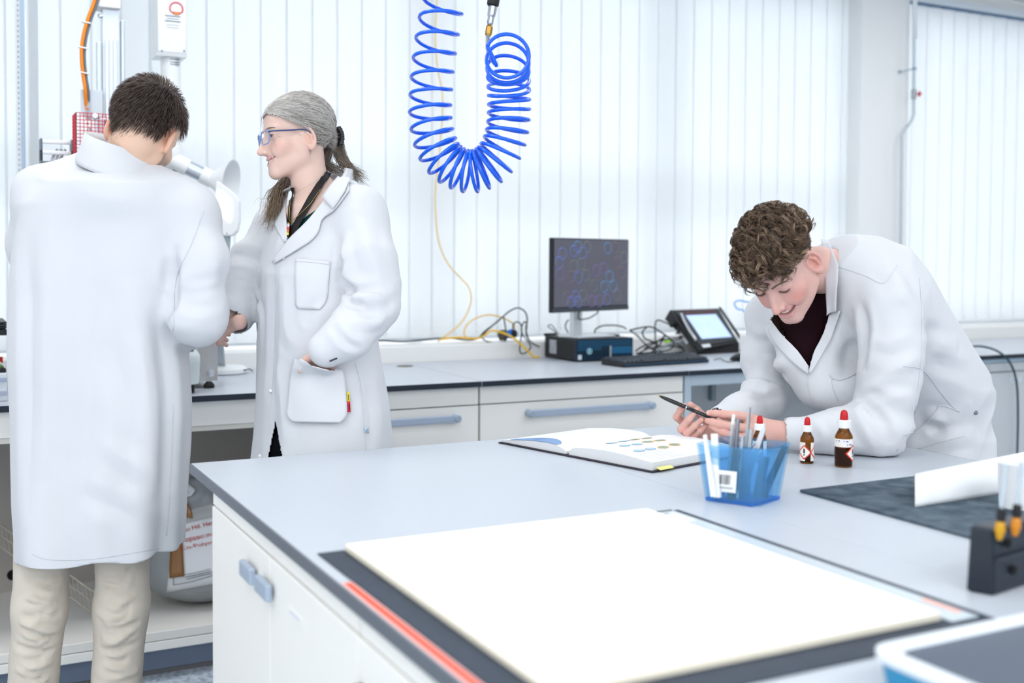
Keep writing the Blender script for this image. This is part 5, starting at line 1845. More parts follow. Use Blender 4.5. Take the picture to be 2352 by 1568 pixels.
def fold_disp(v, nrm, folds):
    """each fold: (points along a line, half width, height)"""
    d = np.zeros(len(v))
    for pts, w, amp in folds:
        P = spline(pts, max(4, 5 * (len(pts) - 1))) if len(pts) > 2 else np.asarray(pts, float)
        best = np.full(len(v), 9.)
        tt = np.zeros(len(v))
        sg = np.zeros(len(v))
        lo, hi = P.min(0) - 3 * w, P.max(0) + 3 * w
        sel = np.where(((v > lo) & (v < hi)).all(1))[0]
        if not len(sel):
            continue
        q = v[sel]
        bb = np.full(len(sel), 9.)
        t_ = np.zeros(len(sel))
        m_ = len(P) - 1
        for i in range(m_):
            ba = P[i + 1] - P[i]
            t = np.clip((q - P[i]) @ ba / max(ba @ ba, 1e-12), 0, 1)
            e = np.linalg.norm(q - P[i] - t[:, None] * ba, axis=1)
            c = e < bb
            bb = np.where(c, e, bb)
            t_ = np.where(c, (i + t) / m_, t_)
        x = bb / w
        prof = 1.1 * ((1 + x * .6) * np.exp(-1.5 * x) * 1.25 - .42 * np.exp(-((x - 1.7) / .7) ** 2))
        d[sel] += amp * prof * np.sin(np.pi * np.clip(t_, 0, 1)) ** .6
    return v + nrm * d[:, None]


def vnoise(p, s, seed=0):
    """smooth value noise, vectorised, -1..1"""
    q = p * s + seed * 17.31
    i = np.floor(q).astype(np.int64)
    f = q - i
    f = f * f * (3 - 2 * f)
    r = 0
    for dx in (0, 1):
        for dy in (0, 1):
            for dz in (0, 1):
                h = (i[:, 0] + dx) * 374761393 + (i[:, 1] + dy) * 668265263 + (i[:, 2] + dz) * 2147483647 + seed * 974634
                h = (h ^ (h >> 13)) * 1274126177
                h = ((h ^ (h >> 16)) & 0xffff) / 32767.5 - 1
                r = r + h * (f[:, 0] if dx else 1 - f[:, 0]) * (f[:, 1] if dy else 1 - f[:, 1]) * (f[:, 2] if dz else 1 - f[:, 2])
    return r


def strands(name, curves, rad, m, parent, cols=None, nside=3):
    """hair: list of (n,3) point arrays -> one mesh of tapered thin tubes"""
    VS, FS, CS, n0 = [], [], [], 0
    for ci, P in enumerate(curves):
        P = np.asarray(P, float)
        k = len(P)
        T = np.gradient(P, axis=0)
        T /= np.maximum(np.linalg.norm(T, axis=1), 1e-9)[:, None]
        s, t, _ = basis(T[0])
        r = rad[ci] if hasattr(rad, '__len__') else rad
        R = r * np.clip(1.25 - np.linspace(0, 1.05, k) ** 2, .15, 1)
        S = np.tile(s, (k, 1))
        S = S - T * np.sum(S * T, 1)[:, None]
        S /= np.maximum(np.linalg.norm(S, axis=1), 1e-9)[:, None]
        U = np.cross(T, S)
        ring = []
        for j in range(nside):
            w = 2 * math.pi * j / nside
            ring.append(P + R[:, None] * (math.cos(w) * S + math.sin(w) * U))
        v = np.stack(ring, 1).reshape(-1, 3)
        a = np.arange(k - 1)[:, None] * nside + np.arange(nside)[None]
        b = np.arange(k - 1)[:, None] * nside + (np.arange(nside)[None] + 1) % nside
        F = np.stack([a, b, b + nside, a + nside], -1).reshape(-1, 4)
        VS.append(v)
        FS.append(F + n0)
        if cols is not None:
            CS.append(np.tile(cols[ci], (len(v), 1)))
        n0 += len(v)
    return np_mesh(name, np.vstack(VS), np.vstack(FS), m, parent, np.vstack(CS) if cols is not None else None)


# ------------------------------------------------------------------ heads.  local frame: face towards -y, z up, subject's left is +x
def sd_head(p, H):
    """H: dict of shape parameters"""
    q = p.copy()
    q[:, 0] = np.abs(q[:, 0])
    jw = H.get('jaw', 1.0)
    d = sd_ell(p, (0, .014, .036), (.0735, .092, .082))
    d = smin(d, sd_ell(p, (0, -.042, .03), (.060, .050, .058)), .02)           # forehead
    d = smin(d, sd_ell(p, (0, -.034, -.040), (.058 * jw, .056, .066)), .022)   # face mass
    d = smin(d, sd_cone(q, (.047 * jw, -.004, -.066), (.012, -.072, -.101), .017, .0165), .026)  # jaw
    d = smin(d, sd_ell(p, (0, -.0775, -.101), (.021, .0165, .0155)), .014)      # chin
    d = smin(d, sd_ell(q, (.041, -.056, -.030), (.020, .021, .018)), .022)      # cheekbone
    d = smin(d, sd_ell(q, (.056, -.004, -.030), (.010, .020, .026)), .018)      # before the ear
    sm = H.get('smile', 0)
    if sm:
        d = smin(d, sd_ell(q, (.033, -.072, -.047), (.017, .015, .015)), .014)  # raised cheek
    d = smin(d, sd_ell(p, (0, -.058, -.068), (.034, .0345, .034)), .018)        # muzzle
    d = smin(d, sd_cone(q, (.012, -.0865, .017), (.044, -.0735, .017), .0070, .0062), .014)  # brow
    d = smax(d, -sd_ell(q, (.0330, -.1005, -.002), (.0165, .0150, .0110)), .014)  # socket
    # lids over the eyeball
    d = smin(d, sd_ell(q, (.0322, -.0745, -.0010), (.0150, .0132, .0120)), .006)
    op = H.get('eye', .5)
    if op > 0:   # slit between the lids
        d = smax(d, -sd_ell(q, (.0322, -.0885, H.get('eyez', -.002)), (.0130, .0075, .0042 * op)), .0012)
    # nose
    nl = H.get('nose', 1.0)
    tip = (0, -.086 - .029 * nl, -.0415)
    d = smin(d, sd_chain(p, [(0, -.0845, .012), (0, -.0955 - .005 * nl, -.016), tip], [.0062, .0072, .0092], .006), .008)
    d = smin(d, sd_chain(p, [(0, -.080, .008), (0, -.089, -.018), (0, -.098, -.0405)], [.0075, .0095, .0115], .008), .010)
    d = smin(d, sd_ell(q, (.0118, -.0985, -.0445), (.0068, .0095, .0066)), .005)
    d = smax(d, -sd_ell(q, (.0062, -.1045, -.0512), (.0032, .0050, .0030)), .002)
    # mouth
    up = .006 * sm
    lipc = [(0, -.0925, -.0665), (.012, -.0905, -.0662 + up * .25), (.0225, -.0845, -.0655 + up * .7), (.030 + .0055 * sm, -.0755, -.0655 + up * 1.35)]
    gap = H.get('mouth', 0) * .004
    u_ = [(a, b, c + gap * .8 * (1 - (a / .034) ** 2)) for a, b, c in lipc]
    l_ = [(a * .97, b + .0015, c - .0088 - gap * 1.2 * max(0, 1 - (a / .034) ** 2) + (.0080 * (a / .033) ** 2)) for a, b, c in lipc]
    d = smin(d, sd_chain(q, u_, [.0046, .0043, .0034, .002], .004), .004)
    d = smin(d, sd_chain(q, l_, [.0056, .0052, .0040, .002], .004), .004)
    mid = [((a[0] + b[0]) / 2, (a[1] + b[1]) / 2 - .002, (a[2] + b[2]) / 2 + .0003) for a, b in zip(u_, l_)]
    cr = [.0008 + gap * 1.0, .0008 + gap * .95, .0008 + gap * .7, .0005]
    cut = sd_chain(q, mid, cr, .001)
    cut = np.minimum(cut, sd_chain(q, [(a, b + .007, c) for a, b, c in mid], cr, .001))
    d = smax(d, -cut, .0014)
    if sm:      # smile fold
        d = smax(d, -sd_chain(q, [(.0185, -.0955, -.046), (.030, -.088, -.055), (.0385, -.080, -.068)], [.0016, .0018, .0010], .002), .006)
    # ear
    if H.get('ear', True):
        a = -.42
        Re = np.array([[math.cos(a), -math.sin(a), 0], [math.sin(a), math.cos(a), 0], [0, 0, 1]])
        t = .25
        Rt = np.array([[1, 0, 0], [0, math.cos(t), -math.sin(t)], [0, math.sin(t), math.cos(t)]])
        ex = H.get('earx', .0690)
        e = (q - np.asarray((ex, .012, -.016), f32)) @ (Re @ Rt).astype(f32) / f32(H.get('ears', 1.0))
        rim = np.sqrt((np.sqrt((e[:, 1] / .0155) ** 2 + ((e[:, 2] + .001 * 0) / .0275) ** 2 + 1e-9) - 1) ** 2 * .019 ** 2 + (e[:, 0] - .004) ** 2) - .0042
        plate = np.maximum(np.sqrt((e[:, 1] / .0165) ** 2 + (e[:, 2] / .0285) ** 2) * .019 - .019, np.abs(e[:, 0] + .001) - .0028)
        lobe = sd_ell(e, (0.002, -.004, -.029), (.0045, .008, .009))
        anti = sd_chain(e, [(.003, .004, -.016), (.005, .006, .002), (.003, .001, .015)], [.003, .0035, .003], .003)
        trag = sd_ell(e, (.002, -.012, -.004), (.004, .005, .006))
        ear = smin(smin(smin(smin(rim, plate, .004), lobe, .006), anti, .003), trag, .004)
        d = smin(d, ear * H.get('ears', 1.0), .006)
    return d


def head_colors(v, base, H, blush=(1, .55, .5), lip=(.72, .30, .30)):
    q = v.copy()
    q[:, 0] = np.abs(q[:, 0])
    base = np.array(base)
    c = np.tile(base, (len(v), 1))

    def blend(w, col):
        nonlocal c
        c = c * (1 - w[:, None]) + np.asarray(col) * w[:, None]
    bl = H.get('blush', .35)
    g = np.exp(-(((q - V(.046, -.065, -.036)) / V(.022, .03, .02)) ** 2).sum(1))
    blend(bl * g, base * V(1.0, .58, .55))
    g = np.exp(-(((q - V(0, -.118, -.042)) / V(.014, .012, .014)) ** 2).sum(1))
    blend(.6 * bl * g, base * V(1, .68, .65))
    g = np.exp(-(((q - V(.074, .014, -.016)) / V(.012, .024, .034)) ** 2).sum(1))
    blend(H.get('earred', .5) * g, base * V(1, .6, .52))
    # lips
    sm = H.get('smile', 0)
    gap = H.get('mouth', 0) * .004
    zc = -.0705 + .0035 * sm + .006 * sm * (q[:, 0] / .032) ** 2
    half = .0092 * (1 - (q[:, 0] / .033) ** 2) + gap
    w = np.clip(1.6 - np.abs((q[:, 2] - zc)) / np.maximum(half, .0005), 0, 1) * (q[:, 1] < -.07) * (q[:, 0] < .032) * (np.abs(q[:, 2] - zc) < .018)
    blend(np.clip(w, 0, 1) * .8, np.array(lip))
    # eye region slightly darker
    g = np.exp(-(((q - V(.032, -.088, -.001)) / V(.018, .02, .010)) ** 2).sum(1))
    blend(.25 * g, base * V(.85, .62, .6))
    return c


def build_head(H, base, res=.0022, lo=(-.10, -.135, -.16), hi=(.10, .12, .13), neck=None, lip=(.70, .33, .33)):
    """returns v, F, cols in the head's local frame"""
    def f(p):
        d = sd_head(p, H)
        if neck is not None:
            d = smin(d, sd_chain(p, neck[0], neck[1], .02), .022)
        return d
    v, F = surf(f, lo, hi, res)
    v = smooth_mesh(v, F, 1, .35)
    return v, F, head_colors(v, base, H, lip=lip)


def grid_sphere(c, r, nu=14, nv=20):
    v, F = [], []
    for i in range(nu + 1):
        a = math.pi * i / nu
        for j in range(nv):
            b = 2 * math.pi * j / nv
            v.append((c[0] + r * math.sin(a) * math.cos(b), c[1] - r * math.cos(a), c[2] + r * math.sin(a) * math.sin(b)))
    for i in range(nu):
        for j in range(nv):
            F.append((i * nv + j, i * nv + (j + 1) % nv, (i + 1) * nv + (j + 1) % nv, (i + 1) * nv + j))
    return np.array(v), np.array(F)


def face_y(x, z, H):
    ys = np.linspace(-.135, -.03, 120)
    d = sd_head(np.stack([np.full(120, x), ys, np.full(120, z)], 1).astype(f32), H)
    i = int(np.argmax(d < 0))
    return ys[max(i, 1)] - .0004


def face_extras(H, R, o, s, parent, iris=(.20, .26, .32), browcol=None, brow_n=70, seed=1, lash=(.12, .08, .06)):
    """eyeballs, teeth, lashes and brows as children of the person"""
    rng = random.Random(seed)
    for sx in (1, -1):
        v, F = grid_sphere((0, 0, 0), .0116)
        gz = H.get('gaze', (0, 0))
        n = v / .0116
        g = V(math.sin(gz[0]), -math.cos(gz[0]) * math.cos(gz[1]), math.sin(gz[1]))
        ang = np.arccos(np.clip(n @ g, -1, 1))
        c = np.tile(V(.86, .82, .80), (len(v), 1))
        c[ang < .47] = iris
        c[ang < .2] = (.01, .01, .01)
        if H.get('eye', .5) > 0:
            np_mesh('eyeball', xf(v + V(sx * .0322, -.0747, -.0012), R, o, s), F, M_eyeball, parent, c)
        cur = []
        zz = H.get('eyez', -.002)
        for i in range(30):
            t = i / 29 * 2 - 1
            x = .0322 + t * .0128
            hgt = .0042 * H.get('eye', .5) * math.sqrt(max(0, 1 - t * t))
            zl = zz + (hgt if H.get('eye', .5) > 0 else -.0045 + .0030 * t * t)
            y = face_y(x, zl, H) - .0003
            dn = -.0040 if H.get('eye', .5) <= .2 else .0010
            cur.append(np.array([(sx * x, y + .0006, zl), (sx * (x + t * .001), y - .0022, zl + dn * .5), (sx * (x + t * .002), y - .0038, zl + dn)]))
        strands('eyelashes', [xf(q, R, o, s) for q in cur], .00042, M_hairv, parent, [lash] * len(cur))
        if browcol is not None:
            cur = []
            for i in range(brow_n):
                t = rng.random()
                pts = []
                for k in range(3):
                    tt = t + k * .10
                    x = .0125 + .034 * tt
                    z = .0150 + .0055 * math.sin(min(tt, 1.1) * 2.3) + (rng.uniform(-.0036, .0036) if k == 0 else 0) * (1 - .5 * t)
                    if k == 0:
                        dz = z - (.0150 + .0055 * math.sin(min(tt, 1.1) * 2.3))
                    z = .0150 + .0055 * math.sin(min(tt, 1.1) * 2.3) + dz * (1 - .3 * k)
                    pts.append((sx * x, face_y(x, z, H) - .0004 - .0005 * k * (k < 2), z))
                cur.append(np.array(pts))
            strands('eyebrow', [xf(q, R, o, s) for q in cur], .00050, M_hairv, parent, [tuple(np.array(browcol) * rng.uniform(.8, 1.2)) for _ in cur])
    if H.get('mouth', 0) > .2:
        sm = H.get('smile', 0)
        b = MB()
        for k in range(8):
            x0, x1 = -.0232 + k * .0058, -.0232 + k * .0058 + .0055
            zt, zb = -.0615, -.0722 + (.001 if k in (0, 1, 6, 7) else 0)
            q = []
            for x in (x0, x1):
                y = -.0918 + .012 * (x / .022) ** 2
                q.append((x, y, zt + .004 * sm * (x / .022) ** 2, zb + .005 * sm * (x / .022) ** 2))
            lo = [(q[0][0], q[0][1], q[0][3]), (q[1][0], q[1][1], q[1][3]), (q[1][0], q[1][1] + .003, q[1][3]), (q[0][0], q[0][1] + .003, q[0][3])]
            hi = [(q[0][0], q[0][1], q[0][2]), (q[1][0], q[1][1], q[1][2]), (q[1][0], q[1][1] + .003, q[1][2]), (q[0][0], q[0][1] + .003, q[0][2])]
            b.hexa(lo, hi)
        b.v = [tuple(p) for p in xf(np.array(b.v), R, o, s)]
        b.build('teeth', M_teeth, parent, bevel=.0006)


def xf(v, R, o, s=1.0):
    return (np.asarray(v) * s) @ np.asarray(R).T + np.asarray(o)


M_skin = mat('skin', 'FFFFFF', .5, spec=.35, sss=.25, vcol='tint', bump=(900, .06))
M_eye = mat('eye_white', 'E9E4E0', .15)
M_teeth = mat('teeth', 'F4EFE2', .25)
M_hairv = mat('hair_strands', 'FFFFFF', .5, spec=.35, vcol='tint')
M_eyeball = mat('eyeball', 'FFFFFF', .12, vcol='tint', coat=.5)
M_lash = mat('eyelash_dark', '2A1E18', .8)
# ------------------------------------------------------------------ clothing helpers
from mathutils.bvhtree import BVHTree
RH = V(math.cos(YAW), -math.sin(YAW), 0)
DH = V(math.sin(YAW), math.cos(YAW), 0)
BUV = np.stack([RH, DH, V(0, 0, 1)], 1)          # columns: right, away from camera, up


def U(x, y, v):
    """photo pixel at depth v -> (right, away, up) coordinates of the room seen from the tripod"""
    w = pxd(x, y, v)
    return V(w @ RH, w @ DH, w[2])


def to_world(q):
    return np.asarray(q) @ BUV.T


def to_px(w):
    q = np.asarray(w, float) - V(0, 0, CAMH)
    z = q @ CF
    return np.stack([PPX + FPX * (q @ CR) / z, PPY - FPX * (q @ CU) / z], -1)


def in_poly(p, poly):
    P = np.asarray(poly, float)
    x, y = p[:, 0], p[:, 1]
    c = np.zeros(len(p), bool)
    n = len(P)
    for i in range(n):
        x0, y0 = P[i]
        x1, y1 = P[i - 1]
        with np.errstate(divide='ignore', invalid='ignore'):
            m_ = ((y0 > y) != (y1 > y)) & (x < (x1 - x0) * (y - y0) / (y1 - y0) + x0)
        c ^= m_
    return c


class Garment:
    """surface already meshed, in world coordinates, that trims can be laid on"""

    def __init__(self, v, F):
        self.v, self.F = v, F
        self.bvh = BVHTree.FromPolygons([tuple(p) for p in v], [tuple(int(i) for i in f) for f in F])

    def hit(self, x, y, off=.0):
        d = pxd(x, y, 1.0) - V(0, 0, CAMH)
        d /= np.linalg.norm(d)
        loc, n, i, dist = self.bvh.ray_cast(Vector((0, 0, CAMH)), Vector(d))
        if loc is None:
            return None
        n = np.array(n)
        if n @ d > 0:
            n = -n
        return np.array(loc) + n * off - d * off * .5

    def hits(self, pts, off):
        out = []
        last = None
        for x, y in pts:
            h = self.hit(x, y, off)
            if h is None:
                h = pxd(x, y, np.linalg.norm(last - V(0, 0, CAMH)) if last is not None else 2.6) if last is not None else None
                if h is not None:
                    dd = pxd(x, y, 1.0) - V(0, 0, CAMH)
                    h = V(0, 0, CAMH) + dd * ((last - V(0, 0, CAMH)) @ CF)
            out.append(h)
            if h is not None:
                last = h
        nxt = next((h for h in out if h is not None), None)
        if nxt is None:
            loc = self.bvh.find_nearest(Vector(pxd(*pts[0], float(np.median((self.v[::50] - V(0, 0, CAMH)) @ CF)))))[0]
            nxt = np.array(loc)
        for i, h in enumerate(out):
            if h is None:
                dd = pxd(*pts[i], 1.0) - V(0, 0, CAMH)
                out[i] = V(0, 0, CAMH) + dd * ((nxt - V(0, 0, CAMH)) @ CF)
        return np.array(out)

    def patch(self, name, A, B, m, parent, nu=14, nv=10, off=.003, thick=.002, smooth=1, lift=None):
        """cloth piece between two pixel polylines A and B laid on the garment"""
        a2 = spline(np.array([(x, y, 0) for x, y in A], float), nu)[:, :2]
        b2 = spline(np.array([(x, y, 0) for x, y in B], float), nu)[:, :2]
        rows = []
        for i in range(nu):
            t = np.linspace(0, 1, nv)[:, None]
            row = self.hits([tuple(q) for q in a2[i] * (1 - t) + b2[i] * t], off)
            if lift is not None:
                row = row - (lift(i / (nu - 1), np.linspace(0, 1, nv))[:, None]) * (row - V(0, 0, CAMH)) / np.linalg.norm(row - V(0, 0, CAMH), axis=1)[:, None]
            rows.append(row)
        G = np.array(rows)
        # soften depth jumps
        for _ in range(smooth):
            g = G.copy()
            g[1:-1, 1:-1] = (G[1:-1, 1:-1] * 2 + G[:-2, 1:-1] + G[2:, 1:-1] + G[1:-1, :-2] + G[1:-1, 2:]) / 6
            G = g
        v = G.reshape(-1, 3)
        F = np.array([(i * nv + j, (i + 1) * nv + j, (i + 1) * nv + j + 1, i * nv + j + 1) for i in range(nu - 1) for j in range(nv - 1)])
        n = vnormals(v, F)
        if (n @ (V(0, 0, CAMH) - v.mean(0))).sum() < 0:
            F = F[:, ::-1]
        o = np_mesh(name, v, F, m, parent, solid=thick)
        return o

    def line(self, name, pts, r, m, parent, off=.0008, n=24, flat=False):
        q = spline(np.array([(x, y, 0) for x, y in pts], float), n)[:, :2]
        P = self.hits([tuple(a) for a in q], off)
        return MB().tube(P, r, n=5).build(name, m, parent, smooth=True)


def apply_folds(v, F, n, fl):
    """folds given as photo pixels are laid on the cloth surface itself"""
    g = Garment(to_world(v), F)
    out = []
    for pts, w, a in fl:
        hs = [g.hit(x, y) for x, y, *_ in pts]
        hs = [h @ BUV for h in hs if h is not None]
        if len(hs) >= 2:
            out.append((hs, w, a))
    return fold_disp(v, n, out)


M_coat = mat('lab_coat_cotton', 'DBDEE3', .8, spec=.15, sheen=.15, bump=(700, .05))
M_coat2 = mat('lab_coat_cotton_pocket', 'DEE1E6', .8, spec=.15, sheen=.15, bump=(700, .05))
M_seam = mat('coat_seam', 'DDE2E9', .9, spec=.1)


def sleeve_wrinkle(v, nrm, pts, rad, amp, freq, seed=0, centre=None):
    """soft rings round an arm, strongest near the elbow (pts index centre)"""
    P = np.asarray(pts, float)
    best = np.full(len(v), 9.)
    tt = np.zeros(len(v))
    cl = np.zeros_like(v)
    seg = np.linalg.norm(np.diff(P, axis=0), axis=1)
    L = np.concatenate([[0], np.cumsum(seg)])
    for i in range(len(P) - 1):
        ba = P[i + 1] - P[i]
        t = np.clip((v - P[i]) @ ba / (ba @ ba), 0, 1)
        c = P[i] + t[:, None] * ba
        e = np.linalg.norm(v - c, axis=1)
        m_ = e < best
        best = np.where(m_, e, best)
        tt = np.where(m_, L[i] + t * seg[i], tt)
        cl = np.where(m_[:, None], c, cl)
    w = np.clip(1.25 - best / (np.interp(tt, L, rad) * 1.35), 0, .25) * 4
    Lc = L[centre] if centre is not None else L[-1] * .5
    g = .35 + .65 * np.exp(-((tt - Lc) / .12) ** 2)
    n1 = vnoise(v, 9, seed)
    n2 = vnoise(v, 16, seed + 3)
    ph = tt * freq * 2 * math.pi + 2.6 * n1 + 1.2 * n2
    prof = np.sin(ph)
    prof = np.where(prof > 0, prof ** 1.5, -(-prof) ** .8)
    d = 1.5 * amp * g * w * prof * (.55 + .45 * vnoise(v, 7, seed + 9))
    return v + nrm * d[:, None]
# ================================================================== person: man seen from behind
rootM = empty('person', to_world(V(-.95, 2.70, 0)), 'man seen from behind in white lab coat and beige trousers', 'person')


def man_pts():
    S = {}
    S['armR'] = [U(430, 488, 2.67), U(455, 600, 2.63), U(453, 728, 2.62), U(415, 752, 2.79), U(345, 740, 2.98)]
    S['radR'] = [.074, .062, .060, .053, .046]
    S['armL'] = [U(98, 452, 2.68), U(82, 560, 2.74), U(90, 660, 2.80), U(150, 700, 2.98), U(210, 720, 3.12)]
    S['radL'] = [.070, .060, .058, .052, .045]
    return S


SM = man_pts()
_rows = [(425, 120, 415, 2.2), (470, 58, 452, 2.3), (550, 38, 446, 2.5), (650, 28, 428, 2.6), (750, 24, 412, 2.6), (850, 22, 415, 2.6), (950, 21, 418, 2.6),
         (1050, 21, 410, 2.6), (1150, 22, 401, 2.6), (1240, 25, 395, 2.6), (1400, 30, 390, 2.6)]
_K = []
for y, l, r, e in _rows:
    a, b = U(l, y, 2.66), U(r, y, 2.66)
    _K.append((a[2], (a[0] + b[0]) / 2, 2.68, (b[0] - a[0]) / 2, .155, .14, e))
_K = sorted(_K)


def coat_man(p):
    q = p.copy()
    # long soft folds of the skirt
    th = np.arctan2(p[:, 1] - 2.68, p[:, 0] + .95)
    wz = np.clip((1.25 - p[:, 2]) / .6, 0, 1)
    f = (.007 * np.sin(5 * th + .7) + .005 * np.sin(9 * th + 2.1 + 2 * p[:, 2])) * wz
    d = sd_loft(q, _K) - f
    sh = sd_chain(p, [U(215, 392, 2.68), U(100, 448, 2.68)], [.055, .066], .02)
    d = smin(d, sh, .05)
    sh = sd_chain(p, [U(335, 418, 2.68), U(435, 492, 2.66)], [.052, .068], .02)
    d = smin(d, sh, .05)
    d = smin(d, sd_ell(p, U(268, 462, 2.66), (.14, .125, .075)), .06)
    d = smin(d, sd_chain(p, SM['armL'], SM['radL'], .04), .03)
    d = smin(d, sd_chain(p, SM['armR'], SM['radR'], .04), .018)
    return d


v, F = surf(coat_man, (-1.32, 2.40, .60), (-.66, 3.2, 1.62), .0065)
n = vnormals(v, F)
v = sleeve_wrinkle(v, n, SM['armR'], SM['radR'], .005, 9, 3, 2)
n = vnormals(v, F)
fl = []


def FL(pts, w, a):
    fl.append((pts, w, a))


FL([(388, 590, 2.56), (392, 640, 2.56), (420, 600, 2.56)], .016, -.010)
FL([(400, 560, 2.56), (398, 700, 2.56), (402, 790, 2.56)], .014, -.012)
FL([(120, 480, 2.53), (110, 760, 2.53), (100, 1100, 2.53)], .03, .007)
FL([(205, 560, 2.52), (215, 800, 2.52), (190, 1200, 2.52)], .035, -.006)
FL([(300, 640, 2.52), (330, 860, 2.52), (345, 1150, 2.52)], .03, .008)
FL([(250, 780, 2.52), (300, 950, 2.52), (290, 1150, 2.52)], .028, -.006)
FL([(60, 520, 2.56), (70, 800, 2.56), (60, 1200, 2.55)], .022, -.006)
FL([(360, 700, 2.54), (385, 880, 2.54), (370, 1150, 2.55)], .022, -.007)
FL([(230, 1010, 2.52), (300, 1060, 2.52), (360, 1100, 2.53)], .022, .005)
FL([(180, 1130, 2.52), (290, 1180, 2.52), (350, 1230, 2.53)], .022, -.005)
FL([(150, 420, 2.55), (250, 455, 2.53), (360, 450, 2.55)], .03, .005)
FL([(470, 520, 2.60), (490, 620, 2.60), (480, 700, 2.6)], .02, .005)
FL([(415, 690, 2.58), (460, 705, 2.57), (508, 690, 2.6)], .014, -.006)
FL([(420, 650, 2.58), (455, 660, 2.57), (505, 640, 2.6)], .012, .005)
v = apply_folds(v, F, n, fl)
v = v + n * (vnoise(v, 6, 1) * .004 + vnoise(v, 14, 2) * .0015)[:, None]
vw = to_world(v)
# open hem and sleeve end
def hem_m(q):
    th = np.arctan2(q[:, 1] - 2.68, q[:, 0] + .95)
    return .628 + .012 * np.sin(th + 2.2) + .004 * np.sin(7 * th)


hz = hem_m(v)
below = v[:, 2] < hz
v[:, 2] = np.maximum(v[:, 2], hz)
vw = to_world(v)
fc = v[F].mean(1)
neckcut = (np.linalg.norm((fc - U(285, 375, 2.68))[:, :2], axis=1) < .058) & (fc[:, 2] > 1.5)
keep = ~below[F].all(1) & ~neckcut & ~(fc[:, 1] > 3.02)
GM = Garment(vw, F)
v2, F2 = cull(vw, F, keep)
coatM = np_mesh('lab_coat', v2, F2, M_coat, rootM, solid=.0025)
# seams
GM.line('seam', [(468, 482), (440, 560), (405, 640), (398, 760)], .0009, M_seam, coatM)
GM.line('seam', [(398, 930), (394, 1050), (388, 1150), (382, 1230)], .0008, M_seam, coatM)
GM.line('seam', [(75, 1272), (110, 1284), (200, 1284), (300, 1270), (365, 1258)], .0007, M_seam, coatM, n=40)

# head, neck, hands hidden in the sleeves, legs
_f = BUV @ V(-.05, .90, -.42)
_f /= np.linalg.norm(_f)
_z = BUV @ V(.24, .30, .9)
_z = _z - _f * (_z @ _f)
_z /= np.linalg.norm(_z)
RM = np.stack([np.cross(-_f, _z), -_f, _z], 1)
OM = pxd(334, 299, 2.69)
HM = dict(smile=0, mouth=0, eye=.6, earred=.75, blush=.2, earx=.070, ears=1.0)
SKM = (.80, .55, .42)
nb = (np.asarray(to_world(U(283, 420, 2.69))) - OM) @ RM
vh, Fh, ch = build_head(HM, SKM, .0026, lo=(-.11, -.135, -.21), hi=(.11, .14, .13), neck=([(0, .022, -.05), tuple(nb * .55 + V(0, .006, -.02)), tuple(nb)], [.054, .056, .062]))
# stubble along the jaw
q = vh.copy()
g = np.clip((-.035 - q[:, 2]) / .02, 0, 1) * (q[:, 1] < .0) * (q[:, 2] > -.125) * (1 - np.exp(-((np.abs(q[:, 0]) / .02) ** 2)) * 0)
ch = ch * (1 - .62 * g[:, None]) + V(.13, .09, .07) * .62 * g[:, None]


def limb(pts, rad, res=.012):
    P = np.array(pts)
    f = lambda p: sd_chain(p, P, rad, .02)
    m_ = max(rad) + .03
    return surf(f, P.min(0) - m_, P.max(0) + m_, res)


def tint(v, c):
    return np.tile(np.array(c, float), (len(v), 1))


def simple_hand(w, d, side, s=1.0, res=.004, curl=.5):
    """relaxed hand at wrist w pointing along d (room coordinates); returns v, F"""
    d = np.asarray(d, float) / np.linalg.norm(d)
    n = np.asarray(side, float)
    n = n - d * (n @ d)
    n /= np.linalg.norm(n)
    pal = np.cross(d, n)
    pr = []
    for k, (off, ln) in enumerate(((-.030, .085), (-.010, .095), (.011, .088), (.030, .068))):
        a = w + d * .085 * s + n * off * s
        b = a + d * ln * .45 * s + pal * curl * .012
        c = b + d * ln * .3 * s + pal * curl * .03
        e = c + d * ln * .15 * s + pal * curl * .035
        pr.append(([w + n * off * .6 * s, a, b, c, e], [.016, .012, .0095, .0088, .0075]))
    a = w + d * .02 * s - n * .025 * s
    pr.append(([a, a + d * .04 * s - n * .025 * s + pal * .01, a + d * .07 * s - n * .03 * s + pal * .02], [.014, .012, .009]))

    def f(p):
        r = sd_ell(p, w + d * .045 * s, (.042 * s, .042 * s, .042 * s)) + .012
        for P, R in pr:
            r = smin(r, sd_chain(p, P, [x * s for x in R], .005), .008)
        return smin(r, sd_cone(p, w - d * .05, w + d * .02, .027 * s, .026 * s), .015)
    A = np.array([q for P, _ in pr for q in P] + [w - d * .05])
    return surf(f, A.min(0) - .04, A.max(0) + .04, res)


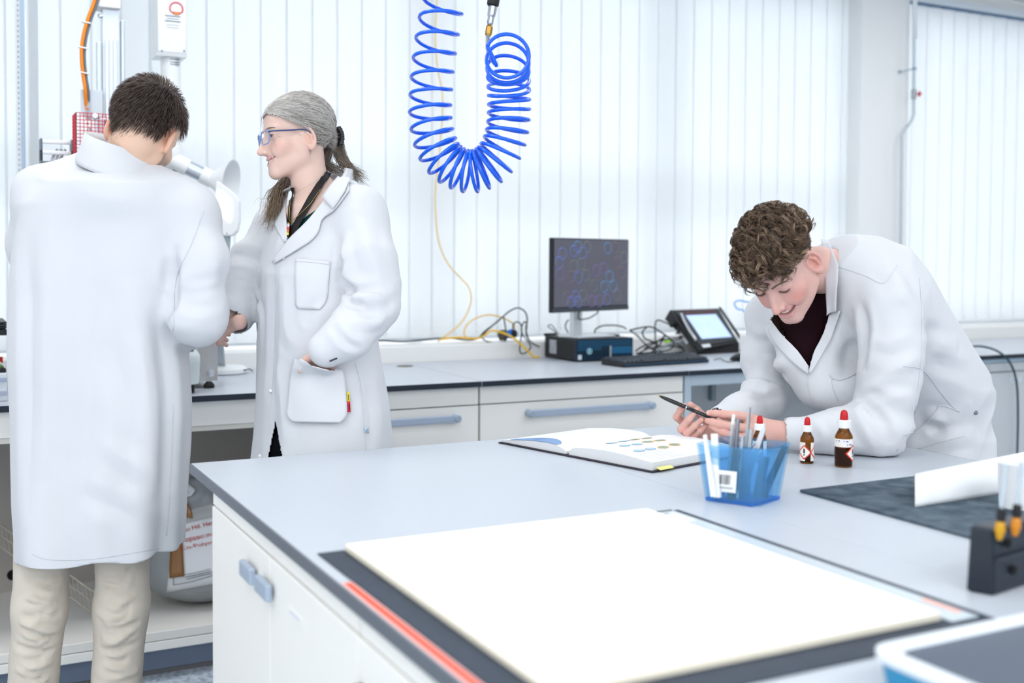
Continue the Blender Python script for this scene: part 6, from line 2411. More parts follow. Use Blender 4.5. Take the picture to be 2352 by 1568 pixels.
parts = [(xf(vh, RM, OM), Fh, ch)]
tor = limb([U(283, 430, 2.69), U(250, 560, 2.70), U(220, 800, 2.70), U(215, 930, 2.70)], [.075, .12, .115, .12], .016)
parts.append((to_world(tor[0]), tor[1], tint(tor[0], SKM)))
for arm, rad in (('armR', 'radR'), ('armL', 'radL')):
    lm = limb(SM[arm], [r * .6 for r in SM[rad]], .010)
    parts.append((to_world(lm[0]), lm[1], tint(lm[0], SKM)))
    e = SM[arm]
    hd = simple_hand(e[-1], e[-1] - e[-2], V(1, 0, .1), 1.0)
    parts.append((to_world(hd[0]), hd[1], tint(hd[0], SKM)))
legs = []
for hx, kx, fx, vv in ((110, 92, 58, 2.66), (285, 280, 256, 2.70)):
    hip = U(hx, 1000, 2.70)
    kn = U(kx, 1395, vv)
    an = U(fx, 1780, vv + .03)
    an[2] = .09
    legs.append((hip, kn, an))
    lm = limb([hip, kn, an], [.075, .05, .04], .014)
    parts.append((to_world(lm[0]), lm[1], tint(lm[0], SKM)))
bv, bF, bc = merge(parts)
np_mesh('body', bv, bF, M_skin, rootM, bc)

# trousers
M_chino = mat('beige_chino', 'D2C9BC', .85, spec=.15, bump=(500, .08), noise=(30, 'DAD2C6', .6))


def trou(p):
    d = None
    for (hip, kn, an), sd in zip(legs, (0, 1)):
        w = (.062, .0585, .056) if sd == 0 else (.066, .0600, .058)
        e = sd_chain(p, [hip, kn, an + V(0, 0, .02)], [.080, w[1], w[2]], .03)
        d = e if d is None else smin(d, e, .02)
    return smin(d, sd_ell(p, (legs[0][0] + legs[1][0]) / 2 + V(0, 0, .02), (.125, .10, .10)), .04)


v, F = surf(trou, (-1.35, 2.5, .06), (-.62, 2.95, 1.06), .0065)
n = vnormals(v, F)
fl = []
for px0, px1, cy, vv in ((48, 160, 0, 2.60), (222, 345, 1, 2.63)):
    rr = random.Random(px0)
    for k in range(26):
        y = 1325 + k * 9.6 + rr.uniform(-7, 7)
        x0 = px0 + rr.uniform(0, 50) - (y - 1330) * .12
        x1 = x0 + rr.uniform(45, 95)
        sl = rr.uniform(-18, 22)
        FL([(x0, y, vv), ((x0 + x1) / 2, y + sl * .4 + 6, vv - .02), (x1, y + sl - 5, vv)], rr.uniform(.005, .010), rr.choice((-1, 1, 1)) * rr.uniform(.003, .0075))
v = apply_folds(v, F, n, fl)
v = v + n * (vnoise(v, 22, 5) * .0018)[:, None]
fc = v[F].mean(1)
v2, F2 = cull(to_world(v), F, (fc[:, 2] < .98) & (fc[:, 2] > .085))
np_mesh('trousers', v2, F2, M_chino, rootM, solid=.002)
# shoes
M_shoe = mat('dark_shoe', '2B2622', .5)
for hip, kn, an in legs:
    f = lambda p, a=an: smin(sd_ell(p, (a[0], a[1] + .06, .045), (.047, .135, .045)), sd_ell(p, (a[0], a[1], .07), (.045, .06, .06)), .03)
    v, F = surf(lambda p: np.maximum(f(p), .002 - p[:, 2]), an + V(-.08, -.12, -.11), an + V(.08, .24, .08), .008)
    np_mesh('shoe', to_world(v), F, M_shoe, rootM)

# collar
M_in = M_coat


def collar_ring(name, c, tilt, th0, th1, ztop, zbot, rtop, rbot, parent, n=40, flare=.0, ell=(1, 1)):
    rows = []
    cr, sr = math.cos(tilt[0]), math.sin(tilt[0])
    for j, (z, r) in enumerate(((zbot - .012, rbot * 1.04), (zbot, rbot + flare), ((zbot + ztop) / 2, (rtop + rbot) / 2 + flare * .6), (ztop, rtop + .003), (ztop + .002, rtop), (ztop - .012, rtop - .004), (zbot, rtop - .006))):
        row = []
        for i in range(n + 1):
            t = th0 + (th1 - th0) * i / n
            x, y = ell[0] * r * math.sin(t), -ell[1] * r * math.cos(t)
            row.append(c + V(x, y * math.cos(tilt[1]), z + x * math.sin(tilt[0]) + y * math.sin(tilt[1])))
        rows.append(row)
    G = np.array(rows)
    nv = n + 1
    F = np.array([(i * nv + j, i * nv + j + 1, (i + 1) * nv + j + 1, (i + 1) * nv + j) for i in range(len(rows) - 1) for j in range(n)])
    return np_mesh(name, to_world(G.reshape(-1, 3)), F, M_coat, parent, solid=.0015)


cc = U(281, 372, 2.69)
collar_ring('collar', cc + V(0, -.008, .004), (-.33, .10), -2.3, 2.3, .040, -.022, .078, .098, coatM, flare=.003, ell=(1, 1.12))

# short dark hair
rng = random.Random(11)


def scalp_hair(H, R, o, s, region, n, length, lift, flow, rad, colfn, wave=0.0, seg=6, seed=3, clear=.009):
    """strands rooted on the skull; region(p)->bool in head frame; flow(p,n)->direction"""
    rr = np.random.RandomState(seed)
    out, col = [], []
    tries = 0
    while len(out) < n and tries < 60:
        tries += 1
        d = rr.normal(size=(n, 3))
        d /= np.linalg.norm(d, axis=1)[:, None]
        c = V(0, .014, .02)
        p = c + d * .02
        for _ in range(14):
            e = sd_head(p.astype(f32), dict(H, ear=False))
            p = p + d * (-e)[:, None]
        m_ = region(p)
        for q, dd in zip(p[m_], d[m_]):
            if len(out) >= n:
                break
            nn = (q - V(0, .014, .02)) / V(.0735, .092, .085) ** 2
            nn /= np.linalg.norm(nn)
            L = length(q) * rr.uniform(.75, 1.2)
            P = [q - nn * .002]
            dr = nn * lift + flow(q, nn)
            dr /= np.linalg.norm(dr)
            cur = q
            for k in range(seg):
                cur = cur + dr * L / seg
                # stay off the skull
                e = float(sd_head(cur[None].astype(f32), dict(H, ear=False))[0]) if False else 0
                dr = dr + flow(cur, nn) * .35 - nn * .12 * lift + rr.normal(size=3) * wave
                dr /= np.linalg.norm(dr)
                P.append(cur)
            out.append(np.array(P))
            col.append(colfn(q, rr))
    A = np.stack(out)
    k = A.shape[1]
    c0 = V(0, .014, .02)
    want = .0015 + np.linspace(0, 1, k) * clear
    for _ in range(3):
        q = A.reshape(-1, 3)
        e = sd_head(q.astype(f32), dict(H, ear=False)).reshape(-1, k)
        dd = q - c0
        dd = (dd / np.linalg.norm(dd, axis=1)[:, None]).reshape(A.shape)
        A = A + dd * np.maximum(0, want[None] * rr.uniform(.6, 1.3, size=(len(A), 1)) - e)[:, :, None]
    return [xf(a, R, o, s) for a in A], col


def man_region(p):
    x, y, z = np.abs(p[:, 0]), p[:, 1], p[:, 2]
    front = z > .055 + (y + .05) * -1.2
    side = (y > -.01) & (z > .026 + (.02 - y) * .6)
    nape = (y > .032) & (z > -.066 + .012 * np.cos(x / .05 * 6.3))
    return (z > .06) | side | nape


def hair_cap(name, H, R, o, s, region, thick, m, parent, res=.004):
    """close-fitting hair mass below the strands"""
    Hn = dict(H, ear=False)

    def f(p):
        d = sd_head(p, Hn) - thick(p)
        return d
    v, F = surf(f, (-.11, -.12, -.10), (.11, .135, .15), res)
    fc = v[F].mean(1)
    k = region(fc)
    v, F = cull(v, F, k)
    return v, F


capv, capF = hair_cap('hair', HM, RM, OM, 1, man_region, lambda p: .0010 + .0012 * np.clip(p[:, 2] / .1, 0, 1), None, None, .005)
capc = np.tile(V(.035, .026, .021), (len(capv), 1))
hs, hc = scalp_hair(HM, RM, OM, 1.0, man_region, 6500, lambda q: .014 + .018 * np.clip(q[2] + .03, 0, .1) / .1 + .022 * np.clip((-.005 - q[2]) / .03, 0, 1) * (q[1] > .03), .75,
                    lambda q, nn: V(-.25 * (q[0] + .02) / .07 * 0 + .15, .55 * (q[1] > -.02) * (1 - abs(q[2]) * 2) * .3, -1.0 if q[2] < .09 else -.25) + V(.2, -.5, 0) * (q[2] > .09),
                    .00042, lambda q, rr: tuple(V(.095, .070, .058) * rr.uniform(.4, 2.0) + V(.10, .085, .078) * (rr.rand() < .2)), .05, 5, 3, .013)
hairM = strands('hair', hs, .0006, M_hairv, rootM, hc)
np_mesh('hair_base', xf(capv, RM, OM), capF, M_hairv, hairM, capc)
# ================================================================== person: woman in profile
rootW = empty('person', to_world(V(-.50, 2.80, 0)), 'smiling grey-haired woman with glasses, one hand in coat pocket', 'person')
fW = V(-.80, -.60, 0)
lW = V(.60, -.80, 0)
oW = V(-.497, 2.80, 0)
BW = np.stack([lW, -fW, V(0, 0, 1)], 1)          # local -> room
armWL = [U(822, 497, 2.70), U(850, 600, 2.64), U(860, 700, 2.63), U(802, 766, 2.58), U(750, 800, 2.575)]
radWL = [.072, .064, .060, .052, .042]
armWR = [U(645, 520, 2.93), U(578, 610, 2.92), U(552, 668, 2.88), U(538, 718, 2.84), U(528, 738, 2.82)]
radWR = [.068, .060, .054, .046, .040]
_KW = [(.45, 0, .01, .235, .19, .18, 2.2), (.70, 0, .01, .222, .172, .168, 2.2), (.85, 0, .01, .214, .160, .160, 2.2), (.97, 0, .01, .205, .152, .150, 2.2), (1.08, 0, .005, .188, .142, .132, 2.2),
       (1.18, 0, 0, .183, .140, .122, 2.2), (1.30, 0, 0, .180, .140, .115, 2.2), (1.38, 0, .005, .176, .122, .112, 2.2), (1.44, 0, .012, .160, .098, .10, 2.1), (1.485, 0, .02, .12, .075, .085, 2.0), (1.52, 0, .03, .085, .06, .065, 2.0)]


def torso_w(p):
    q = ((p - oW.astype(f32)) @ BW.astype(f32)).astype(f32)
    th = np.arctan2(q[:, 1], q[:, 0])
    wz = np.clip((1.05 - p[:, 2]) / .4, 0, 1)
    return sd_loft(q, _KW) - (.005 * np.sin(6 * th + 1.) + .004 * np.sin(11 * th)) * wz


def coat_w(p):
    d = torso_w(p)
    nb = oW + V(0, 0, 1.475) + .02 * fW * 0
    d = smin(d, sd_cone(p, oW + lW * .07 - fW * .02 + V(0, 0, 1.475), U(826, 492, 2.70), .05, .066), .04)
    d = smin(d, sd_cone(p, oW - lW * .07 - fW * .02 + V(0, 0, 1.475), U(645, 515, 2.93), .05, .062), .04)
    d = smin(d, sd_chain(p, armWR, radWR, .03), .02)
    d = smin(d, sd_chain(p, armWL, radWL, .03), .012)
    return d


v, F = surf(coat_w, (-.92, 2.40, .44), (-.17, 3.1, 1.56), .0058)
n = vnormals(v, F)
v = sleeve_wrinkle(v, n, armWL, radWL, .0055, 8, 7, 2)
v = sleeve_wrinkle(v, n, armWR, radWR, .006, 11, 8, 2)
n = vnormals(v, F)
fl = []
FL([(790, 590, 2.58), (786, 640, 2.58), (812, 680, 2.58)], .014, -.014)
FL([(835, 690, 2.58), (815, 700, 2.57), (795, 690, 2.57)], .010, -.010)
FL([(815, 705, 2.56), (850, 715, 2.56), (905, 700, 2.60)], .012, -.008)
FL([(800, 690, 2.56), (850, 680, 2.56), (910, 665, 2.60)], .013, .007)
FL([(800, 740, 2.54), (850, 745, 2.55), (885, 735, 2.58)], .012, .007)
FL([(760, 745, 2.53), (800, 790, 2.53), (830, 800, 2.54)], .010, -.006)
FL([(835, 500, 2.63), (845, 570, 2.60), (880, 640, 2.61)], .02, .006)
FL([(800, 530, 2.62), (790, 590, 2.60), (800, 640, 2.58)], .016, .006)
FL([(632, 610, 2.68), (628, 780, 2.66), (618, 930, 2.64)], .018, -.006)
FL([(655, 640, 2.66), (660, 760, 2.64), (690, 800, 2.60)], .018, .005)
FL([(700, 750, 2.62), (720, 700, 2.60), (760, 680, 2.60)], .016, -.006)
FL([(640, 830, 2.63), (650, 930, 2.63), (655, 1020, 2.63)], .02, .005)
FL([(830, 850, 2.60), (850, 940, 2.60), (855, 1030, 2.60)], .02, -.006)
FL([(600, 620, 2.72), (590, 760, 2.70), (575, 900, 2.68)], .014, -.006)
FL([(585, 640, 2.75), (600, 720, 2.72), (600, 800, 2.70)], .012, .006)
FL([(590, 860, 2.68), (575, 930, 2.68), (565, 1020, 2.68)], .014, .006)
FL([(660, 500, 2.70), (640, 560, 2.70), (615, 590, 2.74)], .02, .004)
v = apply_folds(v, F, n, fl)
v = v + n * (vnoise(v, 7, 11) * .003 + vnoise(v, 17, 12) * .0012)[:, None]
vw = to_world(v)
GW = Garment(vw, F)
vw_coat, F_coat = vw, F
fc = v[F].mean(1)
pc = to_px(vw[F].mean(1))
front = ((fc - oW) @ fW) > -.02
vee = in_poly(pc, [(664, 566), (640, 475), (655, 412), (700, 380), (770, 380), (803, 395), (774, 430), (754, 464)]) & front
top = (fc[:, 2] > 1.475) & (np.linalg.norm(((fc - oW) @ BW)[:, :2] - V(0, .03), axis=1) < .075)
slit = in_poly(pc, [(632, 963), (612, 1060), (650, 1060)]) & front
wrist = (((fc - armWR[-1]) @ (armWR[-1] - armWR[-2])) > 0) & (np.linalg.norm(fc - armWR[-1], axis=1) < .09)
wristL = (((fc - armWL[-1]) @ (armWL[-1] - armWL[-2])) > .0) & (np.linalg.norm(fc - armWL[-1], axis=1) < .045) & (((fc - oW) @ fW) > .17)
keep = ~vee & ~top & ~slit & ~wrist & (fc[:, 2] > .47)
v2, F2 = cull(vw, F, keep)
coatW = np_mesh('lab_coat', v2, F2, M_coat, rootW, solid=.0025)
# lapels and collar
lft = lambda a: (lambda i, t: a * np.sin(math.pi * np.clip(t, 0, 1)) * .6 + a * t * 0)
GW.patch('lapel', [(797, 392), (752, 455), (712, 505), (662, 556), (628, 603)], [(803, 440), (770, 484), (742, 505), (722, 548), (634, 606)], M_coat, coatW, 22, 9, .006, .0025, 3)
GW.patch('lapel', [(672, 428), (660, 470), (661, 520), (662, 556)], [(648, 440), (627, 470), (634, 515), (655, 556)], M_coat, coatW, 16, 7, .006, .0025, 3)
GW.patch('collar', [(797, 388), (770, 422), (745, 458)], [(806, 415), (795, 445), (771, 482)], M_coat, coatW, 12, 7, .011, .0025, 2)
collar_ring('collar_stand', U(745, 415, 2.84), (.0, .0), 2.214 - 1.25, 2.214 + 1.25, .028, -.03, .070, .088, coatW, flare=.003)
# placket, pockets, seams
GW.line('seam', [(640, 612), (634, 700), (630, 800), (626, 900), (632, 963)], .0008, M_seam, coatW, n=36)
pk = GW.patch('chest_pocket', [(679, 593), (678, 650), (680, 700), (684, 708)], [(760, 601), (755, 650), (750, 690), (735, 711)], M_coat2, coatW, 14, 12, .0030, .0016, 2)
GW.line('seam', [(680, 600), (720, 603), (758, 607)], .0006, M_seam, pk, off=.0042)
tg = GW.patch('brand_tag', [(795, 900), (796, 922)], [(801, 900), (803, 922)], mat('tag_yellow', 'F5DC1E', .6), coatW, 5, 3, .008, .001, 0)
tg2 = GW.patch('brand_tag', [(796, 922), (797, 946)], [(803, 922), (804, 946)], mat('tag_red', 'E0254A', .6), coatW, 5, 3, .008, .001, 0)
GW.line('tag_print', [(798.5, 906), (799, 918)], .0007, mat('tag_black', '1A1A14', .7), tg, off=.0095, n=4)
GW.line('tag_print', [(800, 927), (800.5, 941)], .0011, mat('tag_black', '1A1A14', .7), tg2, off=.0095, n=4)
sl = GW.patch('size_label', [(836, 980), (837, 993)], [(844, 980), (845, 994)], mat('label_pale', 'C3D3DC', .6), coatW, 4, 4, .004, .001, 0)
GW.line('label_mark', [(838, 990), (840, 986), (842, 985)], .0010, mat('label_cyan', '3FA9D8', .6), sl, off=.0055, n=4)
GW.line('seam', [(816, 835), (828, 880), (836, 960), (840, 1032)], .0007, M_seam, coatW, n=24)
for bx, by in ((623, 898), (599, 1048), (652, 592)):
    h = GW.hit(bx, by, .001)
    d = V(0, 0, CAMH) - h
    MB().lathe(h, [(.0052, 0), (.0052, .0016), (.003, .0024)], n=12, axis=d).build('snap_button', mat('snap_steel', 'C4C8CC', .3, metal=.8), coatW)
h = GW.hit(768, 826, .001)
GW.line('cuff_slit', [(757, 829), (766, 825), (774, 822)], .0018, mat('slit_dark', '3A3540', .9), coatW, off=.001, n=6)
# cuff of the pocketed arm
_d = armWL[-1] - armWL[-2]
_d /= np.linalg.norm(_d)

# ---- head
_f = BUV @ V(-.885, -.45, -.10)
_f /= np.linalg.norm(_f)
_z = BUV @ V(-.12, .03, .99)
_z = _z - _f * (_z @ _f)
_z /= np.linalg.norm(_z)
RW = np.stack([np.cross(-_f, _z), -_f, _z], 1)
OW = pxd(684, 312, 2.80)
HW = dict(smile=1.0, mouth=.85, eye=.75, jaw=.93, nose=.95, blush=.35, earred=.35, gaze=(.25, -.15), earx=.0675)
SKW = (.82, .59, .51)
sW = .88
nb = (np.asarray(to_world(U(728, 470, 2.81))) - OW) @ RW / sW
vh, Fh, ch = build_head(HW, SKW, .0023, lo=(-.11, -.135, -.235), hi=(.11, .16, .13), neck=([(0, .020, -.055), tuple(nb * .6 + V(0, .0, -.02)), tuple(nb)], [.048, .049, .058]), lip=(.72, .36, .36))
parts = [(xf(vh, RW, OW, sW), Fh, ch)]


def torso_skin(p):
    d = torso_w(p) + .022
    return smin(d, sd_cone(p, oW + V(0, 0, 1.45), U(728, 440, 2.81), .085, .05), .04)


tv, tF = surf(torso_skin, (-.75, 2.5, .9), (-.2, 3.05, 1.56), .009)
parts.append((to_world(tv), tF, tint(tv, SKW)))
for arm, rad in ((armWL, radWL), (armWR, radWR)):
    lm = limb(arm, [r * .48 for r in rad], .010)
    parts.append((to_world(lm[0]), lm[1], tint(lm[0], SKW)))
hd = simple_hand(U(526, 744, 2.83), U(440, 762, 2.97) - U(526, 744, 2.83), V(.2, .3, .9), .74, .0032, .9)
parts.append((to_world(hd[0]), hd[1], tint(hd[0], (.80, .53, .46))))
hd = simple_hand(U(750, 802, 2.59), V(-.36, .66, -.80), V(.75, .2, -.3), .78, .0032, .10)
parts.append((to_world(hd[0]), hd[1], tint(hd[0], (.80, .53, .46))))
lgW = []
for s in (1, -1):
    hip = oW + lW * .085 * s + V(0, 0, .86)
    kn = oW + lW * .09 * s + fW * .03 + V(0, 0, .48)
    an = oW + lW * .095 * s - fW * .02 + V(0, 0, .08)
    lgW.append((hip, kn, an))
    lm = limb([hip, kn, an], [.07, .045, .035], .014)
    parts.append((to_world(lm[0]), lm[1], tint(lm[0], SKW)))
bv, bF, bc = merge(parts)
np_mesh('body', bv, bF, M_skin, rootW, bc)
face_extras(HW, RW, OW, sW, rootW, iris=(.16, .22, .27), browcol=(.35, .29, .25), brow_n=60, seed=2, lash=(.16, .11, .09))
_hw = to_world(hd[0])
GP = Garment(np.vstack([vw_coat, _hw]), np.vstack([F_coat, hd[1] + len(vw_coat)]))
hp = GP.patch('hip_pocket', [(680, 822), (672, 860), (664, 930), (662, 952), (676, 968)], [(785, 850), (791, 878), (795, 930), (794, 955), (780, 970)], M_coat2, coatW, 24, 22, .0100, .0018, 4)
# dark trousers and shoes
M_black = mat('black_cloth', '0B0C12', .85, spec=.1)


def trou_w(p):
    d = sd_ell(p, oW + V(0, 0, .88), (.15, .13, .14))
    for hip, kn, an in lgW:
        d = smin(d, sd_chain(p, [hip, kn, an], [.085, .065, .055], .03), .03)
    return d


v, F = surf(trou_w, (-.75, 2.55, .06), (-.25, 3.05, 1.0), .012)
np_mesh('trousers', to_world(v), F, M_black, rootW)
for hip, kn, an in lgW:
    c = an + fW * .05
    Rl = np.stack([lW, -fW, V(0, 0, 1)], 1)
    v, F = surf(lambda p: np.maximum(sd_ell(p, V(c[0], c[1], .045), (.045, .125, .045), Rl), .002 - p[:, 2]), c - V(.15, .15, .09), c + V(.15, .15, .06), .009)
    np_mesh('shoe', to_world(v), F, M_shoe, rootW)
# green top: only the panel between the lapels is in view, the rest runs on below the coat
M_green = mat('dark_green_jersey', '0E3B37', .8, spec=.15, bump=(400, .1))
tv, tF = surf(lambda p: torso_w(p) + .012, (-.75, 2.5, 1.0), (-.2, 3.05, 1.53), .007)
fc = tv[tF].mean(1)
pcx = to_px(to_world(fc))
neckl = np.interp(pcx[:, 0], [640, 672, 690, 712, 728, 760], [430, 453, 458, 459, 456, 440])
kk = (((fc - oW) @ fW) > -.02) & (pcx[:, 1] > neckl)
v2, F2 = cull(to_world(tv), tF, kk)
shirtW = np_mesh('green_top', v2, F2, M_green, rootW, solid=.002)
GS = Garment(to_world(tv), tF)
# black lanyard lying on skin and top, necklace and pendant
GB = Garment(bv, bF)


def ribbon(name, px, w, m, parent, g, off, nseg=26):
    return g.patch(name, [(x - w * nx, y - w * ny) for x, y, nx, ny in px], [(x + w * nx, y + w * ny) for x, y, nx, ny in px], m, parent, nseg, 5, off, .0012, 2)


M_lan = mat('lanyard_black', '08080C', .6)
both = Garment(np.vstack([bv, to_world(tv)]), np.vstack([bF, tF + len(bv)]))
ribbon('lanyard', [(754, 395, .87, .5), (735, 428, .87, .5), (712, 466, .87, .5), (690, 506, .87, .5), (672, 542, .87, .5), (664, 560, .87, .5)], 7.5, M_lan, rootW, both, .006)
ribbon('lanyard', [(676, 430, 1, .05), (671, 470, 1, .05), (668, 510, 1, .05), (665, 550, 1, .05)], 3.5, M_lan, rootW, both, .006)
M_gold = mat('gold_chain', 'C9A75A', .3, metal=.9)
both.line('necklace', [(737, 440), (715, 470), (690, 495), (671, 508), (670, 490), (672, 460)], .0007, M_gold, rootW, off=.007, n=40)
h = both.hit(670, 516, .012)
MB().lathe(h, [(.001, -.005), (.0035, -.003), (.004, 0), (.0035, .003), (.001, .005)], n=12, axis=(0, 0, 1)).build('pendant_bead', mat('pendant_glass', '8FC1C9', .1, trans=.6), rootW, smooth=True)
# enamel pin, striped
pin = None
for k, c in enumerate(('F2C52D', 'E9E6F2', 'E8505B', 'F08A2E', 'F5DC32')):
    y0 = 512 + k * 6.4
    A = [(664 + k * .2, y0), (664 + k * .2, y0 + 6.4)]
    B = [(674 - k * .6, y0 + 2), (673.4 - k * .6, y0 + 8)]
    o = both.patch('pendant_stripe' if k else 'striped_pendant', A, B, mat('enamel_' + c, c, .3), pin or rootW, 4, 4, .013, .002, 0)
    pin = pin or o

# ---- hair
Hn = dict(HW, ear=False)


def w_hairline(p):
    """True where hair grows (head frame)"""
    x, y, z = np.abs(p[:, 0]), p[:, 1], p[:, 2]
    t = np.clip((y + .088) / .095, 0, 1)
    zl = .062 - .050 * t ** .9                      # forehead to the top of the ear
    behind = (y > .012) & (z > -.075)
    return (z > zl) | behind


def radial(p, d0, off, c=V(0, .016, .018)):
    d = p - c
    d /= np.linalg.norm(d, axis=1)[:, None]
    r = np.linalg.norm(p - c, axis=1)
    q = c + d * .05
    for _ in range(16):
        e = sd_head(q.astype(f32), Hn) - off
        q = q - d * e[:, None]
    return q


CLIP = V(.006, .104, -.008)
rs = np.random.RandomState(4)
roots = []
while len(roots) < 5200:
    d = rs.normal(size=(5000, 3))
    d /= np.linalg.norm(d, axis=1)[:, None]
    p = radial(V(0, .016, .018) + d * .08, None, 0.0)
    roots += list(p[w_hairline(p) & (p[:, 1] < .085)])
roots = np.array(roots[:5200])
T = np.linspace(0, 1, 11)
cur = []
end = CLIP + rs.normal(size=(len(roots), 3)) * V(.012, .002, .014)
sidew = np.sign(roots[:, 0])
off0 = .003 + rs.rand(len(roots)) * .007
P = []
for t in T:
    q = roots * (1 - t) + end * t
    # hair near the forehead first sweeps down and back over the temple
    sag = np.sin(math.pi * t) * np.clip((.03 - roots[:, 1]) / .12, 0, 1) * .010 * np.clip((roots[:, 2] - .045) / .03, 0, 1)
    q = q + np.stack([sidew * .004 * np.sin(math.pi * t), np.zeros(len(q)), -sag], 1)
    r = radial(q, None, 0.0)
    dirn = r - V(0, .016, .018)
    dirn /= np.linalg.norm(dirn, axis=1)[:, None]
    r = r + dirn * (off0 * (.15 + .85 * min(1, t * 4)))[:, None] + rs.normal(size=r.shape) * .0006
    if t > .85:
        w_ = (t - .85) / .15
        r = r * (1 - w_) + end * w_
    P.append(r)
P = np.stack(P, 1)
cols = []
for i in range(len(roots)):
    g = rs.rand()
    fr = np.clip((.05 - roots[i, 1]) / .10, 0, 1) * np.clip(roots[i, 2] / .09, 0, 1)
    c = V(.50, .475, .445) * (1 - g) + V(.82, .80, .77) * g
    if rs.rand() < .16:
        c = V(.17, .14, .115)
    c = c * (1 - fr * .6) + V(.78, .76, .74) * fr * .6
    cols.append(tuple(c))
hairW = strands('hair', [xf(q, RW, OW, sW) for q in P], .00046, M_hairv, rootW, cols)
capv, capF = hair_cap('hair', HW, RW, OW, sW, w_hairline, lambda p: .0035 + .003 * np.clip(p[:, 2] / .1, 0, 1), None, None, .005)
np_mesh('hair_base', xf(capv, RW, OW, sW), capF, M_hairv, hairW, np.tile(V(.52, .50, .47), (len(capv), 1)))
# tail over the back and the lock over the far shoulder
tails, tc = [], []


def lock(ctrl, n, spread, c0, c1, wave, seed):
    r = np.random.RandomState(seed)
    base = np.array([pxd(*q) for q in ctrl])
    for i in range(n):
        o = r.normal(size=3) * spread[0]
        o1 = r.normal(size=3) * spread[1]
        k = r.uniform(.72, 1.0)
        pts = spline(base, 22)[:max(6, int(22 * k))]
        t = np.linspace(0, 1, len(pts))[:, None]
        w = wave * np.sin(t * (9 + 3 * r.rand()) + r.rand() * 6) * t
        pts = pts + o * (1 - t) + o1 * t + w * r.normal(size=3)
        tails.append(pts)
        g = r.rand()
        tc.append(tuple((V(*c0) * (1 - g) + V(*c1) * g) * r.uniform(.75, 1.15)))


lock([(770, 318, 2.88), (778, 345, 2.88), (790, 372, 2.87), (806, 392, 2.85), (822, 405, 2.83), (834, 420, 2.80)], 260, (.009, .010), (.40, .36, .31), (.25, .19, .14), .004, 1)
lock([(762, 322, 2.87), (752, 350, 2.86), (748, 375, 2.86), (770, 390, 2.86), (795, 398, 2.84)], 160, (.009, .008), (.30, .27, .24), (.20, .16, .13), .003, 2)
lock([(664, 408, 2.90), (648, 430, 2.84), (634, 455, 2.80), (628, 485, 2.78), (622, 512, 2.78), (614, 540, 2.78)], 240, (.008, .012), (.36, .29, .22), (.28, .19, .12), .007, 5)
lock([(640, 440, 2.83), (626, 470, 2.80), (616, 495, 2.79), (600, 503, 2.79), (597, 500, 2.79)], 50, (.006, .006), (.34, .26, .19), (.26, .17, .10), .006, 6)
lock([(640, 445, 2.83), (626, 475, 2.80), (616, 505, 2.79), (603, 520, 2.79), (599, 522, 2.79)], 40, (.006, .006), (.34, .26, .19), (.26, .17, .10), .006, 7)
strands('hair_tail', tails, .00065, M_hairv, hairW, tc)
# clip
cp = CLIP + V(0, .006, 0)
b = MB()
for k in range(7):
    a = -1.1 + 2.2 * k / 6
    b.obox(cp + V(0, .004 + .012 * math.cos(a), .024 * math.sin(a)), V(.0155, 0, 0), V(0, .0055, 0), V(0, 0, .0055))
b.v = [tuple(p) for p in xf(np.array(b.v), RW, OW, sW)]
clip = b.build('hair_clip', mat('clip_navy', '0A0E1E', .3), rootW, bevel=.002)
# ---- glasses
gl = MB()
M_lens = bpy.data.materials.new('spectacle_lens')
M_lens.use_nodes = True
_nt = M_lens.node_tree
_nt.nodes.clear()
_o = _nt.nodes.new('ShaderNodeOutputMaterial')
_tr = _nt.nodes.new('ShaderNodeBsdfTransparent')
_gl = _nt.nodes.new('ShaderNodeBsdfGlossy')
_gl.inputs['Roughness'].default_value = .03
_ms = _nt.nodes.new('ShaderNodeMixShader')
_ms.inputs[0].default_value = .07
_nt.links.new(_tr.outputs[0], _ms.inputs[1])
_nt.links.new(_gl.outputs[0], _ms.inputs[2])
_nt.links.new(_ms.outputs[0], _o.inputs['Surface'])
M_gl = mat('spectacle_frame_blue', '2B3F77', .25, coat=.4)
M_gl2 = mat('spectacle_frame_light', '7D9AD2', .25, coat=.4)
for sx in (1, -1):
    pts = []
    for x, z in rrect(.050, .036, .013, 5):
        pts.append((sx * .0335 + x, -.1075 + .010 * ((sx * .0335 + x) / .06) ** 2, -.006 + z))
    gl.tube(np.array(pts + pts[:2]), .0018, n=6, caps=False)
gl.tube([(-.0085, -.1065, .002), (0, -.1085, .005), (.0085, -.1065, .002)], .0014, n=6, samples=7)
gl.v = [tuple(p) for p in xf(np.array(gl.v), RW, OW, sW)]
glo = gl.build('glasses', M_gl2, rootW, smooth=True)
for sx in (1, -1):
    t = MB().tube([(sx * .0585, -.0985, .006), (sx * .068, -.088, .006), (sx * .0725, -.04, .005), (sx * .0735, .004, .004), (sx * .072, .024, -.016)], [.0026, .0024, .0022, .0020, .0016], n=6, samples=20)
    t.v = [tuple(p) for p in xf(np.array(t.v), RW, OW, sW)]
    t.build('temple_arm', M_gl, glo, smooth=True)
    l = MB()
    ring = [(sx * .0335 + x, -.1075 + .010 * ((sx * .0335 + x) / .06) ** 2, -.006 + z) for x, z in rrect(.049, .035, .0125, 5)]
    l.prism(ring, (0, .0008, 0))
    l.v = [tuple(p) for p in xf(np.array(l.v), RW, OW, sW)]
    l.build('lens', M_lens, glo)
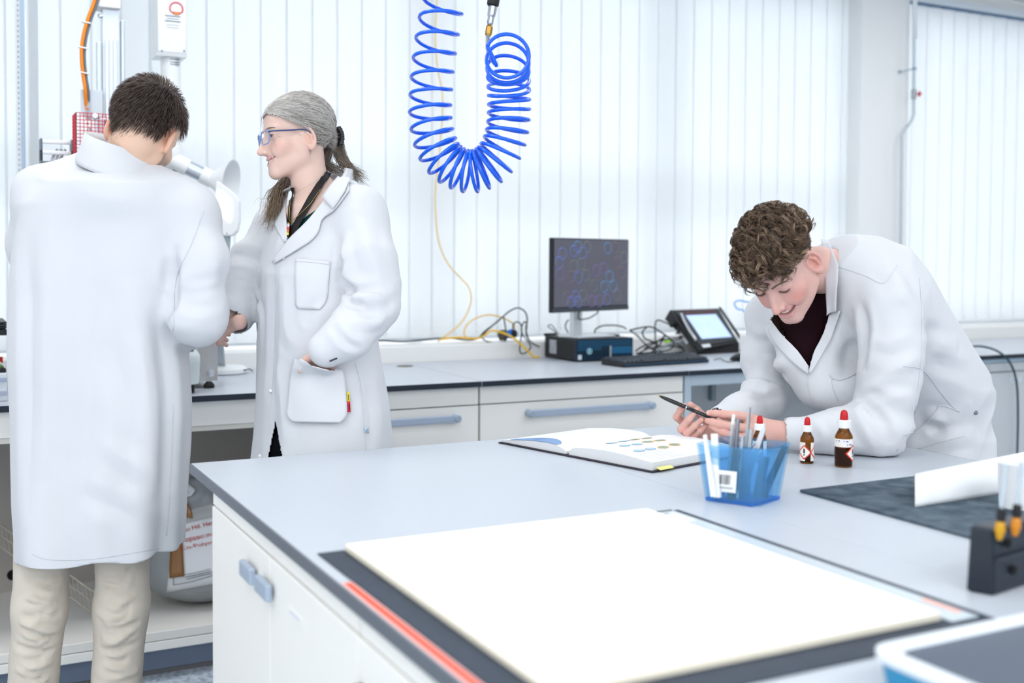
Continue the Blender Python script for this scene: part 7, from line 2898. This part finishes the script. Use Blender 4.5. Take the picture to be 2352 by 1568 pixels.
# ================================================================== person: young man leaning on the island
rootY = empty('person', to_world(V(1.10, 2.80, 0)), 'curly-haired young man in lab coat leaning on the island, holding a pen', 'person')
RYm = np.array([[0.314, 0.617, -0.7216], [-0.938, 0.3193, -0.1351], [0.147, 0.7193, 0.679]])
OY = np.array([1.7352, 2.0054, 1.3279])
hipY = U(2140, 900, 2.80)
neckY = U(1915, 615, 2.66)
aY = neckY - hipY
LY = np.linalg.norm(aY)
aY /= LY
f0 = V(-.50, -.72, -.42)
fY = f0 - aY * (aY @ f0)
fY /= np.linalg.norm(fY)
lY = np.cross(aY, fY)
BY = np.stack([lY, -fY, aY], 1)
_KY = [(-.07, 0, .0, .12, .10, .08, 2.2), (-.02, 0, .0, .145, .12, .090, 2.3), (.08, 0, 0, .155, .13, .080, 2.3), (.20, 0, 0, .168, .13, .072, 2.3), (.32, 0, 0, .180, .125, .085, 2.3),
       (LY - .06, 0, .005, .17, .105, .11, 2.2), (LY - .01, 0, .01, .13, .085, .095, 2.1), (LY + .03, 0, .01, .08, .07, .075, 2.0)]
armYL = [U(2035, 705, 2.57), U(2048, 830, 2.54), U(2020, 982, 2.525), U(1905, 995, 2.53), U(1806, 998, 2.55)]
radYL = [.080, .067, .062, .048, .036]
armYR = [U(1772, 728, 2.82), U(1758, 820, 2.83), U(1762, 908, 2.80), U(1700, 948, 2.72), U(1655, 975, 2.67)]
radYR = [.064, .054, .052, .046, .040]
_KS = [(.50, 0, 0, .15, .16, .16, 2.2), (.75, 0, 0, .145, .155, .155, 2.2), (.90, 0, 0, .142, .15, .15, 2.2), (.99, 0, 0, .11, .12, .12, 2.2)]
skC = hipY + V(.012, .02, 0)


def torso_y(p):
    q = ((p - hipY.astype(f32)) @ BY.astype(f32)).astype(f32)
    d = sd_loft(q, _KY)
    s = (p - V(skC[0], skC[1], 0).astype(f32)).astype(f32)
    th = np.arctan2(s[:, 1], s[:, 0])
    return smin(d, sd_loft(s, _KS) - .005 * np.sin(7 * th), .06)


def coat_y(p):
    d = torso_y(p)
    d = smin(d, sd_cone(p, neckY + lY * .06 - aY * .03, armYL[0], .055, .074), .05)
    d = smin(d, sd_cone(p, neckY - lY * .06 - aY * .03, armYR[0], .055, .064), .05)
    d = smin(d, sd_chain(p, [U(1835, 745, 2.70), U(1850, 820, 2.67), U(1888, 880, 2.66), U(1985, 915, 2.66)], [.075, .062, .058, .07], .03), .05)
    d = smin(d, sd_chain(p, armYR, radYR, .03), .016)
    d = smin(d, sd_chain(p, armYL, radYL, .03), .014)
    return d


v, F = surf(coat_y, (.38, 2.34, .48), (1.36, 3.06, 1.46), .0058)
n = vnormals(v, F)
v = sleeve_wrinkle(v, n, armYL, radYL, .0055, 7, 21, 2)
v = sleeve_wrinkle(v, n, armYR, radYR, .006, 9, 22, 2)
n = vnormals(v, F)
fl = []
FL([(1985, 800, 2.50), (2040, 815, 2.48), (2105, 790, 2.50)], .016, -.006)
FL([(1975, 880, 2.50), (2030, 860, 2.48), (2100, 830, 2.50)], .014, .006)
FL([(1965, 920, 2.50), (2010, 905, 2.47), (2095, 880, 2.50)], .012, -.007)
FL([(1975, 930, 2.49), (2020, 960, 2.47), (2050, 1020, 2.48)], .012, -.008)
FL([(1960, 935, 2.49), (1985, 980, 2.47), (2010, 1030, 2.48)], .012, .007)
FL([(1930, 945, 2.49), (1950, 985, 2.48), (1965, 1020, 2.48)], .012, -.006)
FL([(1870, 960, 2.50), (1890, 1000, 2.49), (1880, 1025, 2.49)], .010, .004)
FL([(1975, 690, 2.52), (1985, 760, 2.52), (1975, 850, 2.54)], .014, -.012)
FL([(1960, 660, 2.54), (1930, 760, 2.56), (1905, 850, 2.58)], .02, .006)
FL([(1945, 720, 2.55), (1960, 800, 2.56), (1930, 880, 2.58)], .016, -.005)
FL([(2030, 600, 2.56), (2060, 640, 2.53), (2075, 700, 2.50)], .02, .006)
FL([(2080, 640, 2.56), (2130, 720, 2.60), (2150, 800, 2.64)], .02, -.006)
FL([(2110, 780, 2.60), (2160, 790, 2.64), (2200, 800, 2.7)], .018, .006)
FL([(2100, 850, 2.60), (2160, 840, 2.66), (2230, 860, 2.74)], .018, -.006)
FL([(2080, 985, 2.62), (2150, 960, 2.64), (2230, 920, 2.7)], .018, .010)
FL([(2070, 1010, 2.62), (2150, 985, 2.64), (2240, 955, 2.7)], .014, -.009)
FL([(2120, 1040, 2.62), (2180, 1010, 2.64), (2250, 1000, 2.7)], .016, .005)
FL([(1700, 800, 2.77), (1740, 815, 2.76), (1800, 800, 2.78)], .014, -.007)
FL([(1695, 850, 2.77), (1740, 855, 2.76), (1810, 830, 2.78)], .013, .007)
FL([(1680, 890, 2.77), (1740, 890, 2.74), (1805, 860, 2.78)], .012, -.008)
FL([(1660, 920, 2.74), (1720, 905, 2.72), (1800, 890, 2.76)], .012, .006)
FL([(1720, 740, 2.77), (1745, 765, 2.75), (1790, 770, 2.77)], .014, .006)
v = apply_folds(v, F, n, fl)
v = v + n * (vnoise(v, 7, 31) * .003 + vnoise(v, 17, 32) * .0012)[:, None]
v[:, 2] = np.where((v[:, 2] < .9035) & (to_world(v)[:, 0] < IX1 + .006), .9035, v[:, 2])     # sleeves rest on the worktop
vw = to_world(v)
# nothing passes through the island: the coat front is pressed against its edge
inside = (vw[:, 0] < IX1 + .012) & (vw[:, 2] < .9034) & (vw[:, 1] < IY1 + .01)
vw[inside, 0] = IX1 + .012
GY = Garment(vw, F)
fc = v[F].mean(1)
pc = to_px(vw[F].mean(1))
front = ((fc - hipY) @ fY) > 0
vee = in_poly(pc, [(1857, 848), (1822, 812), (1788, 775), (1768, 735), (1830, 640), (1885, 560), (1918, 590), (1916, 700), (1892, 775)]) & front
nt_ = neckY + aY * .0
_ho = OY @ BUV
_ax = _ho - neckY
_ax = _ax / np.linalg.norm(_ax)
_rl = fc - neckY
top = (np.linalg.norm(_rl - (_rl @ _ax)[:, None] * _ax, axis=1) < .046) & (_rl @ _ax > -.02)
wl = ((fc - armYL[-1]) @ (armYL[-1] - armYL[-2]) > 0) & (np.linalg.norm(fc - armYL[-1], axis=1) < .08)
wr = ((fc - armYR[-1]) @ (armYR[-1] - armYR[-2]) > 0) & (np.linalg.norm(fc - armYR[-1], axis=1) < .08)
v2, F2 = cull(vw, F, ~vee & ~top & ~wl & ~wr & (fc[:, 2] > .51))
coatY = np_mesh('lab_coat', v2, F2, M_coat, rootY, solid=.0025)
GY.patch('lapel', [(1905, 722), (1886, 770), (1868, 810), (1858, 850)], [(1935, 712), (1910, 775), (1885, 815), (1861, 858)], M_coat, coatY, 16, 8, .007, .0025, 3)
GY.patch('lapel', [(1775, 735), (1800, 770), (1832, 805), (1857, 840)], [(1770, 760), (1790, 795), (1822, 830), (1857, 858)], M_coat, coatY, 16, 7, .007, .0025, 3)
GY.patch('collar', [(1893, 560), (1900, 610), (1903, 670), (1898, 722)], [(1912, 562), (1928, 605), (1932, 660), (1932, 712)], M_coat, coatY, 16, 7, .016, .0025, 2)
collar_ring('collar_stand', U(1893, 620, 2.68), (-.45, -.25), .55, 2.9, .048, -.03, .068, .088, coatY, flare=.002)
GY.line('seam', [(1858, 850), (1856, 880), (1868, 925)], .0009, M_seam, coatY)
GY.line('pocket_edge', [(1905, 860), (1912, 868), (1926, 872), (1945, 868), (1966, 858)], .0016, M_seam, coatY, off=.0012)
GY.line('seam', [(1908, 862), (1914, 895), (1925, 920)], .0008, M_seam, coatY)
GY.line('seam', [(2075, 840), (2120, 850), (2160, 900), (2190, 935), (2205, 945)], .0008, M_seam, coatY, n=30)
GY.line('seam', [(2205, 945), (2160, 930), (2150, 945), (2110, 985), (2075, 998)], .0010, M_seam, coatY, n=30)
GY.line('seam', [(2110, 1030), (2160, 1015), (2215, 1000)], .0008, M_seam, coatY, n=20)
GY.line('seam', [(2112, 640), (2118, 740), (2112, 860), (2095, 970), (2060, 1035)], .0009, M_seam, coatY, n=40)
GY.line('seam', [(1925, 612), (1985, 632), (2030, 650), (2060, 610)], .0007, M_seam, coatY, n=30)
h = GY.hit(2241, 947, .001)
if h is not None:
    MB().lathe(h, [(.005, 0), (.005, .0016), (.003, .0024)], n=12, axis=V(0, 0, CAMH) - h).build('snap_button', mat('snap_dark', '6E7480', .3, metal=.8), coatY)

# ---- head
sY = .97
HY = dict(smile=1.0, mouth=1.5, eye=0.0, jaw=1.05, nose=.92, blush=.75, earred=.6, earx=.071, ears=1.15)
SKY = (.74, .47, .42)  # deepened skin tone, the shade on his face is put into it
nb = (np.asarray(to_world(neckY - aY * .02)) - OY) @ RYm / sY
vh, Fh, ch = build_head(HY, SKY, .0022, lo=(-.13, -.135, -.22), hi=(.13, .20, .13), neck=([(0, .030, -.05), tuple(nb * .55 + V(0, .012, -.012)), tuple(nb)], [.047, .052, .062]), lip=(.72, .33, .34))
parts = [(xf(vh, RYm, OY, sY), Fh, ch)]
tv, tF = surf(lambda p: torso_y(p) + .03, (.5, 2.4, .75), (1.36, 3.06, 1.45), .012)
parts.append((to_world(tv), tF, tint(tv, SKY)))
for arm, rad in ((armYL, radYL), (armYR, radYR)):
    lm = limb(arm, [r * .48 for r in rad], .010)
    parts.append((to_world(lm[0]), lm[1], tint(lm[0], SKY)))


# hands: every finger its own chain of joints
def hand(fingers, palm, wrist, rw, res=.0019, kf=.0035):
    def f(p):
        d = sd_chain(p, wrist, rw, .012)
        for P, R in palm:
            d = smin(d, sd_chain(p, P, R, .012), .012)
        g = None
        for P, R in fingers:
            e = sd_chain(p, P, R, .0045)
            g = e if g is None else smin(g, e, .0012)
        return smin(d, g, kf)
    A = np.vstack([np.array(P) for P, _ in fingers + palm] + [np.array(wrist)])
    v, F = surf(f, A.min(0) - .045, A.max(0) + .045, res)
    return v, F


v0 = 2.555
LH = [  # left hand, stretched fingers: knuckle -> tip
    ([U(1722, 958, v0), U(1690, 953, v0 - .006), U(1662, 951, v0 + .000), U(1643, 949, v0 + .008), U(1628, 948, v0 + .014)], [.0105, .0092, .0088, .0080, .0068]),
    ([U(1716, 983, v0 - .006), U(1685, 979, v0 - .016), U(1654, 974, v0 - .012), U(1637, 969, v0 - .002), U(1625, 966, v0 + .006)], [.0105, .0092, .0088, .0080, .0068]),
    ([U(1712, 1004, v0 - .004), U(1686, 1000, v0 - .014), U(1662, 992, v0 - .012), U(1646, 984, v0 - .003), U(1634, 978, v0 + .004)], [.0100, .0088, .0084, .0076, .0064]),
    ([U(1706, 1020, v0 + .002), U(1684, 1013, v0 - .006), U(1667, 1004, v0 - .006), U(1655, 998, v0 + .000), U(1646, 993, v0 + .004)], [.0090, .0078, .0074, .0068, .0058]),
    ([U(1752, 975, v0 + .030), U(1715, 962, v0 + .048), U(1682, 956, v0 + .052), U(1660, 955, v0 + .05)], [.0130, .0110, .0095, .0080])]
LP = [([U(1775, 985, v0 + .008), U(1720, 962, v0 + .004)], [.020, .013]), ([U(1775, 995, v0 + .006), U(1717, 984, v0)], [.020, .0135]), ([U(1775, 1004, v0 + .006), U(1713, 1002, v0)], [.019, .013]), ([U(1775, 1012, v0 + .01), U(1710, 1017, v0 + .006)], [.017, .0115])]
hv, hF = hand(LH, LP, [U(1850, 998, 2.545), U(1805, 997, 2.55), U(1775, 996, v0 + .008)], [.030, .0275, .027])
hv2 = to_world(hv)
hv2[:, 2] = np.maximum(hv2[:, 2], .9022)
hcol = tint(hv, (.72, .44, .38))


def redden(hv, pts, col, pts_r, rad=.011, col2=None):
    for p in pts_r:
        g = np.exp(-(np.linalg.norm(hv - p, axis=1) / rad) ** 2)[:, None] * .55
        col = col * (1 - g) + np.array((.74, .34, .30)) * g
    return col


hcol = redden(hv, None, hcol, [P[k] for P, R in LH[:4] for k in (2, 4)])
parts.append((hv2, hF, hcol))
w0 = 2.615
RHd = [  # right hand, fingers curled up round the pen: knuckle -> middle joint -> tip
    ([U(1612, 990, w0 + .045), U(1575, 975, w0 + .04), U(1555, 957, w0 + .026), U(1563, 942, w0 + .010), U(1572, 932, w0 + .001)], [.0110, .0100, .0090, .0082, .0070]),
    ([U(1618, 1000, w0 + .030), U(1585, 1000, w0 + .018), U(1565, 985, w0 + .002), U(1583, 962, w0 - .012), U(1600, 942, w0 - .010)], [.0110, .0102, .0092, .0084, .0072]),
    ([U(1625, 1006, w0 + .022), U(1598, 1010, w0 + .006), U(1578, 995, w0 - .008), U(1597, 977, w0 - .020), U(1611, 964, w0 - .018)], [.0105, .0098, .0088, .0080, .0068]),
    ([U(1634, 1010, w0 + .020), U(1612, 1015, w0 + .002), U(1596, 1004, w0 - .010), U(1609, 990, w0 - .020), U(1618, 982, w0 - .020)], [.0095, .0086, .0078, .0070, .0060]),
    ([U(1648, 990, w0 + .050), U(1620, 962, w0 + .045), U(1600, 942, w0 + .032), U(1586, 930, w0 + .018)], [.0135, .0115, .0098, .0082])]
RP = [([U(1660, 990, w0 + .045), U(1613, 990, w0 + .044)], [.020, .014]), ([U(1660, 998, w0 + .038), U(1619, 1000, w0 + .03)], [.020, .0135]), ([U(1660, 1004, w0 + .036), U(1626, 1006, w0 + .024)], [.019, .013]), ([U(1662, 1008, w0 + .036), U(1635, 1010, w0 + .022)], [.017, .012])]
hv, hF = hand(RHd, RP, [U(1705, 958, 2.71), U(1680, 975, 2.68), U(1662, 992, w0 + .045)], [.028, .027, .025])
hv2 = to_world(hv)
hv2[:, 2] = np.maximum(hv2[:, 2], .9022)
hcol = redden(hv, None, tint(hv, (.72, .44, .38)), [P[k] for P, R in RHd[:4] for k in (2, 4)])
parts.append((hv2, hF, hcol))
lgY = []
for s in (1, -1):
    hip = V(skC[0], skC[1], .84) + V(.3, -.95, 0) * .075 * s
    kn = hip + V(.0, .0, -.40)
    an = hip + V(.0, .02, -.78)
    an[2] = .08
    lgY.append((hip, kn, an))
    lm = limb([hip, kn, an], [.07, .048, .038], .014)
    parts.append((to_world(lm[0]), lm[1], tint(lm[0], SKY)))
bv, bF, bc = merge(parts)
np_mesh('body', bv, bF, M_skin, rootY, bc)
face_extras(HY, RYm, OY, sY, rootY, browcol=(.26, .165, .12), brow_n=150, seed=5, lash=(.10, .06, .05))
# finger nails
M_nail = mat('finger_nail', 'E8B5A6', .3)
for fingers in (RHd[:3], LH[:1]):
    for P, R in fingers:
        tip, prev = P[-1], P[-2]
        d = tip - prev
        d /= np.linalg.norm(d)
        out = V(0, -1, .15)
        out = out - d * (out @ d)
        out /= np.linalg.norm(out)
        sd = np.cross(d, out)
        c = to_world(tip - d * .002 + out * (R[-1] * .93))
        ring = [to_world(tip - d * .002 + out * (R[-1] * 1.0 - .0016 * (a * a)) + sd * a * .0048 + d * b * .0058) for a, b in [(x, y) for x, y in [(math.cos(w), math.sin(w)) for w in np.linspace(0, 2 * math.pi, 13)[:-1]]]]
        MB().prism(ring, to_world(out * .0006)).build('finger_nail', M_nail, rootY)

# shirt
M_maroon = mat('dark_maroon_shirt', '1E0C13', .85, spec=.1)
tv, tF = surf(lambda p: coat_y(p) + .012, (.5, 2.4, .9), (1.36, 3.06, 1.46), .008)
fc = tv[tF].mean(1)
pcx = to_px(to_world(fc))
kk = in_poly(pcx, [(1860, 870), (1810, 790), (1780, 700), (1830, 600), (1880, 540), (1940, 580), (1935, 720), (1890, 820)])
v2, F2 = cull(to_world(tv), tF, kk)
shirtY = np_mesh('shirt', v2, F2, M_maroon, rootY, solid=.002)


def trou_y(p):
    d = sd_ell(p, V(skC[0], skC[1], .82), (.105, .11, .10))
    for hip, kn, an in lgY:
        d = smin(d, sd_chain(p, [hip - V(0, 0, .06), kn, an], [.072, .062, .055], .03), .03)
    return d


v, F = surf(trou_y, (.75, 2.5, .06), (1.4, 3.15, 1.02), .012)
np_mesh('trousers', to_world(v), F, mat('navy_trousers', '1B2030', .85, spec=.1), rootY)
for hip, kn, an in lgY:
    fd = V(fY[0], fY[1], 0)
    fd /= np.linalg.norm(fd)
    c = an + fd * .05
    Rl = np.stack([np.cross(V(0, 0, 1), fd), -fd, V(0, 0, 1)], 1)
    v, F = surf(lambda p: np.maximum(sd_ell(p, V(c[0], c[1], .045), (.045, .125, .045), Rl), .002 - p[:, 2]), c - V(.15, .15, .09), c + V(.15, .15, .06), .009)
    np_mesh('shoe', to_world(v), F, M_shoe, rootY)

# ---- curly hair
HYn = dict(HY, ear=False)


def y_region(p):
    x, y, z = np.abs(p[:, 0]), p[:, 1], p[:, 2]
    t = np.clip((y + .088) / .09, 0, 1)
    zl = .052 - .030 * t
    back = (y > .02) & (z > -.045)
    return (z > zl) | back


def y_top(p):
    x, y, z = np.abs(p[:, 0]), p[:, 1], p[:, 2]
    return (z > .050 - .10 * np.clip(y + .02, -.2, .02)) & (z > .046 + .55 * np.clip(x - .040, 0, 1) * (y > -.055)) & (z > .046 + .5 * np.clip(y - .05, 0, 1))


rs = np.random.RandomState(9)
cur, cc_ = [], []
cap_off = lambda p: .006 + .016 * np.clip((p[:, 2] - .04) / .06, 0, 1) + .008 * np.clip((-.05 - p[:, 1]) / .04, 0, 1) * (p[:, 2] > .05)
d = rs.normal(size=(60000, 3))
d /= np.linalg.norm(d, axis=1)[:, None]
c0 = V(0, .016, .018)
p = c0 + d * .05
for _ in range(16):
    p = p - d * (sd_head(p.astype(f32), HYn))[:, None]
reg = y_region(p)
topm = y_top(p) & reg
roots = p[topm]
dirs = d[topm]
# clumps: locks that share one curl
NCL = 520
clr = roots[:NCL]
cld = dirs[:NCL]
for i in range(NCL):
    q, nn = clr[i], cld[i]
    L = rs.uniform(.055, .095) * (1.15 if q[1] < -.03 else 1.0)
    flow = V(rs.normal() * .5, -.9 + rs.normal() * .5, -.1 + rs.normal() * .4) if q[2] > .07 else V(np.sign(q[0]) * .1 + rs.normal() * .3, -.55 + rs.normal() * .5, -.75)
    flow = flow - nn * (flow @ nn)
    flow /= max(np.linalg.norm(flow), 1e-6)
    side = np.cross(nn, flow)
    turns = rs.uniform(1.1, 2.0)
    cr = rs.uniform(.008, .0145)
    ph = rs.uniform(0, 6.28)
    base = np.clip(rs.normal(1, .3), .45, 1.8)
    tone = V(.155, .105, .072) * base
    if rs.rand() < .22:
        tone = V(.32, .225, .15) * rs.uniform(.8, 1.2)
    t = np.linspace(0, 1, 15)
    h = .003 + .030 * np.sin(np.clip(t * 1.25, 0, 1) * math.pi * .62)
    for k in range(9):
        jit = rs.normal(size=3) * .0022
        a = ph + t * turns * 6.28 + rs.normal() * .16
        rr_ = cr * np.minimum(1, t * 3.5) * rs.uniform(.85, 1.15)
        pts = q + jit + flow * (t * L * .62)[:, None] + nn * (h + rr_ * np.cos(a))[:, None] + side * (rr_ * np.sin(a))[:, None]
        # follow the skull
        dd = pts - c0
        dd /= np.linalg.norm(dd, axis=1)[:, None]
        e = sd_head(pts.astype(f32), HYn)
        want = np.maximum(h * .55 + rr_ * np.cos(a) * .8, .0015)
        pts = pts + dd * (want - e)[:, None] * .85
        cur.append(pts)
        cc_.append(tuple(np.clip(tone * rs.uniform(.65, 1.4), 0, 1)))
hairY = strands('hair', [xf(q, RYm, OY, sY) for q in cur], .00052, M_hairv, rootY, cc_)
# cropped sides and back
sm_ = p[reg & ~topm][:5200]
sdv = d[reg & ~topm][:5200]
cur, cc_ = [], []
for q, nn in zip(sm_, sdv):
    L = rs.uniform(.004, .009) + .010 * np.clip((q[2] - .0) / .06, 0, 1)
    fl_ = V(0, .5, -.8) + rs.normal(size=3) * .25
    dr = nn * .55 + fl_
    dr /= np.linalg.norm(dr)
    cur.append(np.array([q - nn * .001, q + dr * L * .5, q + dr * L - nn * .001]))
    cc_.append(tuple(V(.17, .125, .09) * rs.uniform(.6, 1.35)))
strands('cropped_hair', [xf(q, RYm, OY, sY) for q in cur], .0004, M_hairv, hairY, cc_)
capv, capF = hair_cap('hair', HY, RYm, OY, sY, y_top, lambda p: .004 + .010 * np.clip((p[:, 2] - .045) / .04, 0, 1), None, None, .005)
np_mesh('hair_base', xf(capv, RYm, OY, sY), capF, M_hairv, hairY, np.tile(V(.06, .042, .03), (len(capv), 1)))
# pen held in the right hand
pn = empty('pen', pxd(1600, 945, 2.60), 'slim black ballpoint pen with gold tip in the young man\'s hand', 'pen')
pA, pB = pxd(1512, 908, 2.605), pxd(1640, 962, 2.595)
pd_ = (pB - pA) / np.linalg.norm(pB - pA)
pL = np.linalg.norm(pB - pA)
MB().lathe(pA + pd_ * .004, [(.0022, 0), (.0042, .012), (.0048, .03), (.0048, .062), (.0046, .064)], n=14, axis=pd_).build('barrel', mat('pen_black', '0B0C10', .25, coat=.4), pn, smooth=True)
MB().lathe(pA, [(.0006, -.002), (.0012, .001), (.0021, .005)], n=10, axis=pd_).build('tip', M_gold, pn, smooth=True)
MB().lathe(pA + pd_ * .068, [(.0049, 0), (.0049, .003)], n=14, axis=pd_).build('silver_ring', M_chrome, pn)
MB().lathe(pA + pd_ * .071, [(.0047, 0), (.0045, pL - .082), (.0035, pL - .075), (.002, pL - .072)], n=14, axis=pd_).build('rear_barrel', mat('pen_black', '0B0C10', .25, coat=.4), pn, smooth=True)
MB().obox(pA + pd_ * (pL * .80) + V(0, 0, -.0058), pd_ * .016, np.cross(pd_, V(0, 0, 1)) * .0016, V(0, 0, .0006)).build('clip', M_chrome, pn)

# ================================================================== polymer sack in the open cabinet
sk = empty('polymer_sack', V(.79, 3.86, .165), 'full grey plastic sack with printed label and brown tape', 'sack')
SC0 = V(.80, 3.86, .36)
ps0 = SC0 @ BUV


def sack(p):
    q = (p - V(ps0[0], ps0[1], 0).astype(f32))
    d = sd_ell(p, ps0 + V(.0, 0, -.085), (.185, .15, .115))
    d = smin(d, sd_ell(p, ps0 + V(-.01, 0, .03), (.150, .125, .12)), .06)
    d = smin(d, sd_ell(p, ps0 + V(-.02, .0, .15), (.085, .075, .075)), .06)
    d = smax(d, (.162 - p[:, 2]), .02)
    return d


v, F = surf(sack, ps0 - V(.25, .25, .24), ps0 + V(.25, .25, .28), .0065)
n = vnormals(v, F)
v = v + n * (vnoise(v, 12, 41) * .006 + np.abs(vnoise(v, 26, 42)) * .005 * np.clip((v[:, 2] - .3) / .2, .15, 1))[:, None]
vw = to_world(v)
vw[:, 2] = np.maximum(vw[:, 2], .1615)
vw[:, 1] = np.clip(vw[:, 1], 3.632, 4.26)
np_mesh('bag', vw, F, mat('sack_grey', '8F9498', .35, spec=.5, noise=(8, 'A2A7AB', .6)), sk)
GK = Garment(vw, F)
lb = GK.patch('label_sheet', [(398, 1195), (396, 1260), (390, 1310), (384, 1358)], [(510, 1165), (512, 1240), (512, 1300), (512, 1335)], mat('label_sheet_white', 'DDE0E4', .5), sk, 16, 14, .004, .0008, 3)
sh = GK.patch('address_sheet', [(414, 1200), (420, 1250), (423, 1290), (424, 1326)], [(512, 1180), (512, 1240), (512, 1280), (505, 1310)], mat('address_sheet_white', 'E8EAEE', .5), sk, 14, 12, .006, .0008, 3)
M_tape = mat('tape_brown', '8A5A22', .3, coat=.4)
GK.patch('brown_tape', [(403, 1150), (398, 1200), (394, 1260), (391, 1327)], [(418, 1140), (418, 1200), (421, 1260), (424, 1322)], M_tape, sk, 16, 5, .008, .0008, 2)
GK.patch('brown_tape', [(398, 1160), (396, 1210), (386, 1250)], [(412, 1150), (410, 1210), (408, 1250)], mat('tape_dark_brown', '5A3A26', .3, coat=.4), sk, 12, 5, .006, .0008, 2)
GK.patch('brown_tape', [(408, 1146), (425, 1168), (432, 1190)], [(420, 1142), (440, 1170), (444, 1192)], M_tape, sk, 10, 4, .009, .0008, 2)
GK.patch('paper_note', [(396, 1104), (404, 1120), (402, 1146)], [(432, 1112), (448, 1126), (440, 1140)], mat('note_paper', 'D9DBE0', .6), sk, 10, 8, .006, .0008, 2)
M_wr = mat('note_ink', '3A3A40', .7)
for k, (x0_, y0_, x1_, y1_) in enumerate(((404, 1106, 414, 1104), (407, 1116, 424, 1112), (410, 1125, 428, 1120), (414, 1133, 422, 1130), (408, 1143, 420, 1139), (424, 1138, 436, 1132))):
    GK.line('handwriting', [(x0_, y0_), ((x0_ + x1_) / 2, (y0_ + y1_) / 2 - 1.5), (x1_, y1_)], .0008, M_wr, sk, off=.0085, n=8)
M_clear = mat('clear_film', 'D9DBDA', .12, alpha=.35)
GK.patch('clear_tape', [(416, 1178), (424, 1190), (418, 1204)], [(512, 1150), (512, 1164), (512, 1182)], M_clear, sk, 8, 10, .009, .0005, 2)
# printed lettering: letters follow the sheet
GL = Garment(*[np.asarray(x) for x in (lambda o: (np.array([o.matrix_world @ w.co for w in o.data.vertices]) if False else np.array([tuple(w.co) for w in o.data.vertices]), np.array([tuple(f.vertices) for f in o.data.polygons])))(sh)])


def print_text(s, x, y, x2, y2, hpx, m, parent, g):
    a, b = g.hits([(x, y), (x2, y2)], .0016)
    c = g.hits([(x, y - hpx)], .0016)[0]
    ex = b - a
    size = np.linalg.norm(c - a) * 1.32
    o = text_obj('lettering', s, size, a, ex, c - a, m, None, .0)
    co = np.array([o.matrix_basis @ w.co for w in o.data.vertices])
    px = to_px(co)
    co = g.hits([tuple(q) for q in px], .0022)
    for w, q in zip(o.data.vertices, co):
        w.co = q
    o.matrix_basis = Matrix.Identity(4)
    o.data.update()
    return place(o, parent)


M_redp = mat('print_red', 'C23A32', .6)
print_text('zu Hd. Herr', 424, 1221, 484, 1206, 11, M_redp, sh, GL)
print_text('Topas', 416, 1246, 454, 1238, 13, M_redp, sh, GL)
print_text('6013M-07', 456, 1237, 484, 1231, 8, M_redp, sh, GL)
print_text('Co-Polymer (COC)', 417, 1263, 484, 1249, 8.5, M_redp, sh, GL)
M_greenp = mat('print_dark_green', '27403C', .6)
GK.line('label_frame', [(399, 1270), (399, 1300), (400, 1341)], .0009, M_greenp, sk, off=.0062, n=10)
GK.line('label_frame', [(400, 1341), (440, 1334), (484, 1322), (512, 1313)], .0009, M_greenp, sk, off=.0066, n=16)
for k in range(3):
    GK.line('fine_print', [(424 + 3 * k, 1319 + 5 * k), (455, 1313 + 5 * k), (484, 1306 + 5 * k)], .0009, mat('print_grey', '7C8288', .7), sk, off=.0064, n=10)
